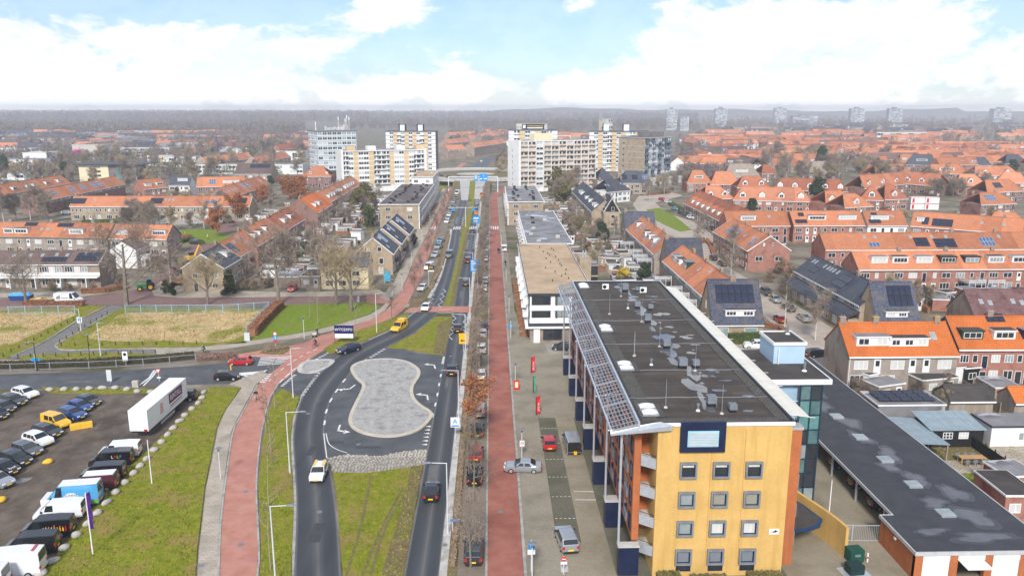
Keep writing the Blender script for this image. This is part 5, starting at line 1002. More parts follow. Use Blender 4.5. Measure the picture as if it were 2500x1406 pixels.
# mid-right houses, hipped roofs with gabled white dormers
hr = [  # E0, E1, rise, depth, roof, dormers, label
 ((1678, 447), (1738, 447), 6, T_or, 0, 'orange hipped villa with white window band by the beige corner'), ((1735, 450), (1808, 450), 6, T_or, 0, 'orange pyramid-roofed villa right of the first villa'),
 ((1720, 487), (1790, 484), 5, T_pale, 2, 'pale orange hipped house with two white dormers behind the mansard terrace'), ((1790, 488), (1980, 492), 5, T_pale, 4, 'long pale orange hipped house with scaffolding'),
 ((1886, 462), (2070, 468), 5, T_red, 5, 'long red hipped house with five gabled dormers'), ((1800, 458), (1880, 458), 5, T_red, 2, 'red hipped house left of the conifer'),
 ((2016, 498), (2090, 494), 4.5, T_or, 2, 'orange hipped house right of the dark conifer'), ((2062, 507), (2130, 503), 4.5, T_or, 1, 'small orange hipped house with white gables'),
 ((2100, 487), (2156, 489), 5.5, T_red, 1, 'red hipped house with one gabled dormer near the red van'), ((2160, 487), (2216, 485), 5.5, T_red, 1, 'red hipped house left of the white site cabins'),
 ((2110, 460), (2240, 446), 5.5, T_or, 4, 'orange mansard row with four gabled dormers'), ((2195, 447), (2300, 455), 5.5, T_red, 3, 'red mansard row with rounded end'),
 ((2140, 427), (2228, 422), 5, T_or, 0, 'orange hipped house under the tall barn roof'), ((2262, 424), (2366, 425), 5, T_or, 0, 'wide orange hipped house with white window rows'),
 ((2380, 430), (2490, 428), 5, T_or, 2, 'orange hipped house with two dormers and dark panels'), ((2336, 452), (2408, 452), 5, T_pale, 1, 'pale orange house with half-hipped roof and one dormer'),
 ((2430, 445), (2510, 448), 5, T_pale, 0, 'pale orange house at right edge'), ((2212, 402), (2288, 404), 7, T_slate, 0, 'blue-black hipped mansion with white dormers'), ((2340, 402), (2420, 404), 5, T_slate, 0, 'slate hipped house right of the mansion'),
 ((2455, 400), (2510, 400), 6, T_slate, 0, 'slate hipped house at the right edge'), ((2115, 412), (2175, 414), 8, T_red, 0, 'tall red barn-roofed house'), ((1770, 432), (1856, 432), 7, T_thatch, 0, 'thatched house with long white window band'),
 ((2395, 500), (2480, 497), 4, T_or, 0, 'orange-roofed house with blue solar panels at right'), ((2410, 470), (2500, 466), 5, T_or, 0, 'orange-roofed house with black solar sheet at right'),
 ((2400, 560), (2520, 565), 5, T_or, 0, 'plain orange roof slope near the right edge'), ((1975, 420), (2040, 420), 6, T_thatch, 0, 'grey thatched house behind the spruce'),
 ((1860, 425), (1900, 424), 5, T_red, 0, 'red-roofed house among the bare trees')]
for i, (a_, b_, rs, rf, dn, lab) in enumerate(hr):
 D_ = 11 if rs < 6 else 13
 r = Row(lab, a_, b_, 5.0 if rs < 7 else 4.2, D_, rs, rf, B_dred if i % 3 else B_red, seed=100+i, hip=(4, 4), chim=i % 2 == 0, unitw=6.5, name='house', cat='house', gut=True)
 for k in range(dn): r.gdormer(r.L*(k+.5)/dn, 2.4, .2, 1.5)
 if i in (0, 12, 13, 17, 21, 20): r.dormer(r.L*.5, r.L*.35, 6, .35, 1.3)
 if i in (22, 23): r.pv(r.L*.4, .3, 5, 2, pvblue if i == 22 else pvm)
# white site cabins stacked two high
sc = thing('site_cabins', 'two stacked white site cabins with red trim on a yard', 'cabin', G(2222, 512), R(-4))
for k in range(2):
 for j in range(2):
  q = MB().box(j*6.2, j*6.2+6, 0, 2.6, k*2.8, k*2.8+2.65).ob('cabin', white, sc); MB().box(j*6.2-.02, j*6.2+6.02, -.02, 2.62, k*2.8+2.45, k*2.8+2.6).ob('trim', M('red_paint', (.55, .03, .03), (.6, .05, .05), 1, .4), q); MB().box(j*6.2+.6, j*6.2+1.5, -.04, 0, k*2.8+.3, k*2.8+2.2).ob('cabin_door', MATS['red_paint'], q)
# ---- flat-roofed blocks either side of the road
def flats(label, x0, x1, y0, y1, h, floors, wall, roof, side, seed, trim=white, boxes=12, front=True, boxm=None, bayw=3.4, base=0):
 o = thing('flats', label, 'building', (x0, y0, 0)); L_, D_ = x1-x0, y1-y0; rr = random.Random(seed)
 MB().box(0, L_, 0, D_, 0, h-.3).ob('wall', wall, o); MB().box(-.5, L_+.5, -.5, D_+.5, h-.3, h).ob('roof_slab', trim, o); MB().box(-.25, L_+.25, -.25, D_+.25, h, h+.02).ob('roof', roof, o)
 fh = (h-.5)/floors; n = int(D_/bayw)
 xs, fc, sg = (L_, 'R', 1) if side == 'R' else (0, 'L', -1)
 for f_ in range(floors):
  z = f_*fh
  for k in range(n):
   y = (k+.5)*D_/n
   win(o, xs, y, z+.75, 1.9, 1.5, 3, 1, fc)
   if f_ and k % 2: OB('balcony', cached(('bal', trim.name), lambda: MB().box(-1.5, 1.5, -1.1, 0, -.1, .05).box(-1.5, 1.5, -1.1, -1.03, .05, 1.0).mesh('balcony', trim)), o, (xs, y, z+.3), FACE[fc])
  if f_: MB().box(xs-.04 if sg > 0 else -.12, xs+.12 if sg > 0 else .04, 0, D_, z+.05, z+.35).ob('floor_band', trim, o)
  if front:
   for q in (.22, .78) if f_ else (.22, .5, .78): win(o, L_*q, 0, z+.8, 1.9, 1.4, 3)
 for k in range(int(n/2)+1): y = k*D_/(int(n/2) or 1); MB().box(xs-.1 if sg > 0 else -.4, xs+.4 if sg > 0 else .1, max(0, y-.2), min(D_, y+.2), 0, h-.3).ob('pilaster', trim, o)
 for k in range(boxes):
  q = MB().box(-.55, .55, -.4, .4, 0, rr.choice((.5, .8))).ob('roof_vent', boxm or rr.choice((darkm, hood, concrete)), o, (L_*(.25+.5*(k % 2))+rr.uniform(-1.4, 1.4), D_*(k+.5)/boxes, h+.02))
 return o
dkroof = M('dark_plum_roof', (.085, .068, .068), (.12, .10, .10), .4, .7, dirt=(.3, .28, .26), dscale=.12, damt=.25)
flats('three-storey tan flats with white corner bands and dark roof left of the road', -41, -26.8, 293.5, 372, 9.3, 3, B_tan, dkroof, 'R', 1, boxes=22, boxm=darkm)
flats('taller white end block behind the tan flats', -37, -27.4, 374, 414, 12.5, 4, white, gravelroof, 'R', 2, boxes=3)
o = flats('three-storey flats with grey felt roof and white trim right of the path', 9.6, 21, 207, 275.5, 9, 3, B_tan, greyfelt, 'L', 3, boxes=12)
flats('far flat-roofed flats with black roof boxes right of the path', 6.6, 19.8, 303, 364, 9, 3, B_tan, greyfelt, 'L', 4, boxes=16, boxm=darkm)
# gravel-roofed block with dark fascia and shop below
o = thing('flats', 'gravel-roofed block with slate-blue fascia and white balconies above a shop', 'building', (6.9, 146, 0))
MB().box(.3, 12, 0, 55.5, 0, 2.9).ob('shop_wall', B_brown, o); MB().box(0, 12.2, 0, 56, 3.1, 9.1).ob('wall', white, o); MB().box(-.6, 13.5, -.6, 12, 2.9, 3.2).ob('canopy', white, o); MB().box(-.05, 12.25, -.06, 0, 3.2, 3.95).ob('fascia', slatecol, o)
MB().box(-.2, 12.4, -.2, 56.2, 9.1, 9.6).ob('roof_slab', slatecol, o); MB().box(0, 12.2, 0, 56, 9.6, 9.62).ob('roof', gravelroof, o); MB().box(-.28, -.2, -.2, 56.2, 9.3, 9.66).ob('roof_edge', white, o); MB().box(12.4, 12.48, -.2, 56.2, 9.3, 9.66).ob('roof_edge', white, o)
for z in (4.9, 7.35):
 for x, w_, pm in ((2.4, 3.6, glass), (6.3, 2.6, glass2), (9.9, 3.2, glass2)): win(o, x, 0, z, w_, 1.7, 2, 1, 'F', slatecol, pm)
 MB().box(.2, 12., -.12, 0, z-1.05, z-.15).ob('balcony_panel', white, o)
 for k in range(15): win(o, 0, 2+k*3.7, z, 1.7, 1.5, 2, 1, 'L'); MB().box(-.9, 0, .7+k*3.7, 3.4+k*3.7, z-1.0, z-.1).ob('balcony', white, o) if k % 2 else None
for x in (0.0, 5.2, 12.15): MB().box(x, x+.25, -.08, 0, 3.95, 9.1).ob('pilaster', slatecol, o)
MB().box(1.0, 2.2, -.3, .3, 0, 2.9).ob('shop_pier', white, o); win(o, 4.6, 0.0, .5, 3.6, 2.1, 2, 1, 'F', slatecol, glass); MB().box(6.8, 9.2, -.05, .0, 0, 2.6).ob('shop_panel', wood, o); MB().box(9.6, 11.8, -.05, 0, 0, 2.5).ob('shop_door', glass, o)
for k in range(22): x = 5.5+random.uniform(-.8, 3.6); y = 4+k*2.2; b = MB(); b.tube((x, y, 9.62), (x, y, 9.9), .08, n=6); b.tube((x, y, 9.9), (x, y, 9.98), .16, n=6); b.ob('roof_vent', darkm, o)
MB().box(12.5, 15, 26, 32, 0, 11.2).ob('stair_tower', B_tan, o); MB().box(15, 16.6, 27, 31, 0, 10).ob('stair_glass', glass, o)
for k in range(4): MB().box(15, 16.7, 26.95, 31.05, 2.3+k*2.4, 2.6+k*2.4).ob('stair_band', B_tan, o)
for q in (13.4, 14): b = MB(); b.tube((q, 28, 11.2), (q, 28, 12.8), .16, n=8); b.ob('flue', steel, o)
flatbox('low garden building with brown gravel roof behind the louvre pergola', None, None, 25, 3, B_tan, M('mossy_gravel', (.22, .19, .11), (.29, .24, .15), .5, .95), world=((20, 131), (31, 131)), name='low_building', cat='building', fascia=slatecol, wins=0)
# ---- garden sheds between the terraces
def sheds(xs, ys, label, group, seed, skip=.15):
 rr = random.Random(seed)
 for y in ys:
  for x in xs:
   if rr.random() < skip: continue
   w_ = rr.uniform(2.6, 5.2); flatbox(label, None, None, rr.uniform(2.4, 4.5), rr.uniform(2.1, 2.8), rr.choice((B_brown, white, B_grey, wood, B_red, B_tan)), world=((x+rr.uniform(-1, 1), y+rr.uniform(-1, 1)), (x+w_, y+rr.uniform(-.6, .6))), group=group, wins=rr.random() < .6)
sheds((30.5, 36.5), [158+6.2*k for k in range(16)], 'flat-roofed shed between the right flats and the orange terrace', 'garden sheds right of the flats', 1)
sheds((24, 30.5), [212+7*k for k in range(13)], 'flat-roofed shed behind the grey-roofed flats', 'garden sheds behind the grey-roofed flats', 9, .3)
sheds((23, 29, 35), [302+8*k for k in range(10)], 'flat-roofed shed behind the far flats', 'garden sheds behind the far flats', 10, .35)
sheds((-93, -87, -81), [305+9*k for k in range(12)], 'flat-roofed shed left of the pale orange terrace', 'garden sheds left of the pale terrace', 11, .4)
sheds((-61, -54.5, -48), [206+7*k for k in range(28)], 'flat-roofed shed left of the slate-roofed tan houses', 'garden sheds left of the road', 2, .3)
sheds([91+6*k for k in range(7)], (168, 176), 'flat-roofed shed behind the terrace with six box dormers', 'garden sheds below the dormer terrace', 3, .2)
sheds([95+6.5*k for k in range(9)], (200,), 'flat-roofed shed in front of the terrace with solar arrays', 'garden sheds below the solar terrace', 4, .2)
sheds([86+6*k for k in range(8)], (240, 250), 'flat-roofed shed behind the red brick street terrace', 'garden sheds beside the red terrace', 5, .4)
sheds([-150+6*k for k in range(9)], (222,), 'flat-roofed shed between the two left terraces', 'garden sheds at far left', 6, .2)
# white roof-terrace railings behind the terraces
def railing(x, y, rz, w_, d_, z, lab, grp):
 o = thing('terrace_railing', lab, 'railing', (x, y, 0), rz, grp); MB().box(0, w_, 0, d_, z-.2, z).ob('deck', greyfelt, o)
 for k in range(3): MB().box(0, w_, -.06, 0, z+.3+k*.3, z+.42+k*.3).ob('rail', white, o); MB().box(-.06, 0, 0, d_, z+.3+k*.3, z+.42+k*.3).ob('rail', white, o)
 for k in range(4): MB().box(w_*k/3-.05, w_*k/3+.05, -.06, .04, 0, z+1.05).ob('post', white, o)
for i, y in enumerate((164, 170.5, 177, 188, 212, 218, 226, 240)): railing(39.5, y, 0, 4, 4.5, 2.9, 'white slatted roof-terrace railing at the back of the left orange terrace', 'white terrace railings right of the flats')
for i, (x, y) in enumerate(((-64.5, 252), (-64.5, 262), (-64.5, 334), (-64.5, 346), (-64.5, 360))): railing(x, y, 0, 4, 4.5, 2.9, 'white slatted roof-terrace railing behind the red terraces left of the road', 'white terrace railings left of the road')
for i, x in enumerate((96, 113, 117)): railing(x, 181.8, 0, 4.5, 4.5, 2.9, 'white slatted roof-terrace railing below the six box dormers', 'white terrace railings at right')
# ================================================================== towers, far town, woods
def ZV(p, vt):
 lo, hi = 0, 120
 for _ in range(40):
  m = (lo+hi)/2; dx_ = p.x*cyw-p.y*syw; dy_ = p.x*syw+p.y*cyw; dz_ = m-H
  if 703-F*(dy_*sp+dz_*cp)/(dy_*cp-dz_*sp) > vt: lo = m
  else: hi = m
 return lo
ochre = M('ochre_panel', (.60, .43, .23), (.66, .49, .28), .5, .8); beigep = M('beige_balcony', (.60, .47, .36), (.66, .54, .43), .5, .8)
def cell(kind, w_, h_, pm, tr):
 def f():
  b = MB()
  if kind in 'wg':
   t = .16 if kind == 'w' else .28
   b.box(-w_/2, w_/2, -.1, 0, 0, h_*.3); b.box(-w_/2, w_/2, -.1, 0, h_*.86, h_); b.box(-w_/2, -w_/2+t, -.1, 0, h_*.3, h_*.86); b.box(w_/2-t, w_/2, -.1, 0, h_*.3, h_*.86); b.box(-.08, .08, -.1, 0, h_*.3, h_*.86)
   b.quad((-w_/2, -.03, h_*.3), (w_/2, -.03, h_*.3), (w_/2, -.03, h_*.86), (-w_/2, -.03, h_*.86), mi=1)
  elif kind == 'b':
   b.quad((-w_/2, -.02, 0), (w_/2, -.02, 0), (w_/2, -.02, h_), (-w_/2, -.02, h_), mi=1); b.box(-w_/2+.05, w_/2-.05, -1.0, -.9, .0, h_*.36); b.box(-w_/2+.05, w_/2-.05, -1., -.02, 0, .15); b.box(-w_*.1, w_*.1, -.1, -.03, .3, h_)
  elif kind == 'y': b.box(-w_/2+.1, w_/2-.1, -.08, 0, 0, h_)
  else: b.box(-w_/2, w_/2, -.05, 0, 0, h_)
  return b.mesh({'w': 'window', 'g': 'window', 'b': 'balcony', 'y': 'panel', 's': 'panel'}[kind], [tr, pm], uv=False)
 return cached(('cell', kind, round(w_, 2), round(h_, 2), pm.name, tr.name), f)
def facade(o, x, y, face, L_, z0, fh, floors, pat, tr=white, ym=ochre, bm=None):
 cw = L_/len(pat); rr = random.Random(int(L_*10+x))
 d = {'F': (1, 0), 'R': (0, 1), 'L': (0, -1)}[face]
 for f_ in range(floors):
  for k, c_ in enumerate(pat):
   if c_ == '.': continue
   t = (k+.5)*cw; nm = {'w': 'window', 'g': 'window', 'b': 'balcony', 'y': 'panel', 's': 'panel'}[c_]
   OB(nm, cell(c_, cw, fh-.3, rr.choice((glass, glass, glass2, curtain)) if c_ in 'wgb' else ym, ym if c_ == 'y' else (bm or tr) if c_ == 'b' else tr), o, (x+d[0]*t, y+d[1]*t, z0+f_*fh+.2), FACE[face])
def tower(label, u, v, ang, L_, D_, topv, floors, wall, roofm=greyfelt, right=False, z0=3.5, pats=(), slab=None, name='apartment_tower'):
 p = G(u, v); ca, sa = math.cos(ang), math.sin(ang)
 h = ZV(p, topv)
 if right: p = p-Vector((ca*L_, sa*L_, 0))
 o = thing(name, label, 'tower block', (p.x, p.y, 0), ang); MB().box(0, L_, 0, D_, 0, h).ob('wall', wall, o); MB().box(-.4, L_+.4, -.5, D_+.4, h, h+.5).ob('roof_slab', slab or white, o); MB().box(0, L_, 0, D_, h+.5, h+.53).ob('roof', roofm, o)
 fh = (h-z0)/floors
 for face, pat, tr, ym, bm in pats:
  x, y, l_ = {'F': (0, -.02, L_), 'R': (L_+.02, 0, D_), 'L': (-.02, D_, D_)}[face]
  facade(o, x, y, face, l_, z0, fh, floors, pat, tr, ym, bm)
  if face == 'F':
   for k in range(floors+1): MB().box(-.1, L_+.1, -.14, -.02, z0+k*fh-.08, z0+k*fh+.2).ob('floor_band', slab or white, o)
 return o, h
gridw = M('tower_white_grid', (.62, .66, .68), (.70, .73, .75), .3, .6); dkbrick = wallbrick('purple_grey_brick', (.13, .105, .115), (.18, .15, .155)); greyb = M('tower_blue_grey', (.10, .14, .19), (.13, .17, .22), .5, .6)
o, h = tower('grey hotel tower gridded with white windows and rooftop antennas', 780, 437, R(27), 25, 21, 322, 8, greyb, greyfelt, False, 5, [('F', 'gggggggg', gridw, ochre, None), ('L', 'gggggg', gridw, ochre, None)], slab=greyb)
text('Eurohotel', 3.2, white, o, (11.5, 1, h+2.0), (R(90), 0, 0), extr=.1)
for x, hh in ((-6, 6), (-2, 3), (15, 9), (19.5, 8), (20.5, 10), (22, 9), (18.5, 4)): b = MB(); b.tube((max(x, .3), 4, h+.5), (max(x, .3), 4, h+hh), .12, n=5); b.box(max(x, .3)-.25, max(x, .3)+.25, 3.8, 4.2, h+hh-2.2, h+hh); b.ob('antenna', white, o)
MB().box(0.5, 24.5, -.3, 0, .2, 4.6).ob('shop_front', glass, o); MB().box(16, 21, 3, 9, h+.5, h+3.5).ob('plant_room', concrete, o)
o, h = tower('white block of flats with ochre panels and recessed balconies left of the road', 1036, 463, R(22), 44, 13, 367, 7, white, greyfelt, True, 3.5, [('F', 'bwywwybbbywwywbb', white, ochre, None)])
for x in (3, 14, 30, 41): MB().box(x, x+4.5, 3, 8, h+.5, h+2.6).ob('plant_room', white if x in (14, 30) else ochre, o)
MB().box(-1.2, 0, -1.5, 13, 0, h+1).ob('end_wall', white, o); MB().box(44, 45.2, -1.5, 13, 0, h+1).ob('end_wall', white, o)
for k in range(6): win(o, 45.2, 5, 4+k*3, .8, 1.6, 1, 1, 'R', pm=glass)
o, h = tower('ochre and grey apartment tower behind the white flats', 945, 428, R(-4), 33, 12, 322, 10, dkbrick, bitumen, False, 3, [('F', 'swybwywywbyws', white, ochre, None)], slab=greyb)
for x in (9, 21): MB().box(x, x+3.2, 3, 8, h+.5, h+4.2).ob('plant_room', gridw, o); MB().box(x-.8, x-.3, 3, 5, h+.5, h+5).ob('flue', darkm, o); MB().box(x+3.5, x+4, 3, 5, h+.5, h+5).ob('flue', darkm, o)
o, h = tower('dark brick apartment tower with rooftop sign board', 1242, 424, R(-3), 33, 12, 319, 10, dkbrick, bitumen, False, 3, [('F', 'sbywbywbs', white, ochre, None)], slab=greyb)
sb = MB().box(9, 24, 1.8, 2.1, h+.8, h+4.2).ob('sign_board', darkm, o); MB().box(12.5, 23.2, 1.76, 1.8, h+2.6, h+3.2).ob('sign_line', moss, sb); MB().box(12.5, 23, 1.76, 1.8, h+1.3, h+2.0).ob('sign_line', white, sb); MB().box(9.6, 11.4, 1.76, 1.8, h+1.4, h+3.6).ob('sign_mark', white, sb); MB().box(5, 26, 2.2, 8, h+.5, h+4.4).ob('plant_room', concrete, o)
o, h = tower('wide white apartment slab with nine rows of beige balconies right of the road', 1269, 470, R(24), 46, 12, 347, 9, white, greyfelt, False, 2.6, [('F', 'bbwbbbbbbb', white, ochre, beigep)])
MB().box(-1.4, 0, -1.4, 12, 0, h+.9).ob('end_wall', white, o); MB().box(10, 21, 3, 9, h+.5, h+4).ob('plant_room', cream, o)
for k in range(7): win(o, -1.4, 6, 3+k*3, .8, 1.6, 1, 1, 'L', pm=glass)
for k in range(11): MB().box(46*k/10-.15, 46*k/10+.15, -1.1, 0, 0, h).ob('fin', white, o)
for z_ in range(9): MB().box(0, 46, -1.08, -.95, 2.6+z_*(h-2.6)/9+1.05, 2.6+z_*(h-2.6)/9+1.15).ob('handrail', white, o)
o, h = tower('ochre and white apartment tower right of the white slab', 1437, 430, R(-10), 38, 12, 322, 10, dkbrick, bitumen, False, 3, [('F', 'swywbywywbyws', white, ochre, None)], slab=greyb)
for x in (9, 22): MB().box(x, x+3.5, 3, 8, h+.5, h+4.5).ob('plant_room', gridw, o); MB().box(x-.8, x-.2, 3, 5, h+.5, h+5.2).ob('flue', darkm, o)
o, h = tower('brown brick apartment block with open blue-grey balconies', 1572, 449, R(38), 23, 21, 338, 7, B_tan, bitumen, False, 4.5, [('F', 'bwbwbwbb', steel, ochre, greyb)], slab=steel)
for k in range(6): win(o, 0, 17, 5.5+k*3.4, 1.8, 1.5, 2, 1, 'L'); MB().box(-.12, 0, 0, 21, 4.5+k*3.4, 4.8+k*3.4).ob('floor_band', concrete, o)
MB().box(4, 20, 3, 10, h+.5, h+3.4).ob('plant_room', dkbrick, o); MB().box(-2, 30, -9, -2, 0, 3.4).ob('podium', concrete, o)
tower('slim beige stair tower far behind the ochre tower', 1468, 350, R(10), 14, 12, 292, 6, cream, bitumen, False, 3, [('F', 'bsb', concrete, ochre, None)])
pg = M('far_tower_grey', (.36, .38, .42), (.45, .47, .5), .2, .7)
for i, (u, v, w_, tv, fl, lab) in enumerate(((1626, 318, 38, 268, 12, 'leftmost grey tower on the right horizon'), (1745, 310, 42, 266, 12, 'tower with bright white end wall on the right horizon'), (1890, 300, 42, 265, 10, 'grey tower third from left on the right horizon'), (1935, 306, 88, 284, 6, 'long low grey slab on the right horizon'), (2075, 306, 48, 266, 11, 'grey tower with pale end wall right of the long slab'), (2168, 304, 46, 266, 10, 'pale tower second from right on the horizon'), (2424, 302, 60, 266, 9, 'wide pale tower at the right end of the horizon'), (1660, 320, 30, 286, 8, 'lower grey block beside the leftmost horizon tower'))):
 s_ = (G(u+w_, v)-G(u, v)).length; o, h = tower(lab, u, v, R(-8), s_*.65, s_*.45, tv, fl, pg, greyfelt, False, 3, [('F', 'gggggg', pg, ochre, None)], slab=pg); MB().box(s_*.65, s_*.65+.5, 0, s_*.45, 0, h).ob('end_wall', white, o); MB().box(s_*.2, s_*.4, 2, s_*.3, h+.5, h+4).ob('plant_room', hood, o)
# school, offices and shops at far left
def block(label, u0, u1, v, topv, D_, wall, roof, floors, pat, tr=white, ym=ochre, name='building', cat='building', over=.3, edge=white):
 A, B = G(u0, v), G(u1, v); h = ZV(A, topv); L_ = (B-A).length; o = thing(name, label, cat, A, math.atan2(B.y-A.y, B.x-A.x)); MB().box(0, L_, 0, D_, 0, h).ob('wall', wall, o); MB().box(-over, L_+over, -over, D_+over, h, h+.4).ob('roof_edge', edge, o); MB().box(0, L_, 0, D_, h+.4, h+.42).ob('roof', roof, o)
 if floors: facade(o, 0, -.02, 'F', L_, .3, (h-.5)/floors, floors, pat, tr, ym)
 return o, h
o, h = block('dark-roofed office with cream front and teal glazing at left', 196, 268, 446, 404, 16, cream, bitumen, 4, 'sggs', cream); MB().prism([(-2, -2), (40, -2), (40, 18), (-2, 18)], h+.4, h+.8).ob('roof', slatecol, o); MB().box(17.5, 34, .5, 14, 0, h).ob('wing', dkbrick, o); MB().box(22, 26, .3, .5, 2, h-1).ob('glazing', bluegreen, o)
o, h = block('beige stair block of the school with pink and blue panel', 180, 253, 392, 355, 14, M('school_beige', (.5, .46, .4), (.56, .52, .46), .3, .8), greyfelt, 0, ''); MB().box(.5, 8, -.15, 0, h-7, h-3.5).ob('panel', M('magenta_panel', (.75, .03, .25), (.8, .05, .3), 1, .5), o); MB().box(.5, 8, -.15, 0, h-10, h-7).ob('panel', M('violet_panel', (.15, .1, .45), (.2, .12, .5), 1, .5), o); MB().box(.5, 8, -.15, 0, h-12, h-10).ob('panel', M('sky_panel', (.2, .6, .8), (.25, .65, .85), 1, .5), o)
block('long beige school wing with dark window bands', 254, 415, 386, 362, 16, MATS['school_beige'], greyfelt, 3, 's'+'g'*14+'s', MATS['school_beige']); block('white low school hall at far left', -40, 84, 415, 392, 22, white, greyfelt, 2, 'ssgsssgs', white)
block('yellow-fronted round pavilion in front of the school', 86, 180, 413, 399, 14, ochre, greyfelt, 1, 'gygygygygygygyg', ochre, M('bright_yellow', (.75, .45, .03), (.8, .5, .05), 1, .6)); block('low white sawtooth building left of the school', 58, 116, 400, 374, 20, white, M('ribbed_white_roof', (.5, .52, .55), (.62, .64, .66), .4, .5, stretch=(3, .2, 1)), 0, '')
block('pale three-storey flats left of the shops', 362, 444, 405, 381, 11, cream, greyfelt, 2, 'gygyggyg', white); block('pale flats with balcony fronts left of the shop row', 400, 480, 410, 384, 10, MATS['school_beige'], greyfelt, 2, 'bgbgbg', white)
block('long white shop row with flat roofs and green sign band', 478, 740, 426, 403, 14, white, greyfelt, 2, 'ggsgggsgggsggsgg', white); block('white commercial hall beside the grey hotel tower', 675, 740, 392, 370, 20, white, bitumen, 1, 'sgsgg', white); block('glass market hall at far left edge', -20, 60, 440, 425, 15, white, greyfelt, 1, 'gggg', white)
block('flat white office in the middle distance at far right', 2140, 2260, 345, 324, 16, concrete, greyfelt, 2, 'gggggggg', white); block('cream long school-like block among orange roofs at right', 2010, 2098, 362, 350, 14, cream, bitumen, 2, 'gggggggg', cream); block('pale bus-depot roof strip at far right', 2120, 2440, 358, 353, 18, concrete, greyfelt, 0, '')
# orange rows beyond the roundabout
for i, (a_, b_, lab) in enumerate((((1158, 360), (1237, 348.5), 'long three-storey brick terrace with orange roof beyond the roundabout'), ((1093, 366), (1138, 364), 'brick corner flats with orange roof left of the far road'), ((1093, 351), (1147, 345), 'orange roofed row behind the corner flats'), ((1175, 333), (1238, 330), 'far orange row between the towers'), ((1100, 331), (1165, 327), 'farthest orange row between the towers'))):
 Row(lab, a_, b_, 8.5, 10, 3.6, T_pale, B_brown, seed=200+i, wins='band', gfloor=False)
# ---- elevated roundabout
RC = Vector((-9.5, 505, 0)); RO, RI, ZD = 46, 30, 3.4
deckm = M('concrete_road', (.38, .37, .36), (.46, .45, .44), .15, .8)
def ringpts(r0, a0, a1, n): return [(RC.x+r0*math.cos(a0+(a1-a0)*k/n), RC.y+r0*math.sin(a0+(a1-a0)*k/n)) for k in range(n+1)]
vd = struct(OB('roundabout', None)); n = 64
for k in range(n):
 a0, a1 = 2*math.pi*k/n, 2*math.pi*(k+1)/n; q = ringpts(RO, a0, a1, 1)+ringpts(RI, a1, a0, 1); MB().prism(q, ZD-.9, ZD).ob('deck', deckm, vd)
 MB().prism(ringpts(RO+.3, a0, a1, 1)+ringpts(RO, a1, a0, 1), ZD-.9, ZD+.7).ob('parapet', concrete, vd)
for a0, a1 in ((-78, -62), (-100, -84), (-62+14, 60), (60, 240), (240, 243), (254, 260)):
 q = ringpts(RO-.5, R(a0), R(a1), 14)+ringpts(RI, R(a1), R(a0), 14); MB().prism(q, 0, ZD-.9).ob('abutment', M('mossy_concrete', (.2, .19, .16), (.26, .25, .21), .4, .9), vd)
MB().prism(ringpts(RI, 0, 2*math.pi-.1, 40), 0, ZD+.1).ob('central_island', verge, vd); MB().prism([(RC.x+12*math.cos(.3*k), RC.y+10*math.sin(.3*k)) for k in range(21)], ZD+.1, ZD+.14).ob('paving', concrete, vd)
def ramp(name, xa, xb, y0, y1, z0, z1, m, xa2=None, xb2=None):
 b = MB(); b.add([(xa, y0, z0), (xb, y0, z0), (xb2 if xb2 is not None else xb, y1, z1), (xa2 if xa2 is not None else xa, y1, z1)], [(0, 1, 2, 3)]); return struct(b.ob(name, m))
ramp('road', -8.4, -5.3, 392, 462, .02, ZD+.01, deckm, -8.9, -2.9); ramp('road', -14.6, -11.3, 388, 462, .02, ZD+.01, deckm, -18, -12); ramp('verge', -11.3, -8.4, 392, 461, .08, ZD, grass, -12, -8.9); ramp('verge', -5.3, -1.0, 385, 462, .09, ZD-.2, verge, -2.9, 0)
ramp('verge', -19.5, -14.6, 388, 462, .09, ZD-.2, verge, -21, -18)
struct(strip('cycle_path', [(-.57, 400), (1, 420), (5, 440), (10, 470)], [(3.1, 400), (5, 420), (9, 438), (14, 468)], redpath, .03, 4, True))
struct(strip('road', [(-22, 548), (-16, 600), (-10, 700), (0, 760), (25, 830)], [(-4, 548), (-3, 600), (2, 700), (12, 755), (34, 820)], asphalt, .03, 5, True)); ramp('road', -22, -4, 548, 560, ZD, .04, deckm)
struct(strip('cycle_path', [(-34, 545), (-27, 600), (-24, 660)], [(-29, 545), (-23, 600), (-20, 660)], redpath2, .03, 4, True)); struct(strip('cycle_path', [(10, 545), (8, 600), (10, 680)], [(15, 545), (12, 600), (14, 680)], redpath2, .03, 4, True))
struct(area('verge', [(-64, 462), (-40, 455), (-26, 440), (-24, 470), (-55, 500)], grass, .05, world=True))
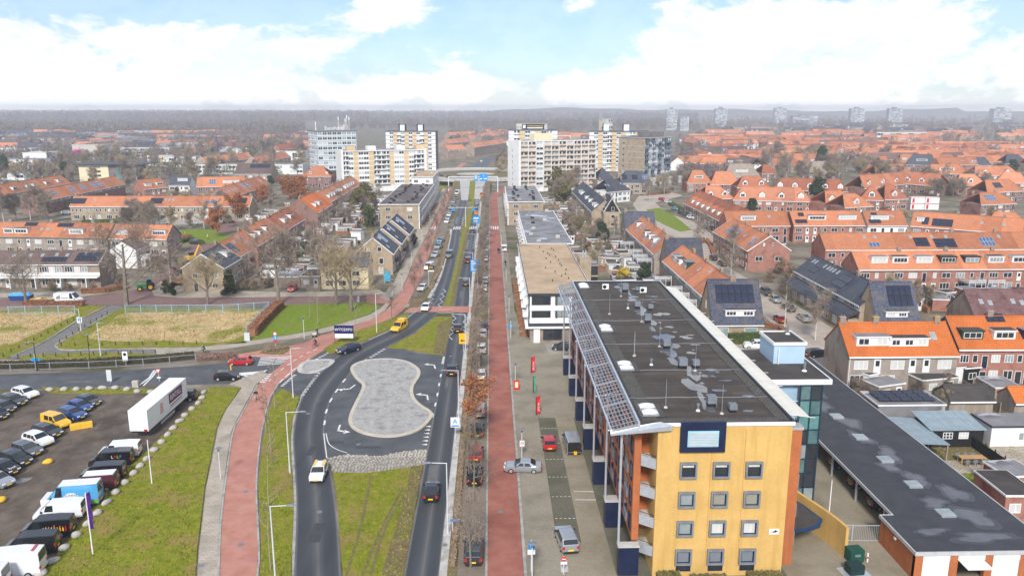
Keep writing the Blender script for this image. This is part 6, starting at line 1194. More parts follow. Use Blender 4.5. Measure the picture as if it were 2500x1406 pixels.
# ---- far roofs, scattered in rows
rr = random.Random(5)
FR = [  # count, u range, v range, roofs, label, group
 (120, (1650, 2520), (322, 404), (T_or, T_or, T_pale, T_red, T_or, T_pale, T_brown), 'small orange-roofed house row in the sea of roofs at right', 'orange roofs in the right distance'),
 (46, (1760, 2520), (303, 324), (T_slate, T_slate, T_brown), 'dark-roofed house row near the right horizon', 'dark roofs near the right horizon'),
 (95, (-20, 480), (318, 362), (T_brown, T_slate, greyfelt, T_pale), 'grey-brown roofed house row near the left woods', 'grey roofs near the left woods'),
 (26, (480, 735), (320, 362), (T_brown, T_pale, T_brown), 'small house row in the woods left of the hotel tower', 'houses in the left woods'),
 (16, (1100, 1420), (318, 345), (T_pale, T_brown, T_or), 'small house row behind the central towers', 'houses behind the towers')]
for cnt, ur, vr, rf, lab, grp in FR:
 for i in range(cnt):
  t = ((i+rr.random())/cnt)**1.0; v = vr[1]-(vr[1]-vr[0])*t; u = rr.uniform(*ur); p = G(u, v, 5.5); L_ = rr.uniform(22, 48)*(1+.5*t); a_ = rr.choice((0, 0, 0, R(90), R(-12), R(15)))
  d = Vector((math.cos(a_), math.sin(a_), 0))*L_
  r = Row(lab, None, None, 5.5, 9.5, rr.uniform(3.8, 4.8), rr.choice(rf), rr.choice((B_red, B_tan, B_brown, white)), world=((p.x, p.y), (p.x+d.x, p.y+d.y)), group=grp, seed=i, chim=False, wins=None, dorm=.35 if v > 330 else .2, unitw=8, hip=(3, 3) if rr.random() < .25 else (0, 0), sky=.1)
# ---- woods to the horizon: crowns of fine branches, one mass per tint
def clumps(name, pts, mat, ntri, label, tw=.16, seed=0):
 rg = np.random.RandomState(seed); n = len(pts); V = []
 d = rg.normal(size=(n, ntri, 3)); d /= np.linalg.norm(d, axis=2, keepdims=True); rad = rg.uniform(.25, 1, (n, ntri, 1))**.6
 P0 = np.array([(p[0], p[1], 0) for p in pts])[:, None, :]; S = np.array([(p[2]*.42, p[2]*.42, p[2]*.5) for p in pts])[:, None, :]
 c = d*rad*S; c[:, :, 2] += (np.array([p[2] for p in pts])*.55)[:, None]
 c += P0; ax = d*.5+rg.normal(size=d.shape)*.45; ax[:, :, 2] = np.abs(ax[:, :, 2])+.35; ax /= np.linalg.norm(ax, axis=2, keepdims=True)
 ln = (np.array([p[2] for p in pts])*tw)[:, None, None]*rg.uniform(.6, 1.4, (n, ntri, 1)); sd = np.cross(ax, rg.normal(size=d.shape)); sd /= np.linalg.norm(sd, axis=2, keepdims=True)
 A = c-sd*ln*.28; B = c+sd*ln*.28; T = c+ax*ln*1.2
 # trunks
 tk = np.zeros((n, 1, 3))+P0; sz = np.array([p[2] for p in pts])[:, None, None]
 tA = tk+np.array([-.025, 0, 0])*sz; tB = tk+np.array([.025, 0, 0])*sz; tT = tk+np.array([0, 0, .75])*sz
 V = np.stack([np.concatenate([A, tA], 1), np.concatenate([B, tB], 1), np.concatenate([T, tT], 1)], 2).reshape(-1, 3)
 me = bpy.data.meshes.new(name); nf = len(V)//3; me.vertices.add(len(V)); me.vertices.foreach_set('co', V.ravel()); me.loops.add(len(V)); me.loops.foreach_set('vertex_index', np.arange(len(V), dtype=np.int32)); me.polygons.add(nf); me.polygons.foreach_set('loop_start', np.arange(0, len(V), 3, dtype=np.int32)); me.update(calc_edges=True); me.materials.append(mat)
 o = OB(name, me); o['kind'] = 'stuff'; o['label'] = label; return o
wm = [M('wood_grey_brown', (.16, .13, .115), (.23, .19, .165), .02, .95), M('wood_purple', (.16, .12, .13), (.215, .165, .175), .02, .95), M('wood_olive', (.16, .14, .09), (.215, .19, .125), .02, .95)]
P3 = [[], [], []]
def scat(n, ur, vr, sz, w3=(3, 3, 2), pw=1.):
 for _ in range(n):
  u = rr.uniform(*ur); v = vr[0]+(vr[1]-vr[0])*rr.random()**pw; p = G(u, v); P3[rr.choices((0, 1, 2), w3)[0]].append((p.x, p.y, rr.uniform(*sz)))
scat(2400, (-150, 900), (274, 300), (20, 33)); scat(1500, (-100, 740), (298, 332), (11, 19), (3, 3, 2), .8); scat(700, (850, 1700), (294, 318), (13, 20)); scat(1000, (850, 1700), (274, 296), (18, 30)); scat(800, (1600, 2650), (280, 318), (9, 15)); scat(240, (0, 700), (372, 440), (5, 9), (2, 2, 3)); scat(120, (1660, 1800), (380, 440), (5, 8)); scat(330, (430, 740), (330, 372), (8, 13), (2, 3, 3)); scat(260, (-40, 440), (335, 400), (7, 11)); scat(120, (1100, 1245), (318, 350), (8, 13), (2, 3, 2)); scat(420, (1650, 2520), (315, 400), (6, 11)); scat(70, (1240, 1420), (312, 330), (9, 14))
for k, nm in enumerate(('grey-brown bare woods reaching to the horizon', 'purplish bare woods reaching to the horizon', 'olive-tinted bare woods reaching to the horizon')): clumps('woods', P3[k], wm[k], 95, nm, .15, k)
# low dune ridge on the horizon, pale field strips at left
b = MB(); n = 80; rgd = [(-2600+5200*k/n) for k in range(n+1)]
def rh(x): return 16+8*math.sin(x*.0021+1)+5*math.sin(x*.0057)+(22 if x > 500 else 22*max(0, (x+200)/700) if x > -200 else 0)+3*math.sin(x*.02)
b.add([(x, 4300, -1) for x in rgd]+[(x, 4500, rh(x)) for x in rgd]+[(x, 4900, -1) for x in rgd], [(k, k+1, n+2+k, n+1+k) for k in range(n)]+[(n+1+k, n+2+k, 2*n+3+k, 2*n+2+k) for k in range(n)])
struct(b.ob('hills', M('dune_woods', (.10, .085, .075), (.16, .135, .115), .01, .95, stretch=(1, 1, 4)), smooth=True))
struct(area('field', [(-60, 291), (170, 286), (160, 295), (-60, 300)], M('pale_field', (.45, .40, .28), (.5, .45, .33), .01, .95), .05)); struct(area('field', [(-60, 279), (160, 276), (160, 281), (-60, 284)], M('green_field', (.17, .18, .08), (.22, .22, .1), .01, .95), .05))
# ================================================================== trees, hedges, shrubs
def tree_mesh(seed, h, rt, levels, nb, ang, ln, up, bm_, tm_, fork=.3, leaf=0, leafm=None, lsize=.22, start=.3, lasp=.7):
 """bare tree grown limb by limb; returns (trunk mesh, crown mesh)"""
 rg = random.Random(seed); tr, cr_ = MB(), MB(); tips = []
 def grow(p, d, L_, r, lev):
  n = 3 if lev else 5; b = tr if lev <= 1 else cr_; q = p; segs = []
  for k in range(n):
   wb = .10 if lev else .025; d = (d+Vector((rg.gauss(0, wb), rg.gauss(0, wb), rg.gauss(0, .06)+up*.12))).normalized(); e = q+d*L_/n; r1 = r*(1-.75*(k+1)/n) if lev else r*(1-.7*(k+1)/n)
   b.tube(q, e, max(r*(1-.75*k/n), .026), max(r1, .022), 6 if lev == 0 else 4 if lev == 1 else 3, cap=False); segs.append((q, e, max(r1, .012), d)); q = e
  if lev >= levels: tips.extend([(s[1]) for s in segs]); return
  m = nb[min(lev, len(nb)-1)]
  for i in range(m):
   t = start+(1-start)*(i+rg.random())/m if lev == 0 else .15+.85*(i+rg.random())/m
   k = min(n-1, int(t*n)); a, e, rr_, dd = segs[k]; pos = a.lerp(e, t*n-k); az = rg.uniform(0, 6.283)
   o1 = dd.orthogonal().normalized(); o2 = dd.cross(o1); th = R(ang)*rg.uniform(.7, 1.25); nd = dd*math.cos(th)+(o1*math.cos(az)+o2*math.sin(az))*math.sin(th)
   grow(pos, nd, L_*ln*rg.uniform(.7, 1.15)*(1.25-.5*t if lev == 0 else 1), max(rr_*.62, .026), lev+1)
 grow(Vector((0, 0, -.1)), Vector((0, 0, 1)), h, rt, 0)
 ms = [cr_]
 cm = cr_.mesh('crown', tm_, uv=False) if not leaf else None
 if leaf:
  b = cr_; k0 = len(b.f)
  for _ in range(leaf):
   p = rg.choice(tips)+Vector((rg.gauss(0, .35), rg.gauss(0, .35), rg.gauss(0, .3))); x = Vector((rg.gauss(0, 1), rg.gauss(0, 1), rg.gauss(0, 1))).normalized()*lsize; y = x.orthogonal().normalized()*lsize*lasp
   b.add([p-x, p+y, p+x, p-y], [(0, 1, 2, 3)], 1)
  cm = b.mesh('crown', [tm_, leafm], uv=False)
 return tr.mesh('trunk', bm_, uv=False), cm
def cloud_mesh(seed, n, shape, size, mat, trunk_h, lob=7):
 """dense leafy crown of many small leaf faces grouped in lobes"""
 rg = random.Random(seed); b = MB(); lobes = []
 for _ in range(lob*4):
  a = rg.uniform(0, 6.283); t = rg.random(); rad = shape(t)*rg.uniform(.3, .85); lobes.append(Vector((rad*math.cos(a), rad*math.sin(a), trunk_h+t*(1-trunk_h))))
 for _ in range(n):
  c = rg.choice(lobes); d = Vector((rg.gauss(0, 1), rg.gauss(0, 1), rg.gauss(0, 1))).normalized(); p = c+d*rg.uniform(.06, .15); x = Vector((rg.gauss(0, 1), rg.gauss(0, 1), rg.gauss(0, .6))).normalized()*size; y = d.cross(x).normalized()*size*.8
  b.add([p-x-y, p+x-y, p+x+y, p-x+y], [(0, 1, 2, 3)])
 t = MB(); t.tube((0, 0, -.02), (0, 0, .6), .03, .015, 6)
 return t.mesh('trunk', bark, uv=False), b.mesh('crown', mat, uv=False)
TK = {}
for k in range(3): TK['big', k] = tree_mesh(10+k, 9.5, .38, 4, (8, 6, 5, 4), 48, .62, .35, bark, twig2 if k == 1 else twig, leaf=2600, leafm=twig2 if k == 1 else twig, lsize=.42, lasp=.05, start=.26)
for k in range(3): TK['street', k] = tree_mesh(20+k, 8.2, .14, 3, (11, 5, 4), 50, .30, .35, bark, twig, leaf=1500, leafm=twig, lsize=.32, lasp=.07, start=.34)
for k in range(2): TK['slim', k] = tree_mesh(30+k, 7, .08, 3, (8, 4, 3), 42, .24, .3, barkpale, twig, start=.5)
for k in range(2): TK['birch', k] = tree_mesh(40+k, 11, .16, 3, (16, 6, 5), 46, .32, .1, M('birch_bark', (.5, .47, .42), (.62, .58, .53), 3, .9), twig, leaf=2600, leafm=twig, lsize=.42, lasp=.07, start=.25)
for k in range(3): TK['bare', k] = tree_mesh(50+k, 9, .2, 3, (12, 7, 5), 46, .42, .35, bark, twig2 if k == 2 else twig, leaf=3800, leafm=twig2 if k == 2 else twig, lsize=.45, lasp=.08, start=.22)
for k in range(2): TK['russet', k] = tree_mesh(60+k, 8, .2, 3, (12, 6, 4), 50, .42, .3, bark, twig, leaf=4200, leafm=brownleaf, lsize=.26, start=.22)
TK['russet_street', 0] = tree_mesh(70, 8.5, .12, 3, (11, 5, 4), 50, .30, .35, bark, twig, leaf=900, leafm=brownleaf, lsize=.17, start=.45)
rnd_ = lambda t: .42*math.sin(math.pi*(.12+.8*t)); con = lambda t: .26*(1-t)+.02; ov = lambda t: .3*math.sin(math.pi*(.1+.85*t))**.7
for nm, sh, m_, n_ in (('ever', rnd_, evergreen, 3400), ('olive', rnd_, olive, 3000), ('cone', con, evergreen, 3200), ('bush', rnd_, hedgegreen, 1500), ('yellow', rnd_, yellowleaf, 2600), ('oval', ov, evergreen, 2600), ('twiggy', rnd_, shrubtwig, 1300), ('rust', rnd_, hedgebrown, 1600)): TK[nm, 0] = cloud_mesh(len(nm)+n_, n_, sh, .028 if nm != 'twiggy' else .022, m_, .12)
rt_ = random.Random(3)
KN = {'big': 'bare_tree', 'street': 'street_tree', 'slim': 'young_tree', 'birch': 'birch_tree', 'bare': 'bare_tree', 'russet': 'oak_tree', 'russet_street': 'street_tree', 'ever': 'evergreen_tree', 'olive': 'evergreen_tree', 'cone': 'conifer_tree', 'bush': 'shrub', 'yellow': 'shrub', 'oval': 'conifer_tree', 'twiggy': 'shrub', 'rust': 'shrub'}
def tree(kind, p, s, label, group=None):
 """s: scale for grown trees, height in metres for leafy ones"""
 ks = [q for q in TK if q[0] == kind]; t, c = TK[rt_.choice(ks)]; p = G(*p) if len(p) == 2 else Vector(p)
 nm = KN[kind]; o = thing(nm, label, 'shrub' if nm == 'shrub' else 'tree', (p.x, p.y, 0), rt_.uniform(0, 6.28), group); o.scale = (s, s, s*rt_.uniform(.93, 1.07)); OB('trunk', t, o); OB('crown', c, o); return o
tree('big', (309, 744), 1.55, 'large spreading bare tree beside the cobbled path'); tree('big', (64, 746), .9, 'pruned bare tree with brown leaves at its foot by the skip'); tree('big', (682, 742), 1.35, 'large bare tree at the end of the russet hedge'); tree('big', (507, 743), .95, 'medium bare tree in front of the tan corner house')
tree('big', (821, 746), 1.15, 'left bare tree of the pair in front of the cream house'); tree('big', (857, 760), 1.15, 'right bare tree of the pair in front of the cream house'); tree('slim', (776, 794), 1.1, 'slim young tree on the lawn near the pedestrians'); tree('slim', (757, 778), 1., 'slim young tree left of the pedestrians on the lawn'); tree('slim', (870, 820), 1.05, 'thin bare tree right of the navy signboard')
for i, y in enumerate((69.8, 83.5, 112, 127, 143, 158, 174, 190, 206, 222, 238, 254, 270, 286, 306, 322, 338, 354, 370)):
 tree('street', (-2.2, y, 0), rt_.uniform(.85, 1.05), 'bare street tree in the parking strip left of the right cycle path', 'street trees in the parking strip')
tree('russet_street', (-2.3, 98, 0), 1., 'street tree still holding russet leaves among the parked cars')
for i, q in enumerate(((671, 999), (662, 1105), (656, 1238), (661, 1391), (650, 1060))): tree('slim', q, rt_.uniform(.95, 1.1), 'thin young tree in the grass strip between left cycle path and road', 'young trees in the left grass strip')
for i, q in enumerate(((957, 781), (1012, 732), (1027, 691), (1043, 640), (1054, 606), (1066, 570), (1078, 540), (1086, 515), (1095, 492))): tree('street', q, .85, 'bare street tree between left cycle path and the parked cars', 'street trees by the left cycle path')
tree('birch', (803, 606), 1.05, 'white-stemmed birch in the gardens left of the slate-roofed houses'); tree('bare', (790, 640), .8, 'bare tree behind the cream house'); 
for i, q in enumerate(((40, 540), (75, 538), (100, 535), (10, 545), (120, 545))): tree('birch' if i % 2 else 'bare', q, 1.1, 'pale-stemmed birch or bare tree in the thicket at left edge', 'thicket at left edge')
for i, (u, v, s_, lab) in enumerate(((574, 540, 1.15, 'russet oak in front of the tan terrace end'), (532, 578, .95, 'russet oak beside the small park lawn'), (716, 503, 1.3, 'large russet oak in front of the brown brick terrace'), (695, 490, 1.2, 'russet oak left of the largest one'), (738, 488, 1.15, 'russet oak right of the largest one'), (776, 452, 1.0, 'russet oak next to the brick villa'), (640, 500, .9, 'small russet oak by the terrace corner'))): tree('russet', (u, v), s_, lab)
for i, (k_, u, v, s_, lab) in enumerate((('olive', 894, 506, 11, 'tall brown-green cypress left of the tan flats'), ('olive', 872, 512, 8, 'low brown-green cypress beside the taller one'), ('bush', 898, 556, 8, 'pale green tree behind the slate houses'), ('ever', 748, 640, 5.5, 'dark green shrub left of the cream house'), ('ever', 424, 722, 3, 'dark garden shrub at the brick street corner'), ('cone', 561, 720, 6, 'dark conifer at the tan corner house'), ('bush', 405, 716, 3, 'green garden shrub near the tractor'), ('yellow', 420, 718, 1.6, 'small yellow shrub by the flagpole'),
  ('olive', 1373, 505, 10, 'round olive-green tree right of the far flats'), ('olive', 1358, 478, 13, 'tall dark olive tree in front of the white slab'), ('ever', 1466, 594, 7, 'spreading dark green yew in the gardens'), ('yellow', 1522, 702, 5, 'large yellow shrub above the flat roof'), ('oval', 1568, 704, 6, 'dark rounded conifer next to the yellow shrub'), ('bush', 1430, 620, 2.6, 'green shrub along the garden alley'), ('oval', 1996, 512, 14, 'tall dark conifer in front of the orange hipped houses'), ('cone', 2003, 432, 19, 'tall spruce among the right-hand roofs'), ('ever', 1835, 520, 6, 'green bush behind the mansard terrace'), ('ever', 2470, 425, 9, 'dark evergreen near the right edge'), ('cone', 160, 452, 12, 'dark conifer by the dark-roofed office'), ('cone', 14, 432, 14, 'spruce at far left edge'), ('bush', 176, 512, 5, 'yellow-green clipped bush in front of the tan terrace'), ('ever', 660, 455, 6, 'dark bushes beside the brown hall'), ('ever', 1045, 415, 6, 'dark bush at the foot of the ochre tower'), ('ever', 1100, 352, 9, 'dark evergreen group beyond the roundabout'), ('bush', 2128, 1016, 1.8, 'yellow-green low shrub by the brick shed'), ('cone', 2305, 985, 3.2, 'narrow garden conifer beside the double shed'), ('bush', 2287, 984, 2.6, 'round green shrub beside the double shed'), ('bush', 958, 662, 3, 'round shrub at the nearest slate house'), ('ever', 1008, 600, 4, 'green shrubs at the slate houses'), ('bush', 1760, 606, 3, 'clipped green bush in front of the red terrace'), ('twiggy', 1230, 1004, .1, ''))):
 if lab: tree(k_, (u, v), s_, lab)
for i, (u, v, s_) in enumerate(((1850, 640, 6), (1870, 655, 5), (1890, 640, 6), (1905, 670, 5), (1830, 620, 5), (1925, 690, 5), (1945, 715, 4), (1880, 690, 3.5), (1965, 735, 3.5), (1990, 755, 3))): tree('twiggy', (u, v), s_, 'tangled brown shrub in the front gardens of the slate catslide terrace', 'brown front-garden shrubs')
for i, (u, v, s_) in enumerate(((600, 706, 3.4), (620, 706, 3), (645, 705, 3.5), (580, 712, 2.5), (660, 700, 3), (130, 712, 3), (170, 710, 2.6), (230, 712, 2.6), (290, 700, 3), (380, 660, 3.5), (400, 645, 3), (560, 690, 3.4))): tree('twiggy', (u, v), s_, 'brown twiggy shrub in the gardens along the brick street', 'shrubs along the brick street')
for i, (u, v) in enumerate(((1751, 648), (1784, 680), (1722, 592), (1700, 600), (1915, 802), (1586, 492), (1570, 480), (1790, 640), (1990, 830))): tree('birch' if i % 3 else 'street', (u, v), .85, 'bare street tree along the beige residential street', 'bare trees on the beige street')
def many(n, ur, vr, label, group, s=(.7, 1.15), ks=('bare', 'bare', 'bare', 'birch')):
 for _ in range(n): tree(rt_.choice(ks), (rt_.uniform(*ur), rt_.uniform(*vr)), rt_.uniform(*s), label, group)
many(46, (1860, 2200), (372, 462), 'bare tree in the dense grove among the right-hand roofs', 'grove among the right-hand roofs', (.9, 1.5)); many(80, (1650, 2500), (340, 480), 'bare tree standing among the orange roofs at right', 'trees among the orange roofs', (.6, 1.)); many(14, (2240, 2420), (440, 500), 'bare tree around the site cabins yard', 'trees around the site cabins', (.7, 1.1))
many(58, (0, 470), (380, 470), 'bare tree among the terraces at far left', 'trees among the far left terraces', (.8, 1.3)); many(40, (440, 740), (360, 440), 'bare tree around the shops at left', 'trees around the shops', (.8, 1.3)); many(22, (290, 620), (520, 565), 'bare garden tree along the street by the small park', 'trees by the small park', (.6, .9)); many(22, (820, 940), (470, 560), 'bare tree in the gardens behind the slate houses', 'garden trees behind the slate houses', (.5, .8)); many(16, (1340, 1430), (440, 490), 'bare tree in front of the white slab', 'trees in front of the white slab', (.9, 1.3)); many(10, (1540, 1720), (455, 480), 'bare tree at the beige street corner', 'trees at the beige corner', (.6, .9)); many(16, (1380, 1600), (560, 680), 'small bare tree in the gardens behind the flats', 'garden trees behind the flats', (.4, .6)); many(10, (2090, 2400), (955, 1010), 'small bare garden shrub-tree near the sheds', 'garden trees near the sheds', (.2, .32)); many(8, (1215, 1245), (395, 440), 'bare tree right of the far road', 'trees right of the far road', (.8, 1.2))
many(18, (600, 780), (560, 650), 'bare garden tree in the yards left of the slate-roofed houses', 'garden trees left of the slate houses', (.4, .7)); many(10, (1980, 2300), (700, 760), 'small bare tree in the yards behind the slate houses at right', 'yard trees at right', (.35, .55)); many(14, (420, 640), (660, 700), 'small bare tree in the gardens behind the tan corner house', 'garden trees behind the corner house', (.3, .5))
many(20, (1330, 1480), (478, 600), 'small bare tree in the yards behind the flats right of the path', 'yard trees behind the right flats', (.45, .75)); many(18, (420, 700), (488, 530), 'bare tree between the tan terrace and the red terraces', 'trees between the left terraces', (.5, .9)); many(16, (2000, 2480), (540, 700), 'small bare tree between the right-hand terraces', 'trees between the right terraces', (.35, .6))
def hedge(label, pts, w_, h_, mat, world=False, dens=150, name='hedge', group=None, size=.1):
 p = [Vector((*q, 0)) for q in pts] if world else GP(pts); b = MB(); rg = random.Random(int(p[0].x*9+p[0].y*5)); o0 = p[0].copy()
 for a, c in zip(p, p[1:]):
  d = c-a; L_ = d.length; d.normalize(); nn = Vector((-d.y, d.x, 0)); q = [a-nn*w_*.36-o0, c-nn*w_*.36-o0, c+nn*w_*.36-o0, a+nn*w_*.36-o0]
  b.hexa([(x.x, x.y, 0) for x in q], [(x.x, x.y, h_*.86) for x in q])
  for _ in range(int(L_*dens*(w_+2*h_)/3)):
   t = rg.random()*L_; s_ = rg.uniform(-1, 1); z = rg.random()
   if rg.random() < .5: s_ = rg.choice((-1, 1))*rg.uniform(.7, 1.05)
   else: z = rg.uniform(.82, 1.04)
   c_ = a+d*t+nn*s_*w_*.5-o0+Vector((0, 0, z*h_)); x = Vector((rg.gauss(0, 1), rg.gauss(0, 1), rg.gauss(0, 1))).normalized()*size*rg.uniform(.6, 1.4); y = x.orthogonal().normalized()*size
   b.add([c_-x, c_+y, c_+x, c_-y], [(0, 1, 2, 3)])
 o = b.ob(name, mat, None, (o0.x, o0.y, 0), uv=False); return tag(o, label, 'hedge', group)
hedge('russet beech hedge running down beside the blue fence', [(616, 822), (640, 795), (668, 766), (686, 752)], 1.8, 1.9, hedgebrown, size=.13); hedge('russet hedge along the brick street behind the white van', [(200, 717), (260, 715), (312, 704)], 1.4, 1.2, hedgebrown); hedge('russet hedge around the bare tree by the skip', [(62, 748), (130, 750), (205, 748)], 1.8, 1.3, hedgebrown)
hedge('clipped green hedge in front of the slate corner house', [(1778, 838), (1885, 834)], 1.2, 1.9, hedgegreen); hedge('russet hedge around the corner garden', [(1868, 798), (1905, 806), (1932, 830), (1925, 846), (1880, 846)], 1.0, 1.0, hedgebrown); hedge('dark hedge behind the fence along the side road', [(-120, 903), (0, 899), (200, 893), (380, 884), (475, 874)], .9, 1.2, M('dark_hedge_leaves', (.06, .055, .03), (.10, .085, .05), 1, .95)); hedge('low reddish shrub bed at the side road corner', [(480, 880), (520, 876), (575, 872)], 2.2, .8, M('reddish_twigs', (.20, .12, .09), (.28, .18, .14), 1, .95)); hedge('low brown shrubs in the wedge-shaped bed at the crossing', [(645, 858), (700, 850)], 2.2, .7, shrubtwig)
for i, (y0, y1) in enumerate(((70, 100), (103, 150), (153, 215), (218, 286), (304, 385))): hedge('low brown verge hedge along the right-hand lane', [(-3.95, y0), (-3.95, y1)], .6, .5, shrubtwig, True, 60, group='low hedges along the right lane')
for i, pts in enumerate(([(1000, 742), (1030, 738)], [(1052, 706), (1076, 656)], [(1078, 650), (1096, 575)])): hedge('low brown hedge between the parked cars and the left lane', pts, .9, .6, shrubtwig, dens=70, group='low hedges along the left lane')
for i in range(12): hedge('low brown front-garden hedge at the gravel-roofed block', [(5.4, 150+i*4.4), (6.7, 150+i*4.4), (6.7, 151+i*4.4)], .5, .9, hedgebrown, True, 90, group='front hedges of the right flats')
for i in range(10): hedge('low brown front-garden hedge at the tan flats', [(-26.2, 296+i*8), (-24.2, 296+i*8)], .6, .9, shrubtwig, True, 60, group='front hedges of the left flats')
hedge('clipped hedge at the left foot of the yellow wall', [(15.4, 66.9), (17.6, 66.9)], 1.2, .9, olive, True, 200); hedge('clipped hedge in the middle of the yellow wall foot', [(18.6, 66.9), (22.0, 66.9)], 1.1, .55, olive, True, 200); hedge('clipped hedge at the right foot of the yellow wall', [(24.0, 66.9), (27.2, 66.9)], 1.2, .8, olive, True, 200); hedge('low hedge with road workers in the small park', [(430, 582), (470, 580)], 1.5, 1.0, hedgebrown); hedge('green hedge by the small park path', [(425, 600), (462, 588), (494, 598)], 1.5, 1.3, hedgegreen); hedge('hedge at the beige street corner', [(1578, 478), (1635, 472)], 1.5, 1.3, hedgebrown); hedge('front-garden hedge of the mansard terrace', [(1636, 500), (1690, 530), (1760, 560)], 2.5, 1.4, hedgegreen, dens=60); hedge('russet hedge in front of the red street terrace', [(1703, 598), (1722, 588), (1735, 600), (1742, 622)], 1.4, 1.0, hedgebrown); hedge('hedge along the tan terrace front gardens', [(200, 545), (330, 540), (440, 535)], 1.5, 1.2, hedgegreen, dens=60)
# tall straw grass tufts in the fields: one mass
b = MB(); rg = random.Random(9); fields = [[(q.x, q.y) for q in GP(P_)] for P_ in ([(270, 790), (300, 768), (420, 762), (555, 756), (650, 758), (630, 790), (600, 815), (560, 833), (480, 838), (400, 832), (340, 836), (220, 828), (240, 805)], [(-200, 862), (-200, 800), (0, 766), (180, 764), (150, 785), (60, 828), (0, 850), (-100, 862)])]
for poly in fields:
 xa, xb = min(q[0] for q in poly), max(q[0] for q in poly); ya, yb = min(q[1] for q in poly), max(q[1] for q in poly)
 for _ in range(8000):
  x, y = rg.uniform(xa, xb), rg.uniform(ya, yb)
  if math.sin(x*.35+2*math.sin(y*.2))+math.sin(y*.5+x*.1) < -1.5 or not inside(x, y, poly): continue
  h_ = rg.uniform(.15, .38); lx, ly = rg.gauss(0, .2), rg.gauss(0, .2); b.add([(x-.12, y, .1), (x+.12, y+rg.uniform(-.1, .1), .1), (x+lx, y+ly, .1+h_)], [(0, 1, 2)])
o = b.ob('tall_grass', drygrass, uv=False); o['kind'] = 'stuff'; o['label'] = 'tufts of tall straw-coloured grass in the fields'

# short grass blades on the near verges and lawns, two masses
bl_ = (MB(), MB(), MB()); rg = random.Random(12)
for poly, z, mn in GRASS:
 cx_ = sum(q[0] for q in poly)/len(poly); cy_ = sum(q[1] for q in poly)/len(poly)
 if cy_ > 270 or cy_ < 10: continue
 xa, xb = min(q[0] for q in poly), max(q[0] for q in poly); ya, yb = max(55, min(q[1] for q in poly)), max(q[1] for q in poly)
 for _ in range(int(min(26000, (xb-xa)*(yb-ya)*(14 if cy_ < 160 else 5)))):
  x, y = rg.uniform(xa, xb), rg.uniform(ya, yb)
  if rg.random() > (80/y)**1.5 or not inside(x, y, poly): continue
  pt = math.sin(x*.9+1.7*math.sin(y*.45))+math.sin(y*.8+x*.35)+rg.gauss(0, .6); k = (2 if pt > 1.0 else 1 if pt < -.6 else 0) if mn != 'brown_verge' else rg.choice((1, 1, 2)); h_ = rg.uniform(.06, .17); t = rg.uniform(0, 6.28); w_ = rg.uniform(.06, .13)
  bl_[k].add([(x-w_*math.cos(t), y-w_*math.sin(t), z-.01), (x+w_*math.cos(t), y+w_*math.sin(t), z-.01), (x+rg.gauss(0, .1), y+rg.gauss(0, .1), z+h_)], [(0, 1, 2)])
for b_, c1, c2, lab in ((bl_[0], (.13, .17, .010), (.19, .225, .022), 'green grass blades of the verges'), (bl_[1], (.22, .165, .055), (.30, .23, .09), 'withered straw-brown blades of the verges'), (bl_[2], (.22, .245, .018), (.29, .29, .035), 'yellow-green grass blades of the verges')):
 o = b_.ob('grass_blades', M(lab, c1, c2, 2, .9), uv=False); o['kind'] = 'stuff'; o['label'] = lab
for k in range(18): hedge('clipped garden hedge between the sheds left of the slate houses', [(-62+(k % 3)*7, 210+k*10), (-57+(k % 3)*7, 210+k*10)], .9, 1.3, (hedgegreen, hedgebrown, olive)[k % 3], True, 50, group='garden hedges left of the slate houses')
for k in range(18): hedge('clipped garden hedge between the sheds behind the right flats', [(24+(k % 3)*5, 205+k*9.5), (28+(k % 3)*5, 205+k*9.5)], .9, 1.3, (hedgegreen, hedgebrown, olive)[k % 3], True, 50, group='garden hedges behind the right flats')
for k in range(9): hedge('clipped garden hedge below the terrace with six dormers', [(90+k*5, 163+3*(k % 3)), (90+k*5, 172+2*(k % 3))], .8, 1.4, (hedgegreen, hedgebrown, olive)[k % 3], True, 60, group='garden hedges below the dormer terrace')
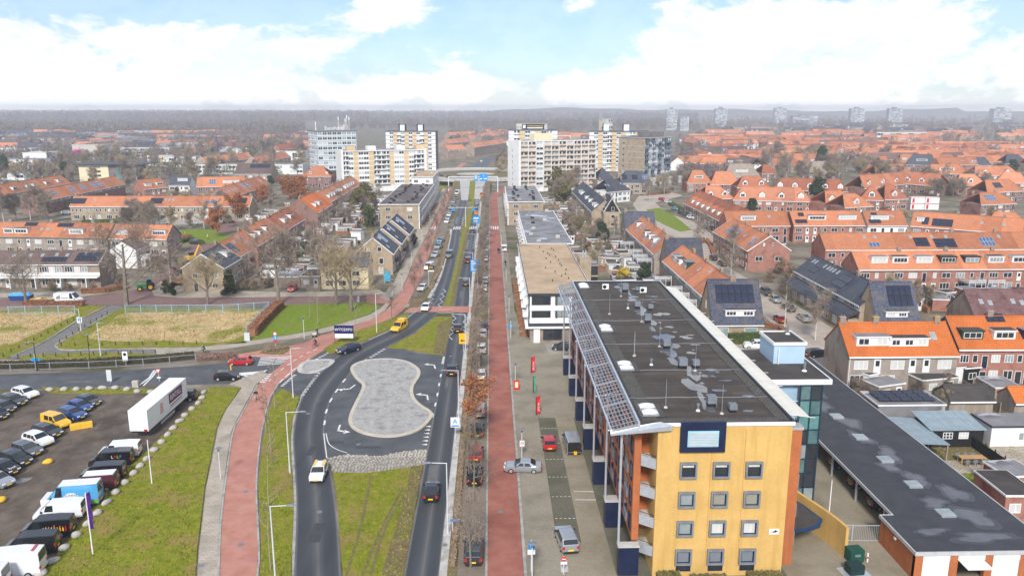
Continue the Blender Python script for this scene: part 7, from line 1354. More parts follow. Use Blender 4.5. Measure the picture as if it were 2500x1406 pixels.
# ================================================================== vehicles
CT = {  # stations (x, top z) rear to front, belt height, width, wheel x, side window splits; x measured from the middle
 'hatch': dict(st=[(-2.0, .62), (-1.97, .95), (-1.45, 1.44), (-.7, 1.49), (.25, 1.46), (1.0, .98), (1.75, .84), (1.97, .6), (2.0, .45)], belt=.93, W=1.75, rg=(1, 2), fg=(4, 5), wx=(-1.25, 1.25), sw=((-1.25, -.35), (-.25, .62))),
 'wagon': dict(st=[(-2.3, .62), (-2.27, .98), (-1.85, 1.42), (-1.0, 1.5), (.3, 1.47), (1.15, .98), (2.0, .84), (2.27, .6), (2.3, .45)], belt=.95, W=1.82, rg=(1, 2), fg=(4, 5), wx=(-1.4, 1.4), sw=((-1.75, -.95), (-.88, -.1), (0, .8))),
 'suv': dict(st=[(-2.2, .7), (-2.17, 1.08), (-1.75, 1.56), (-1.0, 1.65), (.3, 1.62), (1.05, 1.1), (1.95, .98), (2.17, .7), (2.2, .5)], belt=1.06, W=1.86, rg=(1, 2), fg=(4, 5), wx=(-1.35, 1.35), sw=((-1.6, -.9), (-.82, -.08), (0, .72))),
 'sedan': dict(st=[(-2.3, .6), (-2.27, .98), (-1.65, 1.03), (-.95, 1.43), (.2, 1.44), (1.05, .96), (1.95, .84), (2.27, .6), (2.3, .45)], belt=.93, W=1.8, rg=(2, 3), fg=(4, 5), wx=(-1.4, 1.4), sw=((-1.1, -.25), (-.15, .7))),
 'van': dict(st=[(-2.5, .6), (-2.49, 1.2), (-2.42, 1.9), (-1.0, 1.97), (.95, 1.93), (1.75, 1.22), (2.3, 1.0), (2.48, .7), (2.5, .5)], belt=1.15, W=1.95, rg=(1, 2), fg=(4, 5), wx=(-1.55, 1.6), sw=((.35, 1.25),), up=.9),
 'smallvan': dict(st=[(-2.2, .6), (-2.19, 1.1), (-2.1, 1.78), (-1.0, 1.83), (.45, 1.79), (1.15, 1.05), (1.95, .9), (2.18, .65), (2.2, .5)], belt=1.04, W=1.8, rg=(1, 2), fg=(4, 5), wx=(-1.35, 1.4), sw=((-1.2, -.3), (-.15, .75)), up=.9),
 'bigvan': dict(st=[(-3.0, .6), (-2.99, 1.4), (-2.95, 2.5), (-1.2, 2.65), (1.2, 2.58), (2.15, 1.35), (2.75, 1.08), (2.97, .75), (3.0, .5)], belt=1.3, W=2.02, rg=(1, 2), fg=(4, 5), wx=(-1.9, 2.0), sw=((.75, 1.55),), up=.92)}
taillight = M('tail_light', (.45, .02, .015), (.5, .03, .02), 2, .2); headlight = M('head_light', (.7, .72, .75), (.8, .82, .85), 2, .1); plate_y = M('yellow_plate', (.85, .55, .02), (.9, .6, .04), 3, .5); carglass = M('car_glass', (.012, .016, .02), (.02, .026, .032), .6, .04, spec=.8); trim = M('dark_trim', (.02, .02, .022), (.03, .03, .032), 3, .6)
PC = {k: paint('paint_'+k, c, rough=.22, metal=m_) for k, c, m_ in (('black', (.008, .009, .011), 0), ('dark_grey', (.045, .05, .056), .3), ('grey', (.13, .145, .16), .4), ('silver', (.42, .45, .48), .5), ('white', (.78, .79, .80), 0), ('red', (.48, .012, .015), 0), ('blue', (.02, .07, .25), .2), ('dark_blue', (.012, .022, .06), .2), ('yellow', (.85, .48, .01), 0), ('light_blue', (.18, .34, .5), .2), ('green', (.02, .25, .04), 0), ('orange', (.8, .25, .02), 0), ('plum', (.09, .02, .03), 0), ('sky_blue', (.08, .35, .62), 0))}
def car_parts(kind):
 s = CT[kind]; st, zb, w = s['st'], s['belt'], s['W']/2; up = s.get('up', .80); zr = max(z for _, z in st)
 def hw(x): e = max(abs(x)-(st[-1][0]-.5), 0)/.5; return w*(1-.13*e*e)
 def sec(x, z):
  a = hw(x); bz = .2 if abs(x) < st[-1][0]-.15 else .3; zt = min(z, zb); t = max(0, (z-zb)/(zr-zb)); k = .98-(.98-up)*t
  return [(x, -a*.92, bz), (x, -a, min(.5, zt*.7)), (x, -a*.98, zt), (x, -a*k, max(z-.04, zt+.001)), (x, -a*k*.82, z), (x, a*k*.82, z), (x, a*k, max(z-.04, zt+.001)), (x, a*.98, zt), (x, a, min(.5, zt*.7)), (x, a*.92, bz)]
 b = MB(); vs = [p for q in st for p in sec(*q)]; n = 10
 fs = [(i*n+j, (i+1)*n+j, (i+1)*n+(j+1) % n, i*n+(j+1) % n) for i in range(len(st)-1) for j in range(n)]+[tuple(range(n)), tuple(range(len(vs)-1, len(vs)-n-1, -1))]
 b.add(vs, fs); body = b.mesh('body', PC['black'], uv=False)
 for p in body.polygons: p.use_smooth = False
 parts = [('body', body, (0, 0, 0))]
 def sl(i, j, nm, lo=.08, hi=.94):
  (x0, z0), (x1, z1) = st[i], st[j]; q = []
  nx_, nz_ = (z1-z0), -(x1-x0); l_ = math.hypot(nx_, nz_); sg = 1 if nz_/l_ > 0 else -1; ox, oz = nx_/l_*.015*sg, abs(nz_)/l_*.015; ox = -.015*abs(nx_)/l_ if x0 < 0 else .015*abs(nx_)/l_
  for t, kk in ((lo, .9), (hi, .93)):
   x, z = x0+(x1-x0)*t, z0+(z1-z0)*t; tt = max(0, (z-zb)/(zr-zb)); a = hw(x)*(.98-(.98-up)*tt)*kk; q.append([(x+ox, -a, z+oz), (x+ox, a, z+oz)])
  b = MB(); b.quad(q[0][0], q[0][1], q[1][1], q[1][0]); parts.append((nm, b.mesh(nm, carglass, uv=False), (0, 0, 0)))
 sl(*s['fg'], 'windscreen'); sl(*s['rg'], 'rear_window', .14, .9)
 if kind == 'suv' or kind == 'hatch' or kind == 'wagon':
  pass
 zt = zr-.10
 for sd in (-1, 1):
  for a_, c_ in s['sw']:
   def sy_(x, z): t = (z-zb)/(zr-zb); return sd*(hw(x)*(.98-(.98-up)*t)+.012)
   zl = zb+.04; fx = st[s['fg'][0]][0]; rx = st[s['rg'][1]][0]; a2, c2 = max(a_, rx+.12), min(c_, fx+.05)
   b = MB(); b.quad((a_, sy_(a_, zl), zl), (c_, sy_(c_, zl), zl), (c2, sy_(c2, zt), zt), (max(a_, a2), sy_(a2, zt), zt)); parts.append(('side_window', b.mesh('side_window', carglass, uv=False), (0, 0, 0)))
 xe = st[-1][0]
 for sd in (-1, 1):
  for wx in s['wx']: parts.append(('wheel', 'W', (wx, sd*(w-.1), .32)))
  parts.append(('headlight', MB().box(-.06, .05, -.2, .2, -.08, .08).mesh('headlight', headlight, uv=False), (xe-.1, sd*(w-.34), .68 if kind != 'bigvan' else .85))); parts.append(('tail_light', MB().box(-.04, .06, -.12, .12, -.14, .14).mesh('tail_light', taillight, uv=False), (-xe+.0, sd*(w-.2), .82 if zr < 1.7 else 1.0))); parts.append(('mirror', MB().box(-.08, .08, -.1, .1, 0, .16).mesh('mirror', trim, uv=False), (st[s['fg'][1]][0]-.25, sd*(w+.06), zb)))
 for sg in (-1, 1): parts.append(('number_plate', MB().box(-.02, .02, -.27, .27, -.07, .07).mesh('number_plate', plate_y, uv=False), (sg*(xe+.015), 0, .48 if sg > 0 else .55)))
 parts.append(('bumper', MB().box(-.08, .03, -w*.82, w*.82, -.1, .1).mesh('bumper', trim, uv=False), (xe, 0, .34))); parts.append(('bumper', MB().box(-.03, .08, -w*.82, w*.82, -.1, .1).mesh('bumper', trim, uv=False), (-xe, 0, .34)))
 return parts
CP = {}
wt = MB(); wt.tube((0, -.11, 0), (0, .11, 0), .32, n=14); wt = wt.mesh('wheel', darkm, uv=False); rimm = MB(); rimm.tube((0, -.118, 0), (0, .118, 0), .2, n=10); rimm = rimm.mesh('rim', alu, uv=False)
def car(kind, col, label, a, b_, group=None, far=False, cat=None):
 """a, b_: ground pixels of rear and front bumper; one of them may be a heading in degrees"""
 if kind not in CP: CP[kind] = car_parts(kind)
 s = CT[kind]; L2 = s['st'][-1][0]
 P_ = lambda q: G(*q) if len(q) == 2 else Vector(q)
 if isinstance(b_, (int, float)): p = P_(a); t = R(b_); c = p+Vector((math.cos(t), math.sin(t), 0))*L2
 elif isinstance(a, (int, float)): p = P_(b_); t = R(a); c = p-Vector((math.cos(t), math.sin(t), 0))*L2
 else: p, q = P_(a), P_(b_); t = math.atan2(q.y-p.y, q.x-p.x); c = (p+q)/2
 vn = 'van' in kind; o = thing('parked_van' if vn else 'car', label, cat or ('van' if vn else 'car'), (c.x, c.y, .03), t, group)
 for nm, me, loc in CP[kind]:
  if far and nm in ('mirror', 'number_plate', 'bumper'): continue
  x = OB(nm, wt if me == 'W' else me, o, loc)
  if nm == 'body': x.material_slots[0].link = 'OBJECT'; x.material_slots[0].material = PC[col]
  if nm == 'wheel' and not far: OB('rim', rimm, x)
 return o
# moving traffic
car('hatch', 'black', 'black hatchback nearest the camera in the right-hand lane', (1051, 1230), 90); car('sedan', 'black', 'black saloon beside the turning loop in the right-hand lane', (1102, 921), 90); car('sedan', 'black', 'black saloon on the zigzag lines beside the yellow sign', (1117, 815), 90); car('hatch', 'dark_grey', 'dark small car in the right-hand lane under the lamp arm', (1137, 700), 90); car('suv', 'plum', 'dark red car left of the blue direction sign', (1142, 644), 90); car('hatch', 'dark_blue', 'dark car just before the far zebra crossing', (1153, 571), 90)
car('hatch', 'orange', 'orange car beyond the far zebra', (1162, 526), 90, None, True); car('suv', 'black', 'black car queueing beyond the orange car', (1163, 510), 90, None, True); car('suv', 'silver', 'silver car ahead of the black queueing car', (1164.5, 500), 90, None, True); car('bigvan', 'orange', 'orange and dark bus-like van on the ramp', (1176, 483), 90, None, True, 'van')
o = car('hatch', 'white', 'white hatchback with yellow stripes coming down the left lane', 271, (771, 1182)); b = MB(); b.box(-1.6, .2, -.66, -.36, 1.44, 1.5); b.ob('yellow_stripe', PC['yellow'], o); b = MB(); b.box(-1.6, .2, .36, .66, 1.44, 1.5); b.ob('yellow_stripe', PC['yellow'], o)
car('wagon', 'dark_blue', 'dark blue estate leaving the side road', (876, 853), (826, 866)); o = car('smallvan', 'yellow', 'yellow roadside-assistance van with orange beacons', (993, 797), (957, 815.5)); MB().box(-2.0, -.6, -.75, .75, 1.8, 2.15).ob('roof_box', PC['yellow'], o); MB().box(-.4, -.1, -.5, .5, 1.83, 1.98).ob('beacon', PC['orange'], o)
car('hatch', 'white', 'white hatchback on the red crossing', (1046, 749), (1034, 765)); car('van', 'grey', 'grey van coming towards the camera in the left lane', 265, (1094, 631)); car('hatch', 'red', 'red hatchback waiting at the zebra', (613, 889), (563, 890)); car('hatch', 'black', 'black hatchback turning off at the zebra', (524, 927), (586, 926))
# plaza
car('sedan', 'silver', 'silver coupe crossing the right-hand cycle path', (1314, 1150), (1238, 1148)); car('hatch', 'red', 'small red car with dark roof in the mossy bays', (1343, 1105), 91); o = car('van', 'silver', 'silver van with open tail and tools behind it', (1402, 1113), 92); MB().box(-2.56, -2.5, -.85, .85, .55, 1.75).ob('load_opening', darkm, o); MB().box(-2.9, -2.6, -.3, .1, .3, .7).ob('toolbox', PC['yellow'], o)
for sd in (-1, 1): MB().box(-3.2, -2.5, sd*.98-.03, sd*.98+.03, .5, 1.8).ob('rear_door', PC['silver'], o)
car('suv', 'silver', 'silver crossover at the bottom of the plaza', (1394, 1356), 97); car('hatch', 'dark_grey', 'dark car half hidden by the orange wall near the shop', (1398, 856), (1351, 853))
# right parking strip
for i, (u, v, k_, c_, lab) in enumerate(((1155, 1386, 'suv', 'dark_grey', 'dark grey crossover at the bottom of the parking strip'), (1158, 1190, 'suv', 'black', 'black car with silver roof rails in the parking strip'), (1161, 1132, 'hatch', 'red', 'red hatchback in the parking strip'), (1165, 1073, 'hatch', 'dark_grey', 'dark car above the red one in the parking strip'), (1170, 1024, 'wagon', 'silver', 'silver car under the russet street tree'), (1174, 932, 'hatch', 'white', 'white car with patterned rear in the strip beside the letter sign'), (1175, 867, 'suv', 'white', 'white car below the dark green box'), (1178, 828, 'hatch', 'white', 'white car above the dark green box'), (1181, 809, 'wagon', 'dark_blue', 'dark blue car at the top of that bay'), (1181.5, 714, 'hatch', 'white', 'white car first beyond the planted bed'), (1184, 694, 'hatch', 'white', 'white car second beyond the planted bed'), (1184, 663, 'hatch', 'black', 'dark car beside the blue direction sign'), (1185, 640, 'hatch', 'white', 'white car next to the dark one in the strip'), (1186, 628, 'suv', 'grey', 'grey car in the far part of the strip'), (1187, 616, 'hatch', 'white', 'small white car in the far part of the strip'), (1188, 588, 'hatch', 'silver', 'silver car last before the far zebra'))): car(k_, c_, lab, (u, v), 90, 'cars in the right parking strip', v < 640)
# left parking strip
for i, (u, v, k_, c_, lab) in enumerate(((1025, 713, 'hatch', 'white', 'white car nearest in the left parking strip'), (1042, 662, 'van', 'white', 'white van behind the fast-food sign'), (1058, 630, 'hatch', 'white', 'white car beyond the fast-food sign'), (1066, 610, 'suv', 'silver', 'silver car fourth in the left strip'), (1072, 594, 'hatch', 'light_blue', 'pale blue car before the cross street'))): car(k_, c_, lab, 258, (u, v), 'cars in the left parking strip', v < 640)
for i, (u, v, c_) in enumerate(((1089, 546, 'white'), (1092, 538, 'silver'), (1095, 530, 'white'), (1099, 520, 'grey'), (1104, 510, 'dark_grey'), (1106, 497, 'silver'), (1113, 488, 'blue'))): car('hatch', c_, ('white', 'silver', 'white second', 'grey', 'dark', 'far silver', 'blue')[i]+' car parked before the tan flats', 262, (u, v), 'cars parked before the tan flats', True)
car('bigvan', 'white', 'white box van parked by the underpass', 262, (1114, 478), None, True)
# car park, two rows of cars and a row of vans
for i, (u, v, k_, c_, lab) in enumerate(((217, 988, 'hatch', 'dark_grey', 'dark hatchback at the far end of the car-park row'), (196, 1001, 'hatch', 'blue', 'upper bright blue car in the car park'), (177, 1019, 'wagon', 'blue', 'lower bright blue car with black roof in the car park'), (138, 1040, 'smallvan', 'yellow', 'yellow delivery van in the car park'), (117, 1062, 'wagon', 'dark_grey', 'dark grey car below the yellow van'), (94, 1084, 'suv', 'white', 'white crossover in the car-park row'), (66, 1107, 'wagon', 'grey', 'grey estate below the white crossover'), (40, 1130, 'wagon', 'black', 'black estate below the grey one'), (14, 1153, 'hatch', 'black', 'black car with white print on its bonnet'), (-5, 1182, 'sedan', 'silver', 'silver car cut by the left edge'), (63, 968, 'wagon', 'white', 'white estate at the back of the car park'), (34, 986, 'wagon', 'dark_grey', 'dark grey estate below the white one'), (10, 1003, 'hatch', 'dark_grey', 'dark hatchback near the left edge'), (-8, 1020, 'hatch', 'black', 'black car just inside the left edge'))):
 p = G(u, v); t = R(-27); L2 = CT[k_]['st'][-1][0]; c = p-Vector((math.cos(t), math.sin(t), 0))*L2; o = car(k_, c_, lab, (c.x, c.y, 0), -27, 'cars in the car park')
 if i == 8: text('bol', .7, white, o, (1.45, 0, .93), (R(8), 0, R(90)), extr=.002)
vans = ((345, 1110, 'van', 'white', 'plain white van next to the trailer'), (326, 1130, 'van', 'black', 'black van with coloured letters on its side'), (307, 1164, 'van', 'black', 'black van second below the white one'), (289, 1189, 'van', 'plum', 'white-roofed dark van with food pictures'), (250, 1226, 'bigvan', 'sky_blue', 'sky-blue and white van with cow pictures'), (209, 1258, 'van', 'white', 'white van with rear windows behind the purple banner'), (182, 1299, 'van', 'black', 'black van with painted bottles on its side'), (145, 1340, 'van', 'black', 'plain black van above the big white van'), (110, 1396, 'bigvan', 'white', 'large white van at the bottom of the row'), (22, 1440, 'bigvan', 'white', 'white van roof in the bottom left corner'))
for i, (u, v, k_, c_, lab) in enumerate(vans):
 o = car(k_, c_, lab, (u, v), 188, 'vans in the car park'); W2 = CT[k_]['W']/2; L2 = CT[k_]['st'][-1][0]
 # the side towards the camera is the van's left flank (+y)
 if i == 1: [text(ch, .5, PC[q], o, (-.9+.32*(3-k)*-1+.5, W2+.0, 1.35), (R(90), 0, R(180)), extr=.01) for k, (ch, q) in enumerate(zip('FLFL', ('sky_blue', 'yellow', 'red', 'white')))]
 if i == 3: MB().box(-2.3, 1., -.72, .72, 1.965, 2.0).ob('white_roof', PC['white'], o); b = MB(); b.add([(-.3+.75*math.cos(.42*k), W2+.005, 1.15+.3*math.sin(.42*k)) for k in range(15)], [tuple(range(15))]); b.ob('food_picture', M('food_print', (.5, .12, .08), (.75, .5, .35), 3, .5), o)
 if i == 4:
  MB().box(.3, 2.99, -1.03, 1.03, .45, 1.25).ob('white_front', PC['white'], o); MB().box(-2.9, 1.1, -.8, .8, 2.64, 2.68).ob('white_roof', PC['white'], o)
  b = MB(); b.add([(-.2+.75*math.cos(.35*k), W2+.012, 1.45+.42*math.sin(.35*k)) for k in range(18)], [tuple(range(18))]); e = b.ob('label_oval', white, o); text('SONNE', .42, darkm, o, (-.2, W2+.02, 1.58), (R(90), 0, R(180)), extr=.004); text('CEMER', .42, darkm, o, (-.2, W2+.02, 1.22), (R(90), 0, R(180)), extr=.004)
  b = MB(); b.add([(-1.75+.35*math.cos(.45*k), W2+.012, 1.3+.35*math.sin(.45*k)) for k in range(14)], [tuple(range(14))]); b.ob('cow_picture', M('cow_print', (.7, .7, .68), (.05, .05, .05), 5, .5, lo=.48, hi=.52), o); MB().box(-2.98, -1.2, W2-.02, W2+.008, .45, .85).ob('grass_print', M('grass_print', (.1, .3, .03), (.2, .4, .05), 4, .5), o)
 if i == 5: MB().box(-2.53, -2.47, -.75, .75, 1.25, 1.75).ob('rear_window', carglass, o)
 if i == 6:
  for k in range(9): b = MB(); x = -2.1+k*.27; hh = random.uniform(.45, .75); b.box(x-.07, x+.07, W2-.01, W2+.012, .75, .75+hh*.65); b.box(x-.03, x+.03, W2-.01, W2+.012, .75+hh*.65, .75+hh); b.ob('bottle_print', random.choice((PC['yellow'], PC['orange'], white, PC['red'], cream)), o)
 if i == 8: MB().box(-2.45, -2.2, -.7, .5, 2.6, 2.635).ob('red_print', PC['red'], o)
car('suv', 'black', 'black car parked beyond the trailer', (482, 975), 188)
# the long white trailer
p, q = G(365, 1071), G(463, 981); t = math.atan2(q.y-p.y, q.x-p.x); tr = thing('box_trailer', 'long white box trailer with purple lettering panel', 'trailer', (p.x, p.y, 0), t); purple = M('purple_print', (.13, .012, .10), (.16, .02, .12), 1, .5)
b = MB().box(0, 13.4, 0, 2.55, 1.1, 4.05); b.ob('box', M('trailer_white', (.82, .82, .83), (.78, .78, .79), .3, .35, dirt=(.68, .68, .67), dscale=.5, damt=.2), tr, bevel=.04); MB().box(0, 13.4, .3, 2.2, .9, 1.1).ob('chassis', darkm, tr); MB().box(4, 8.6, .02, .1, .45, .85).ob('side_guard', alu, tr); MB().box(-.06, 0, .15, .6, 1.15, 1.4).ob('tail_lamp', taillight, tr)
for x in (9.0, 10.3):
 for y in (.35, 2.2): OB('wheel', wt, tr, (x, y, .5), rot=(0, 0, 0), scale=(1.5, 1.5, 1.5))
MB().box(7.0, 11.6, -.02, 0, 2.3, 3.75).ob('sign_panel', purple, tr); text('RENTALL', 1.15, white, tr, (9.3, -.03, 3.0), (R(90), 0, 0), extr=.01, sx=.82); MB().box(7.3, 11.4, -.015, 0, 1.88, 2.02).ob('print_line', purple, tr); MB().box(7.1, 11.5, -.015, 0, 1.62, 1.67).ob('print_line', purple, tr)
for k in range(5): MB().box(3.9+.05*k, 5.0, -.015, 0, 2.0+k*.3, 2.16+k*.3).ob('print_line', M('red_print', (.5, .1, .12), (.6, .15, .15), 2, .5), tr)
for z in (1.35, 2.5, 3.7): MB().box(-.04, 0, .1, 2.45, z-.02, z+.02).ob('door_hinge', alu, tr)
# right-hand streets
hd = lambda a, c: math.degrees(math.atan2((G(*c)-G(*a)).y, (G(*c)-G(*a)).x))
h1 = hd((1870, 719), (1962, 782))
for i, (u, v, k_, c_, dr_, lab) in enumerate(((1870, 719, 'suv', 'black', 0, 'black car topmost in the row on the beige street'), (1893, 737, 'hatch', 'silver', 0, 'silver car above the grey saloon on the beige street'), (1925, 757, 'sedan', 'grey', 180, 'grey saloon showing its rear on the beige street'), (1962, 783, 'sedan', 'silver', 0, 'silver saloon lowest in the row on the beige street'), (1903, 785, 'hatch', 'red', 180, 'red car with dark roof on the beige street'), (1741, 634, 'hatch', 'dark_blue', 180, 'dark blue car beside the slate house chimney'), (1763, 648, 'wagon', 'black', 180, 'black estate below the dark blue car'))):
 t = R(h1+dr_); L2 = CT[k_]['st'][-1][0]; c = G(u, v)-Vector((math.cos(t), math.sin(t), 0))*L2; car(k_, c_, lab, (c.x, c.y, 0), h1+dr_, 'cars on the beige street')
car('suv', 'white', 'white crossover in front of the clipped hedge', (1874, 851), (1815, 849)); car('wagon', 'black', 'black estate behind the blue lift house', (1972, 872), (2020, 868))
for i, (u, v, c_, lab) in enumerate(((1610, 489, 'red', 'red car at the far beige corner'), (1624, 495, 'white', 'white car next to the far red car'), (1641, 512, 'light_blue', 'pale blue car by the mansard terrace'), (1657, 522, 'dark_grey', 'dark car below the pale blue one'), (1667, 526, 'grey', 'grey car beside the dark one by the mansard terrace'), (1679, 533, 'white', 'white car by the grass island'), (1717, 553, 'silver', 'silver car at the end of the grass island'), (1726, 560, 'black', 'black car at the end of the grass island'))): car('hatch', c_, lab, (u, v), -62, 'cars by the grass island', True)
for i, (u, v, c_, lab) in enumerate(((150, 523, 'white', 'white car left of the tan terrace'), (385, 548, 'white', 'white car in front of the tan terrace'), (460, 550, 'silver', 'grey car in front of the tan terrace'), (545, 545, 'dark_grey', 'dark car behind the russet oak'), (700, 515, 'red', 'red car by the russet oaks'), (463, 596, 'dark_grey', 'dark car by the small park'), (1073, 430, 'dark_grey', 'dark car on the roundabout at left'), (1098, 434, 'dark_grey', 'grey car on the roundabout'), (1122, 434, 'blue', 'blue car on the roundabout'), (1177, 412, 'black', 'black car beyond the roundabout'), (1222, 415, 'red', 'red car right of the far road'), (1175, 396, 'white', 'white car far up the road'))):
 o = car('wagon', c_, lab, (u, v), 8 if v > 440 or v > 425 and u < 1150 else 90, 'distant cars', True); 
 if 425 < v < 436: o.location.z = 3.45; q = G(u, v, 3.45); o.location.x, o.location.y = q.x, q.y
for i, y in enumerate((76.5, 80.5, 85.5, 91)): car('hatch', ('black', 'dark_grey', 'plum', 'black')[i], ('lowest', 'second', 'third', 'farthest')[i]+' car under the long garage roof', (41.9, y, 0), 2, 'cars under the garage roof')
o = car('smallvan', 'red', 'red van beside the white site cabins', (2145, 516), 0, None, True); car('hatch', 'red', 'red hatchback on the drive by the carport', (724, 702), (705, 718)); o = car('bigvan', 'white', 'white high-roof van with dark logo on the brick street', (133, 741), (205, 741)); MB().box(-2.95, 2.6, -1.03, -.9, .35, .8).ob('dark_skirt', navy, o)
for k in range(3): b = MB(); b.box(-2.2+k*.3, -2.05+k*.3, -1.03, -.98, 1.3, 1.75+.18*k); b.ob('logo_bar', navy, o)
MB().box(-1.1, .5, -1.03, -.98, 1.45, 1.58).ob('logo_line', hood, o); car('van', 'white', 'white van being loaded on the right-hand pavement', (1231, 616), 90)
# tractor with trailer of branches, excavator, skip
p = G(362, 708); t = thing('tractor', 'green tractor with yellow wheel rims on the brick street', 'tractor', (p.x, p.y, 0), R(200)); gr = PC['green']; MB().box(.2, 2.4, -.5, .5, .9, 1.7).ob('bonnet', gr, t, bevel=.08); MB().box(-1.0, .3, -.75, .75, .8, 1.5).ob('body', gr, t); MB().hexa([(-1., -.7, 1.5), (.3, -.7, 1.5), (.3, .7, 1.5), (-1., .7, 1.5)], [(-.9, -.6, 2.7), (.1, -.6, 2.7), (.1, .6, 2.7), (-.9, .6, 2.7)]).ob('cab', carglass, t); MB().box(-1.05, .25, -.75, .75, 2.7, 2.85).ob('cab_roof', gr, t)
for x, r_, wd in ((-.6, .9, .5), (1.8, .6, .35)):
 for sd in (-1, 1): b = MB(); b.tube((x, sd*.75, r_), (x, sd*(.75+wd), r_), r_, n=16); q = b.ob('wheel', darkm, t); b = MB(); b.tube((x, sd*.7, r_), (x, sd*(.78+wd), r_), r_*.55, n=12); b.ob('rim', PC['yellow'], q)
p = G(392, 700); t = thing('branch_trailer', 'flat trailer piled with cut branches behind the tractor', 'trailer', (p.x, p.y, 0), R(25)); MB().box(0, 6, -1.1, 1.1, .9, 1.1).ob('bed', PC['orange'], t)
for x in (1.5, 3.5): OB('wheel', wt, t, (x, -1, .45), scale=1.4); OB('wheel', wt, t, (x, 1, .45), scale=1.4)
b = MB(); [b.tube((random.uniform(0, 6), random.uniform(-1, 1), 1.1+random.random()), (random.uniform(0, 6), random.uniform(-1.2, 1.2), 1.2+random.random()), .03, .02, 3) for _ in range(90)]; b.ob('branches', twig, t)
p = G(467, 640); t = thing('excavator', 'yellow tracked excavator working in the side street', 'excavator', (p.x, p.y, 0), R(60)); ye = PC['yellow']
for sd in (-1, 1): MB().box(-1.6, 1.6, sd*1.0-.28, sd*1.0+.28, 0, .75).ob('track', darkm, t, bevel=.15)
MB().box(-1.7, 1.0, -1.1, 1.1, .9, 1.9).ob('house', ye, t, bevel=.1); MB().box(.1, 1.3, .1, 1.0, 1.0, 2.8).ob('cab', carglass, t); b = MB(); b.tube((1., -.3, 1.5), (3.0, -.3, 4.6), .22, .2, 6); b.ob('boom', ye, t); b = MB(); b.tube((3.0, -.3, 4.6), (4.4, -.3, 2.4), .17, .13, 6); b.ob('stick', ye, t); MB().hexa([(4.0, -.7, 1.6), (4.9, -.7, 1.8), (4.9, .1, 1.8), (4.0, .1, 1.6)], [(4.1, -.7, 2.4), (4.7, -.7, 2.4), (4.7, .1, 2.4), (4.1, .1, 2.4)]).ob('bucket', darkm, t)
p = G(76, 745); t = thing('skip_container', 'blue skip with yellow rim full of pale rubble', 'skip', (p.x, p.y, 0), R(2)); MB().hexa([(.6, 0, 0), (4.4, 0, 0), (4.4, 1.8, 0), (.6, 1.8, 0)], [(0, -.1, 1.3), (5, -.1, 1.3), (5, 1.9, 1.3), (0, 1.9, 1.3)]).ob('tub', PC['blue'], t); b = MB(); b.box(-.05, 5.05, -.15, -.02, 1.3, 1.45); b.box(-.05, 5.05, 1.85, 1.95, 1.3, 1.45); b.box(-.05, .08, -.02, 1.85, 1.3, 1.45); b.box(4.95, 5.05, -.02, 1.85, 1.3, 1.45); b.ob('rim', PC['yellow'], t); b = MB(); n = 8; b.add([(.3+4.4*i/n, .1+1.6*j/4, 1.3+.45*random.random()*math.sin(math.pi*i/n)) for j in range(5) for i in range(n+1)], [(j*(n+1)+i, j*(n+1)+i+1, (j+1)*(n+1)+i+1, (j+1)*(n+1)+i) for j in range(4) for i in range(n)]); b.ob('rubble', concrete, t)
p = G(20, 735); t = thing('covered_skip', 'blue tarpaulin-covered skip behind the bare tree', 'skip', (p.x, p.y, 0), R(2)); MB().hexa([(.5, 0, 0), (4.6, 0, 0), (4.6, 1.8, 0), (.5, 1.8, 0)], [(0, -.1, 1.2), (5, -.1, 1.2), (5, 1.9, 1.2), (0, 1.9, 1.2)]).ob('tub', PC['blue'], t); MB().hexa([(0, -.1, 1.2), (5, -.1, 1.2), (5, 1.9, 1.2), (0, 1.9, 1.2)], [(.6, .5, 1.8), (4.4, .5, 1.8), (4.4, 1.3, 1.8), (.6, 1.3, 1.8)]).ob('tarpaulin', PC['sky_blue'], t)
# ================================================================== street furniture, signs, people
def P3_(q): return G(*q) if len(q) == 2 else Vector(q)
paleg = M('lamp_grey', (.55, .57, .58), (.62, .64, .65), 1, .5); black = M('black_steel', (.02, .022, .025), (.03, .032, .035), 1, .5); bluep = M('sign_blue', (.01, .25, .62), (.015, .28, .66), 1, .4); redp = M('sign_red', (.62, .015, .02), (.66, .02, .03), 1, .4); navyp = M('sign_navy', (.01, .012, .10), (.015, .018, .12), 1, .4)
def lamp(q, h, arm, label, group=None, col=None):
 p = P3_(q); o = thing('street_lamp', label, 'street lamp', (p.x, p.y, 0), 0, group); c = col or paleg; b = MB(); b.tube((0, 0, 0), (0, 0, 1), .11, .1, 8); b.tube((0, 0, 1), (0, 0, h), .085, .06, 8); b.ob('pole', c, o); b = MB(); b.tube((0, 0, h-.05), (arm, 0, h+.02), .045, n=6); b.ob('arm', c, o); sg = 1 if arm > 0 else -1
 b = MB(); n = 10; b.add([(arm+sg*.45+.55*math.cos(6.283*k/n), .17*math.sin(6.283*k/n), h) for k in range(n)]+[(arm+sg*.45+.35*math.cos(6.283*k/n), .1*math.sin(6.283*k/n), h+.14) for k in range(n)], [(k, (k+1) % n, n+(k+1) % n, n+k) for k in range(n)]+[tuple(range(n, 2*n)), tuple(range(n-1, -1, -1))]); b.ob('lamp_head', hood, o); return o
for k, q in enumerate(((673, 1425), (708, 1156), (716, 972), (920, 812))): lamp(q, 8, 1.5, ('nearest', 'second nearest', 'third nearest', 'farthest')[k]+' tall pale lamp post on the left verge', 'tall lamps on the left verge')
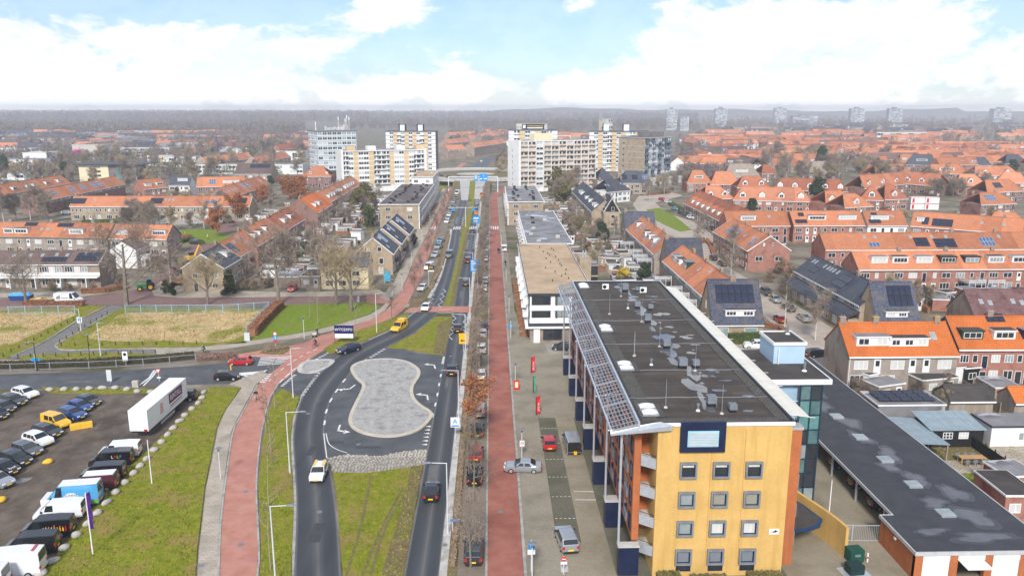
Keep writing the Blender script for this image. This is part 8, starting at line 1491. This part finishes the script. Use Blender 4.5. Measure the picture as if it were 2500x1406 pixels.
for k, y in enumerate((76.3, 106, 137, 168, 199, 230, 262, 296, 330)): lamp((-4.75, y, 0), 8, -1.5, ('nearest', 'second', 'third', 'fourth', 'fifth', 'sixth', 'seventh', 'eighth', 'farthest')[k]+' tall lamp post along the right-hand lane', 'tall lamps along the right lane')
def postlamp(q, h, label, group=None, col=None):
 p = P3_(q); o = thing('post_lamp', label, 'street lamp', (p.x, p.y, 0), 0, group); b = MB(); b.tube((0, 0, 0), (0, 0, h), .06, .05, 8); b.ob('pole', col or paleg, o); b = MB(); b.tube((0, 0, h), (0, 0, h+.3), .08, .16, 8); b.tube((0, 0, h+.42), (0, 0, h+.5), .42, .3, 12); b.tube((0, 0, h+.3), (0, 0, h+.42), .05, n=6); b.ob('lamp_head', hood, o)
for k, q in enumerate(((1299, 1420), (1274, 1120), (1258, 945), (1247, 826), (1243, 765), (1236, 688), (1228, 640), (1224, 600))): postlamp(q, 3.6, ('nearest', 'second', 'third', 'fourth', 'fifth', 'sixth', 'seventh', 'farthest')[k]+' low disc-topped lamp along the plaza edge', 'low lamps along the plaza edge')
postlamp((539, 1170), 3.6, 'low disc-topped lamp beside the left footpath'); postlamp((743, 828), 4, 'white low lamp on the lawn by the crossing'); postlamp((220, 880), 4.3, 'black low lamp at the cobbled path', col=black)
lamp((246, 870), 6.2, .5, 'white lamp post with short arm by the cobbled path'); lamp((198, 809), 4.6, -.6, 'white lamp post carrying a blue sign between the fields'); lamp((91, 905), 5, -.6, 'black lamp post carrying a blue street sign by the fence', col=black)
for k, q in enumerate(((982, 712), (1005, 650), (1030, 590), (1050, 545), (958, 728))): postlamp(q, 4, ('second', 'third', 'fourth', 'farthest', 'nearest')[k]+' low lamp on the footpath by the slate houses', 'low lamps on the far footpath')
def sign(q, h, label, parts, posts=1, rz=0, w_=1.2, group=None, cat='sign', name='sign'):
 p = P3_(q); o = thing(name, label, cat, (p.x, p.y, 0), rz, group)
 for k in range(posts): x = 0 if posts == 1 else (-w_/2 if k == 0 else w_/2); b = MB(); b.tube((x, 0, 0), (x, 0, h), .05, n=6); b.ob('post', paleg if name != 'signboard' else black, o)
 for nm, (x0, x1, z0, z1), m_ in parts: MB().box(x0, x1, -.09-.004*len(o.children), -.05, z0, z1).ob(nm, m_, o)
 return o
def disc(o, x, z, r_, m_, y=-.1, nm='plate', n=16): b = MB(); b.tube((x, y, z), (x, y+.03, z), r_, n=n); return b.ob(nm, m_, o)
o = sign((841, 839), 3.6, 'navy signboard with white lettering on two posts by the roundabout', [('board', (-1.75, 1.75, 2.0, 3.6), navyp), ('lower_board', (-1.75, 1.75, 1.15, 2.0), white)], 2, R(-3), 3.6, name='signboard'); text('WTC', .75, white, o, (-.85, -.12, 2.8), (R(90), 0, 0)); text('EXPO', .75, white, o, (.85, -.12, 2.8), (R(90), 0, 0), sx=.85); MB().box(-.2, .12, -.13, -.11, 2.75, 2.95).ob('mark', redp, o)
o = sign((-5.0, 100.5, 0), 3.3, 'white supermarket signboard with blue letter beside the right lane', [('plate', (-.6, .6, 1.9, 3.3), white), ('band', (-.5, .5, 2.0, 2.2), bluep)]); text('A', .95, bluep, o, (0, -.14, 2.72), (R(90), 0, 0))
o = sign((1160, 705), 7.3, 'large blue direction sign with white lines beside the right lane', [('board', (-1.1, 1.1, 4.4, 7.3), bluep)], 2, 0, 1.2)
for k in range(7): MB().box(-.9, [-.2, .2, .5, .1, -.5, -.2, .9][k], -.14, -.12, 6.9-k*.36, 7.05-k*.36).ob('text_line', white, o)
o = sign((-5.3, 141, 0), 3.4, 'yellow diversion sign with black arrow on the right verge', [('plate', (-.75, .75, 1.4, 3.4), PC['yellow'])]); MB().box(-.2, .45, -.14, -.11, 1.95, 2.1).ob('arrow', darkm, o); b = MB(); b.add([(-.5, -.135, 2.02), (-.15, -.135, 1.75), (-.15, -.135, 2.3)], [(0, 1, 2)]); b.ob('arrow_head', darkm, o)
o = sign((1047, 702), 5.5, 'dark fast-food signboard with yellow letter above the left parking strip', [('board', (-.1, 1.4, 4.4, 5.6), black), ('band', (-.1, 1.4, 4.1, 4.4), white)]); text('M', 1.1, PC['yellow'], o, (.65, -.14, 5.0), (R(90), 0, 0))
sign((946, 692), 3.2, 'blue lit poster panel on the footpath by the slate houses', [('frame', (-.9, .9, .5, 3.2), hood), ('poster', (-.8, .8, .6, 3.1), M('poster_blue', (.03, .25, .42), (.08, .4, .6), 1.5, .3))], 2, R(-10), 1.4)
o = sign((1297, 1396), 3.4, 'blue parking sign on a pole at the bottom of the plaza', [('plate', (-.32, .32, 2.5, 3.3), bluep), ('sub_plate', (-.36, .36, 1.95, 2.42), white)]); text('P', .6, white, o, (0, -.13, 2.9), (R(90), 0, 0))
o = sign((1274.5, 1119), 2.5, 'white plate with red ring below the second plaza lamp', [('plate', (-.3, .3, 1.7, 2.5), white)]); disc(o, 0, 2.15, .2, redp, -.12); disc(o, 0, 2.15, .12, white, -.14)
o = sign((1376, 1403), 2.0, 'small red no-entry sign on the plaza', [('sub_plate', (-.3, .3, 1.2, 1.45), white)]); disc(o, 0, 1.75, .25, redp); MB().box(-.17, .17, -.12, -.1, 1.7, 1.8).ob('bar', white, o)
o = sign((674, 853), 3.3, 'stack of round red, blue and triangular signs at the crossing', [('plate', (-.35, .35, 1.9, 2.7), bluep)]); disc(o, 0, 3.05, .38, redp); disc(o, 0, 3.05, .26, white, -.12); b = MB(); b.add([(-.4, -.1, 1.85), (.4, -.1, 1.85), (0, -.1, 1.2)], [(0, 2, 1)]); b.ob('triangle', redp, o); MB().box(-.06, .06, -.12, -.1, 2.05, 2.55).ob('arrow', white, o)
sign((1105, 1297), 2.2, 'small blue street-name plate tied to the lamp post', [('plate', (-.25, .75, 1.2, 1.45), bluep)]); sign((88, 903), 2.8, 'blue street-name plate by the left fence', [('plate', (-.5, .9, 1.6, 2.1), bluep)]); o = sign((308, 893), 2.6, 'white no-stopping plate by the side-road fence', [('plate', (-.45, .45, .9, 2.6), white)]); disc(o, 0, 2.1, .28, navyp, -.12)
sign((270, 934), 2.2, 'white information board beside the side road', [('plate', (-.5, .3, .3, 2.2), paleg)]); o = sign((389, 930), 2.1, 'small give-way sign in front of the trailer', [('plate', (-.3, .3, .5, .75), white)]); b = MB(); b.add([(-.45, -.1, 2.1), (.45, -.1, 2.1), (0, -.1, 1.2)], [(0, 2, 1)]); b.ob('triangle', redp, o); b = MB(); b.add([(-.3, -.112, 2.02), (.3, -.112, 2.02), (0, -.112, 1.42)], [(0, 2, 1)]); b.ob('triangle_face', white, o)
sign((197.5, 808), 3, 'blue and white sign hung on the lamp between the fields', [('plate', (-.5, .5, 1.7, 2.9), white), ('arrow', (-.3, .3, 2.1, 2.7), bluep)]); o = sign((1247.5, 825), 2.9, 'square blue cycle-path sign under the fourth plaza lamp', [('plate', (-.35, .35, 2.1, 2.85), bluep)]); MB().box(-.08, .08, -.13, -.11, 2.25, 2.7).ob('arrow', white, o)
sign((-5.4, 290, 0), 5.5, 'blue direction sign before the far zebra', [('board', (-1.3, 1.2, 2.6, 5.4), bluep), ('text_line', (-1, .8, 4.3, 4.7), white), ('text_line', (-1, .4, 3.2, 3.6), PC['yellow'])])
g_ = thing('sign_gantry', 'overhead gantry with two blue direction signs before the roundabout', 'gantry', (-9.5, 425, 0)); MB().box(-13, 13, -.2, .2, 8.0, 8.5).ob('beam', paleg, g_); MB().box(3.4, 7.6, -.35, -.2, 6.0, 9.8).ob('board', bluep, g_); MB().box(.5, 2.6, -.35, -.2, 6.0, 9.0).ob('board', bluep, g_)
for x in (-13, 13): MB().box(x-.25, x+.25, -.25, .25, 0, 8.5).ob('post', paleg, g_)
for x0, x1, z in ((3.6, 4.8, 7.0), (5.3, 5.7, 8.4), (5.6, 7.4, 7.0), (.8, 2.2, 8.2), (.8, 2.3, 7.2)): MB().box(x0, x1, -.42, -.35, z, z+.5).ob('text_line', white, g_)
g_ = thing('lamp_gantry', 'white T-shaped gantry over both lanes at the far zebra', 'gantry', (-9.6, 297, 0)); b = MB(); b.tube((0, 0, 0), (0, 0, 7.5), .12, n=8); b.ob('post', paleg, g_); b = MB(); b.tube((-6.5, 0, 7.5), (4.5, 0, 7.5), .1, n=6); b.ob('beam', paleg, g_)
for x in (-4.6, 3): MB().box(x-.5, x+.5, -.1, .1, 6.3, 7.3).ob('plate', bluep, g_)
# flags and banners
def flag(q, h, label, cloth=None, lw=.9, lh=3., col=None, txt=None, base=0):
 p = P3_(q); o = thing('flagpole', label, 'flag', (p.x, p.y, 0)); b = MB(); b.tube((0, 0, 0), (0, 0, h), .07, .05, 8); b.ob('pole', col or white, o)
 if cloth:
  b = MB(); n = 10; vs = []
  for k in range(n+1):
   z = h-.1-lh*k/n; vs += [(.06, 0, z), (.06+lw, .12*math.sin(k*1.3), z+(.25 if k == 0 else 0))]
  b.add(vs, [(2*k, 2*k+1, 2*k+3, 2*k+2) for k in range(n)]); f_ = b.ob('cloth', cloth, o)
  if txt: text(txt, lw*.75, white, f_, (.06+lw*.5, -.1, h-.2-lh*.55), (R(90), R(90), 0), sx=1.2)
 return o
flag((371, 1181), 5.6, 'bare white flagpole on the grass beside the trailer'); flag((227, 1353), 6.7, 'white flagpole with purple vertical banner in front of the vans', M('purple_cloth', (.05, .012, .14), (.08, .02, .19), 2, .8), .38, 3.8); flag((417, 701), 7.5, 'white flagpole with dark red flag at the brick street corner', PC['plum'], .6, 2.6); flag((2022, 1272), 4.8, 'white pole behind the steel gate')
flag((1297, 912), 2.9, 'upper red beach flag on the plaza', redp, .55, 2.5, black, 'PATAT'); flag((1309, 1014), 2.9, 'lower red beach flag on the plaza', redp, .5, 2.5, black, 'PATAT'); flag((1302, 960), 2.8, 'narrow green beach flag between the red ones', M('green_cloth', (.06, .3, .17), (.09, .36, .22), 2, .8), .3, 2.5, black)
# boulders, blocks, bollards, bins
bl = []
for k in range(5):
 me = bpy.data.meshes.new('boulder'); bm = bmesh.new(); bmesh.ops.create_icosphere(bm, subdivisions=2, radius=1)
 for v in bm.verts: v.co = Vector((v.co.x*.62, v.co.y*.4, v.co.z*.36))*(1+.12*math.sin(3*v.co.x+k)+.1*math.sin(4*v.co.y+2*k)); v.co.z += .26
 bm.to_mesh(me); bm.free(); me.materials.append(stone); [setattr(p, 'use_smooth', True) for p in me.polygons]; bl.append(me)
zp = [(335, 143), (435, 140), (520, 138), (607, 135), (697, 130), (780, 130), (862, 140), (933, 153), (1027, 158), (1385, 160), (1370, 198), (1343, 235), (1303, 272), (1258, 315), (1221, 355), (1175, 405), (1137, 450), (1097, 498), (1050, 552), (1000, 610), (950, 663), (905, 712), (848, 773), (790, 838), (727, 910), (660, 983), (595, 1055), (520, 1130), (443, 1218), (363, 1307), (280, 1395)]
for k, (x, y) in enumerate(zp): p = G(x/2.779, 900+(y+10)/2.779); tag(OB('boulder', bl[k % 5], None, (p.x, p.y, .03), R(20 if k < 9 else 60)+random.uniform(-.3, .3)), ('pale boulder in the line along the side road, %s from the left' if k < 9 else 'grey boulder in the line between vans and grass, %s from the trailer end') % ['first', 'second', 'third', 'fourth', 'fifth', 'sixth', 'seventh', 'eighth', 'ninth', 'tenth', 'eleventh', 'twelfth', 'thirteenth', 'fourteenth', 'fifteenth', 'sixteenth', 'seventeenth', 'eighteenth', 'nineteenth', 'twentieth', 'third last', 'second last'][k if k < 9 else k-9], 'boulder', 'boulders round the car park')
yb = [me.copy() for me in bl[:1]][0]; yb.materials.clear(); yb.materials.append(M('yellow_stone', (.70, .40, .03), (.78, .48, .06), 2, .8))
for (x, y), lab in (((325, 645), 'yellow painted boulder between the cars and the vans'), ((5, 905), 'yellow painted boulder at the left edge of the car park'), ((40, 190), 'yellow painted boulder behind the white estate')): p = G(x/2.779, 900+y/2.779); tag(OB('boulder', yb, None, (p.x, p.y, .03), R(40)), lab, 'boulder')
p = G(199, 1045); tag(MB().box(-1.4, 1.4, -.45, .45, 0, .75).ob('concrete_block', yb.materials[0], None, (p.x, p.y, .02), R(28), bevel=.05), 'yellow concrete block in the car park beside the blue car', 'block')
def bollard(q, label, c1, c2, r_=.08, h=1.0, group=None): p = P3_(q); o = thing('bollard', label, 'bollard', (p.x, p.y, 0), 0, group); b = MB(); b.tube((0, 0, 0), (0, 0, h), r_, n=8); b.ob('post', c1, o); b = MB(); b.tube((0, 0, h*.45), (0, 0, h*.65), r_+.004, n=8); b.ob('band', c2, o)
bollard((2117, 1372), 'red and white bollard near the green containers', white, redp); bollard((564, 903), 'yellow bollard on the refuge by the red hatchback', PC['yellow'], PC['yellow'], .13, .9); bollard((917, 746), 'thin red and white post at the brick street mouth', white, redp, .06, 1.3)
wp = cached('wp', lambda: MB().box(-.07, .07, -.07, .07, 0, .75).mesh('wooden_post', M('dark_wood', (.06, .045, .035), (.09, .07, .055), 2, .9)))
for pts, n, lab in (([(8, 872), (180, 783)], 11, 'dark wooden post along the upper edge of the cobbled path'), ([(146, 838), (262, 768)], 9, 'dark wooden post along the lower edge of the cobbled path'), ([(150, 846), (480, 842)], 11, 'dark wooden post along the field edge above the footpath'), ([(44, 874), (380, 864)], 12, 'dark wooden post in the narrow grass strip by the footpath')):
 for k in range(n): a, c = G(*pts[0]), G(*pts[1]); q = a.lerp(c, k/(n-1)); tag(OB('wooden_post', wp, None, (q.x, q.y, .05)), lab, 'post', lab.replace('post', 'posts'))
def fence(label, pts, h, mat, sp_=2.6, bars=14, barm=None, pw_=.06, slats=0):
 p = [P3_(q) for q in pts]; o = thing('fence', label, 'fence', (p[0].x, p[0].y, 0))
 for a, c in zip(p, p[1:]):
  d = c-a; L_ = d.length; n = max(1, round(L_/sp_)); rz = math.atan2(d.y, d.x); w_ = L_/n
  for k in range(n+1): q = a.lerp(c, k/n)-p[0]; OB('post', cached(('fp', pw_, h, mat.name), lambda: MB().box(-pw_, pw_, -pw_, pw_, 0, h+.08).mesh('post', mat)), o, q, rz)
  for k in range(n):
   q = a.lerp(c, k/n)-p[0]; ky = (round(w_, 2), h, mat.name, bars, slats)
   if bars:
    for z in (.12, h-.08): OB('rail', cached(('fr2', ky, z), lambda: MB().box(0, w_, -.035, .035, z, z+.07).mesh('rail', mat)), o, q, rz)
    def fb():
     b = MB(); [b.box(w_*(i+.5)/bars-.014, w_*(i+.5)/bars+.014, -.014, .014, .19, h-.08) for i in range(bars)]; return b.mesh('bars', barm or mat, uv=False)
    x = OB('bars', cached(('fb', ky), fb), o, q, rz); x['kind'] = 'stuff'
   for i in range(slats): OB('board', cached(('fs', ky, i), lambda: MB().box(.02, w_-.02, -.03, .03, .08+(h-.1)*i/slats, .08+(h-.1)*(i+.86)/slats).mesh('board', barm or mat)), o, q, rz)
 return o
fence('steel-framed fence in front of the dark hedge along the side road', [(-110, 908), (26, 905.5), (218, 900), (350, 893), (478, 882)], 1.3, M('fence_grey', (.26, .27, .28), (.32, .33, .34), 1, .6), 5.2, 24, black); bfm = M('faded_blue_paint', (.28, .42, .50), (.36, .50, .58), 1, .7)
fence('faded blue railing along the left field', [(22, 769), (184, 767)], 1.9, bfm, 3.6, 12); fence('faded blue railing at the top of the dry field with its return', [(307, 766), (420, 765), (545, 764), (658, 757), (602, 820)], 1.9, bfm, 3.6, 12); o = fence('galvanised sliding gate between the entrance wall and the garages', [(2041, 1320), (2078, 1322), (2147, 1322)], 1.9, steel, 2.2, 16)
fence('black timber fence between the two gardens', [(63.0, 97.5, 0), (63.2, 86, 0), (63.4, 76, 0)], 1.7, darkm, 1.8, 0, darkm, slats=1); fence('weathered fence of horizontal boards below the orange terrace', [(2347, 950), (2400, 985), (2440, 1010)], 1.7, wood, 1.9, 0, wood, slats=6); fence('pale picket fence beside the board fence', [(2375, 945), (2440, 982), (2492, 1012)], 1.6, M('pale_wood', (.5, .44, .34), (.58, .52, .42), 1.5, .8), 1.9, 10); fence('wooden screen fence along the garage gardens', [(53.4, 117, 0), (53.4, 109, 0)], 1.6, wood, 1.9, 0, wood, slats=5)
fence('white balcony-like railing behind the right garages', [(64, 103.5, 0), (73, 103.5, 0)], 1.5, wood, 2, 0, wood, slats=5)
for k, (q, c_, lab) in enumerate((((2084, 1368), (.012, .06, .04), 'dark green square waste container by the gate'), ((2085, 1398), (.012, .03, .03), 'dark rounded underground waste bin on a steel plate'))):
 p = P3_(q); o = thing('waste_container', lab, 'container', (p.x, p.y, .07), R(8)); MB().box(-.75, .75, -.6, .6, 0, 1.35 if k == 0 else .95).ob('body', M('bin_%d' % k, c_, tuple(x*1.4 for x in c_), 1, .5), o, bevel=.12); (MB().box(-.3, .3, -.62, -.6, .7, .95).ob('hatch', hood, o) if k == 0 else MB().box(-1.3, 1.3, -1.0, 1.0, -.02, .02).ob('plate', steel, o))
p = G(1261, 952); o = thing('sandwich_board', 'red snack display board at the plaza kerb', 'board', (p.x, p.y, .1)); MB().box(-.45, .45, -.1, .1, 0, 1.5).ob('board', redp, o); MB().box(-.25, .25, -.13, -.1, .35, 1.3).ob('picture', cream, o)
tag(MB().box(-.8, .8, -1.2, 1.2, 0, 1.5).ob('utility_box', MATS['dark_green_paint'], None, (-2.6, 133.5, .05), 0, bevel=.06), 'dark green box trailer between the white cars in the strip', 'container'); p = G(604, 832); tag(MB().box(-.5, .5, -.4, .4, 0, 1.5).ob('utility_cabinet', paleg, None, (p.x, p.y, .05), R(10), bevel=.04), 'grey utility cabinet at the foot of the russet hedge', 'cabinet')
p = G(332, 945); tag(MB().box(-.5, .5, -.3, .3, 0, 1.1).ob('barrier_post', stone, None, (p.x, p.y, 0), bevel=.08), 'stone barrier post at the car-park entrance', 'post')
o = thing('garden_table', 'wooden garden table in front of the black shed', 'table', (58.6, 91.2, .06)); MB().box(0, 3.2, 0, 1.1, .72, .8).ob('table_top', M('oak', (.42, .24, .10), (.5, .3, .14), 2, .6), o); [MB().box(x, x+.12, y, y+.12, 0, .72).ob('leg', MATS['oak'], o) for x in (.05, 3.0) for y in (.05, .93)]
for k in range(6): c = thing('garden_chair', 'dark shell chair at the wooden garden table', 'chair', (59+(k % 3)*1.0, 90.9 if k < 3 else 92.6, .06), 0 if k < 3 else math.pi, 'chairs at the garden table'); MB().box(-.25, .25, -.25, .25, .42, .48).ob('seat', hood, c); MB().box(-.25, .25, -.28, -.22, .48, .85).ob('backrest', hood, c); [MB().box(x, x+.04, y, y+.04, 0, .42).ob('leg', darkm, c) for x in (-.24, .2) for y in (-.24, .2)]
# people and bicycles
skin = M('skin', (.55, .33, .24), (.6, .37, .27), 2, .6); hairm = M('hair', (.05, .03, .02), (.08, .05, .03), 2, .7)
CL_ = {k: M('cloth_'+k, c, tuple(x*1.3 for x in c), 4, .9) for k, c in (('black', (.012, .012, .015)), ('navy', (.02, .03, .06)), ('jeans', (.05, .08, .15)), ('orange', (.8, .18, .02)), ('yellow', (.7, .75, .05)), ('grey', (.15, .15, .16)), ('red', (.35, .03, .04)), ('pale', (.5, .48, .45)))}
def person(q, pose_, rz, top, leg, label, hat=None, scale=1., group=None):
 p = P3_(q); me = BODY[pose_].copy(); me.name = 'body'; [me.materials.append(m_) for m_ in (CL_[top], CL_[leg], skin, hat or hairm, darkm)]
 hz = 1.55
 for f in me.polygons: c = f.center; f.material_index = 4 if c.z < .1 and pose_ != 'ride' else 3 if c.z > hz+.14 or (c.z > hz and c.x < (.02 if pose_ == 'walk' else .1)) else 2 if c.z > hz-.03 or (abs(c.y) > .17 and (c.z < .93 if pose_ == 'walk' else c.x > .45)) else 1 if c.z < 1.0 else 0; f.use_smooth = True
 o = OB('person', me, None, (p.x, p.y, .05), rz, scale=scale); return tag(o, label, 'person', group)
def bike_mesh():
 b = MB()
 for x in (-.52, .52):
  n = 16; pts = [(x+.34*math.cos(6.283*k/n), 0, .35+.34*math.sin(6.283*k/n)) for k in range(n)]
  for k in range(n): b.tube(pts[k], pts[(k+1) % n], .022, n=4, cap=False)
 for a, c in (((-.52, 0, .35), (-.08, 0, .3)), ((-.08, 0, .3), (-.22, 0, .88)), ((-.08, 0, .3), (.38, 0, .8)), ((-.2, 0, .75), (.36, 0, .86)), ((-.52, 0, .35), (-.2, 0, .75)), ((.52, 0, .35), (.36, 0, .95)), ((.36, 0, .95), (.44, 0, 1.05)), ((.46, -.25, 1.05), (.46, .25, 1.05))): b.tube(a, c, .022, n=5)
 b.box(-.36, -.1, -.07, .07, .88, .94); return b.mesh('bicycle', black, uv=False)
bkm = bike_mesh()
def bike(q, rz, label, group=None): p = P3_(q); return tag(OB('bicycle', bkm, None, (p.x, p.y, .05), rz), label, 'bicycle', group)
for q, rz, t_, l_, lab in (((626, 978), R(-80), 'black', 'pale', 'in dark coat riding towards the camera on the left cycle path'), ((771, 848), R(-120), 'black', 'jeans', 'in dark coat and jeans at the crossing'), ((499, 864), R(185), 'navy', 'black', 'in dark clothes on the footpath by the side road')): bike(q, rz, 'bicycle of the rider '+lab); person(q, 'ride', rz, t_, l_, 'person '+lab)
person((776, 820), 'push', R(190), 'navy', 'black', 'person in a dark coat pushing a pram on the lawn path'); p = G(772, 823); o = thing('pram', 'small pale pram pushed along the lawn path', 'pram', (p.x-.3, p.y, .05), R(190)); MB().hexa([(-.3, -.22, .45), (.35, -.22, .45), (.35, .22, .45), (-.3, .22, .45)], [(-.38, -.26, .8), (.45, -.26, .8), (.45, .26, .8), (-.38, .26, .8)]).ob('basket', CL_['pale'], o); [OB('wheel', wt, o, (x, y, .14), scale=.42) for x in (-.3, .35) for y in (-.22, .22)]
person((1216, 619), 'walk', R(100), 'navy', 'jeans', 'person in navy jacket left of the loading van'); person((1219, 620), 'walk', R(60), 'black', 'jeans', 'person in black jacket at the tail of the loading van'); bike((1234, 651), R(92), 'bicycle of the rider on the right pavement'); person((1234, 651), 'ride', R(92), 'black', 'grey', 'person in black riding on the right pavement'); person((1084, 501), 'walk', R(90), 'black', 'black', 'person in black walking up the far footpath'); person((453, 578), 'walk', R(200), 'orange', 'orange', 'worker in orange suit behind the park hedge', PC['white']); person((507, 585), 'walk', R(20), 'yellow', 'grey', 'worker in yellow vest on the park lawn', PC['white'])
for k in range(16): bike((-2.3+(k % 2)*.8, 300+k*5, 0), R(20+k*7), 'bicycle parked in the far strip of bike racks', 'bicycles in the far strip')
b = MB(); p = G(1003, 1140)
# ---- tell alike things of a group apart by their order from the camera
W1 = 'first second third fourth fifth sixth seventh eighth ninth tenth eleventh twelfth thirteenth fourteenth fifteenth sixteenth seventeenth eighteenth nineteenth twentieth'.split()
def ordw(k): return 'nearest' if k == 0 else W1[k]+' nearest' if k < 20 else ('twenty-', 'thirty-', 'forty-')[(k+1)//10-2]+W1[(k+1) % 10-1]+' nearest' if (k+1) % 10 else ('thirtieth', 'fortieth', 'fiftieth')[(k+1)//10-3]+' nearest'
gl = {}
for o in bpy.data.objects:
 if o.parent is None and o.get('group') and o.get('label'): gl.setdefault((o['group'], o['label']), []).append(o)
for (g_, l_), os_ in gl.items():
 if len(os_) < 2: continue
 os_.sort(key=lambda o: o.location.x/o.location.y); n = len(os_)
 sets = [(os_, '')] if n <= 20 else [(os_[:n//3], ', left part'), (os_[n//3:2*n//3], ', middle part'), (os_[2*n//3:], ', right part')]
 for ss, sf in sets:
  ss.sort(key=lambda o: o.location.y)
  for k, o in enumerate(ss): o['label'] = ordw(k)+' '+l_+sf
HAZE=2.7e-4
b = MB(); b.box(-2500, 2500, -60, 5000, -1, 58); o = b.ob('haze', bpy.data.materials.new('haze_volume'), uv=False); o['kind'] = 'stuff'; o['label'] = 'thin pale winter haze over the town'
hm = o.data.materials[0]; hm.use_nodes = True; hn = hm.node_tree.nodes; hn.remove(hn['Principled BSDF'])
pv = hn.new('ShaderNodeVolumePrincipled'); pv.inputs['Density'].default_value = HAZE; pv.inputs['Color'].default_value = (.87, .91, 1.0, 1); pv.inputs['Anisotropy'].default_value = .2
hm.node_tree.links.new(pv.outputs[0], hn['Material Output'].inputs['Volume'])
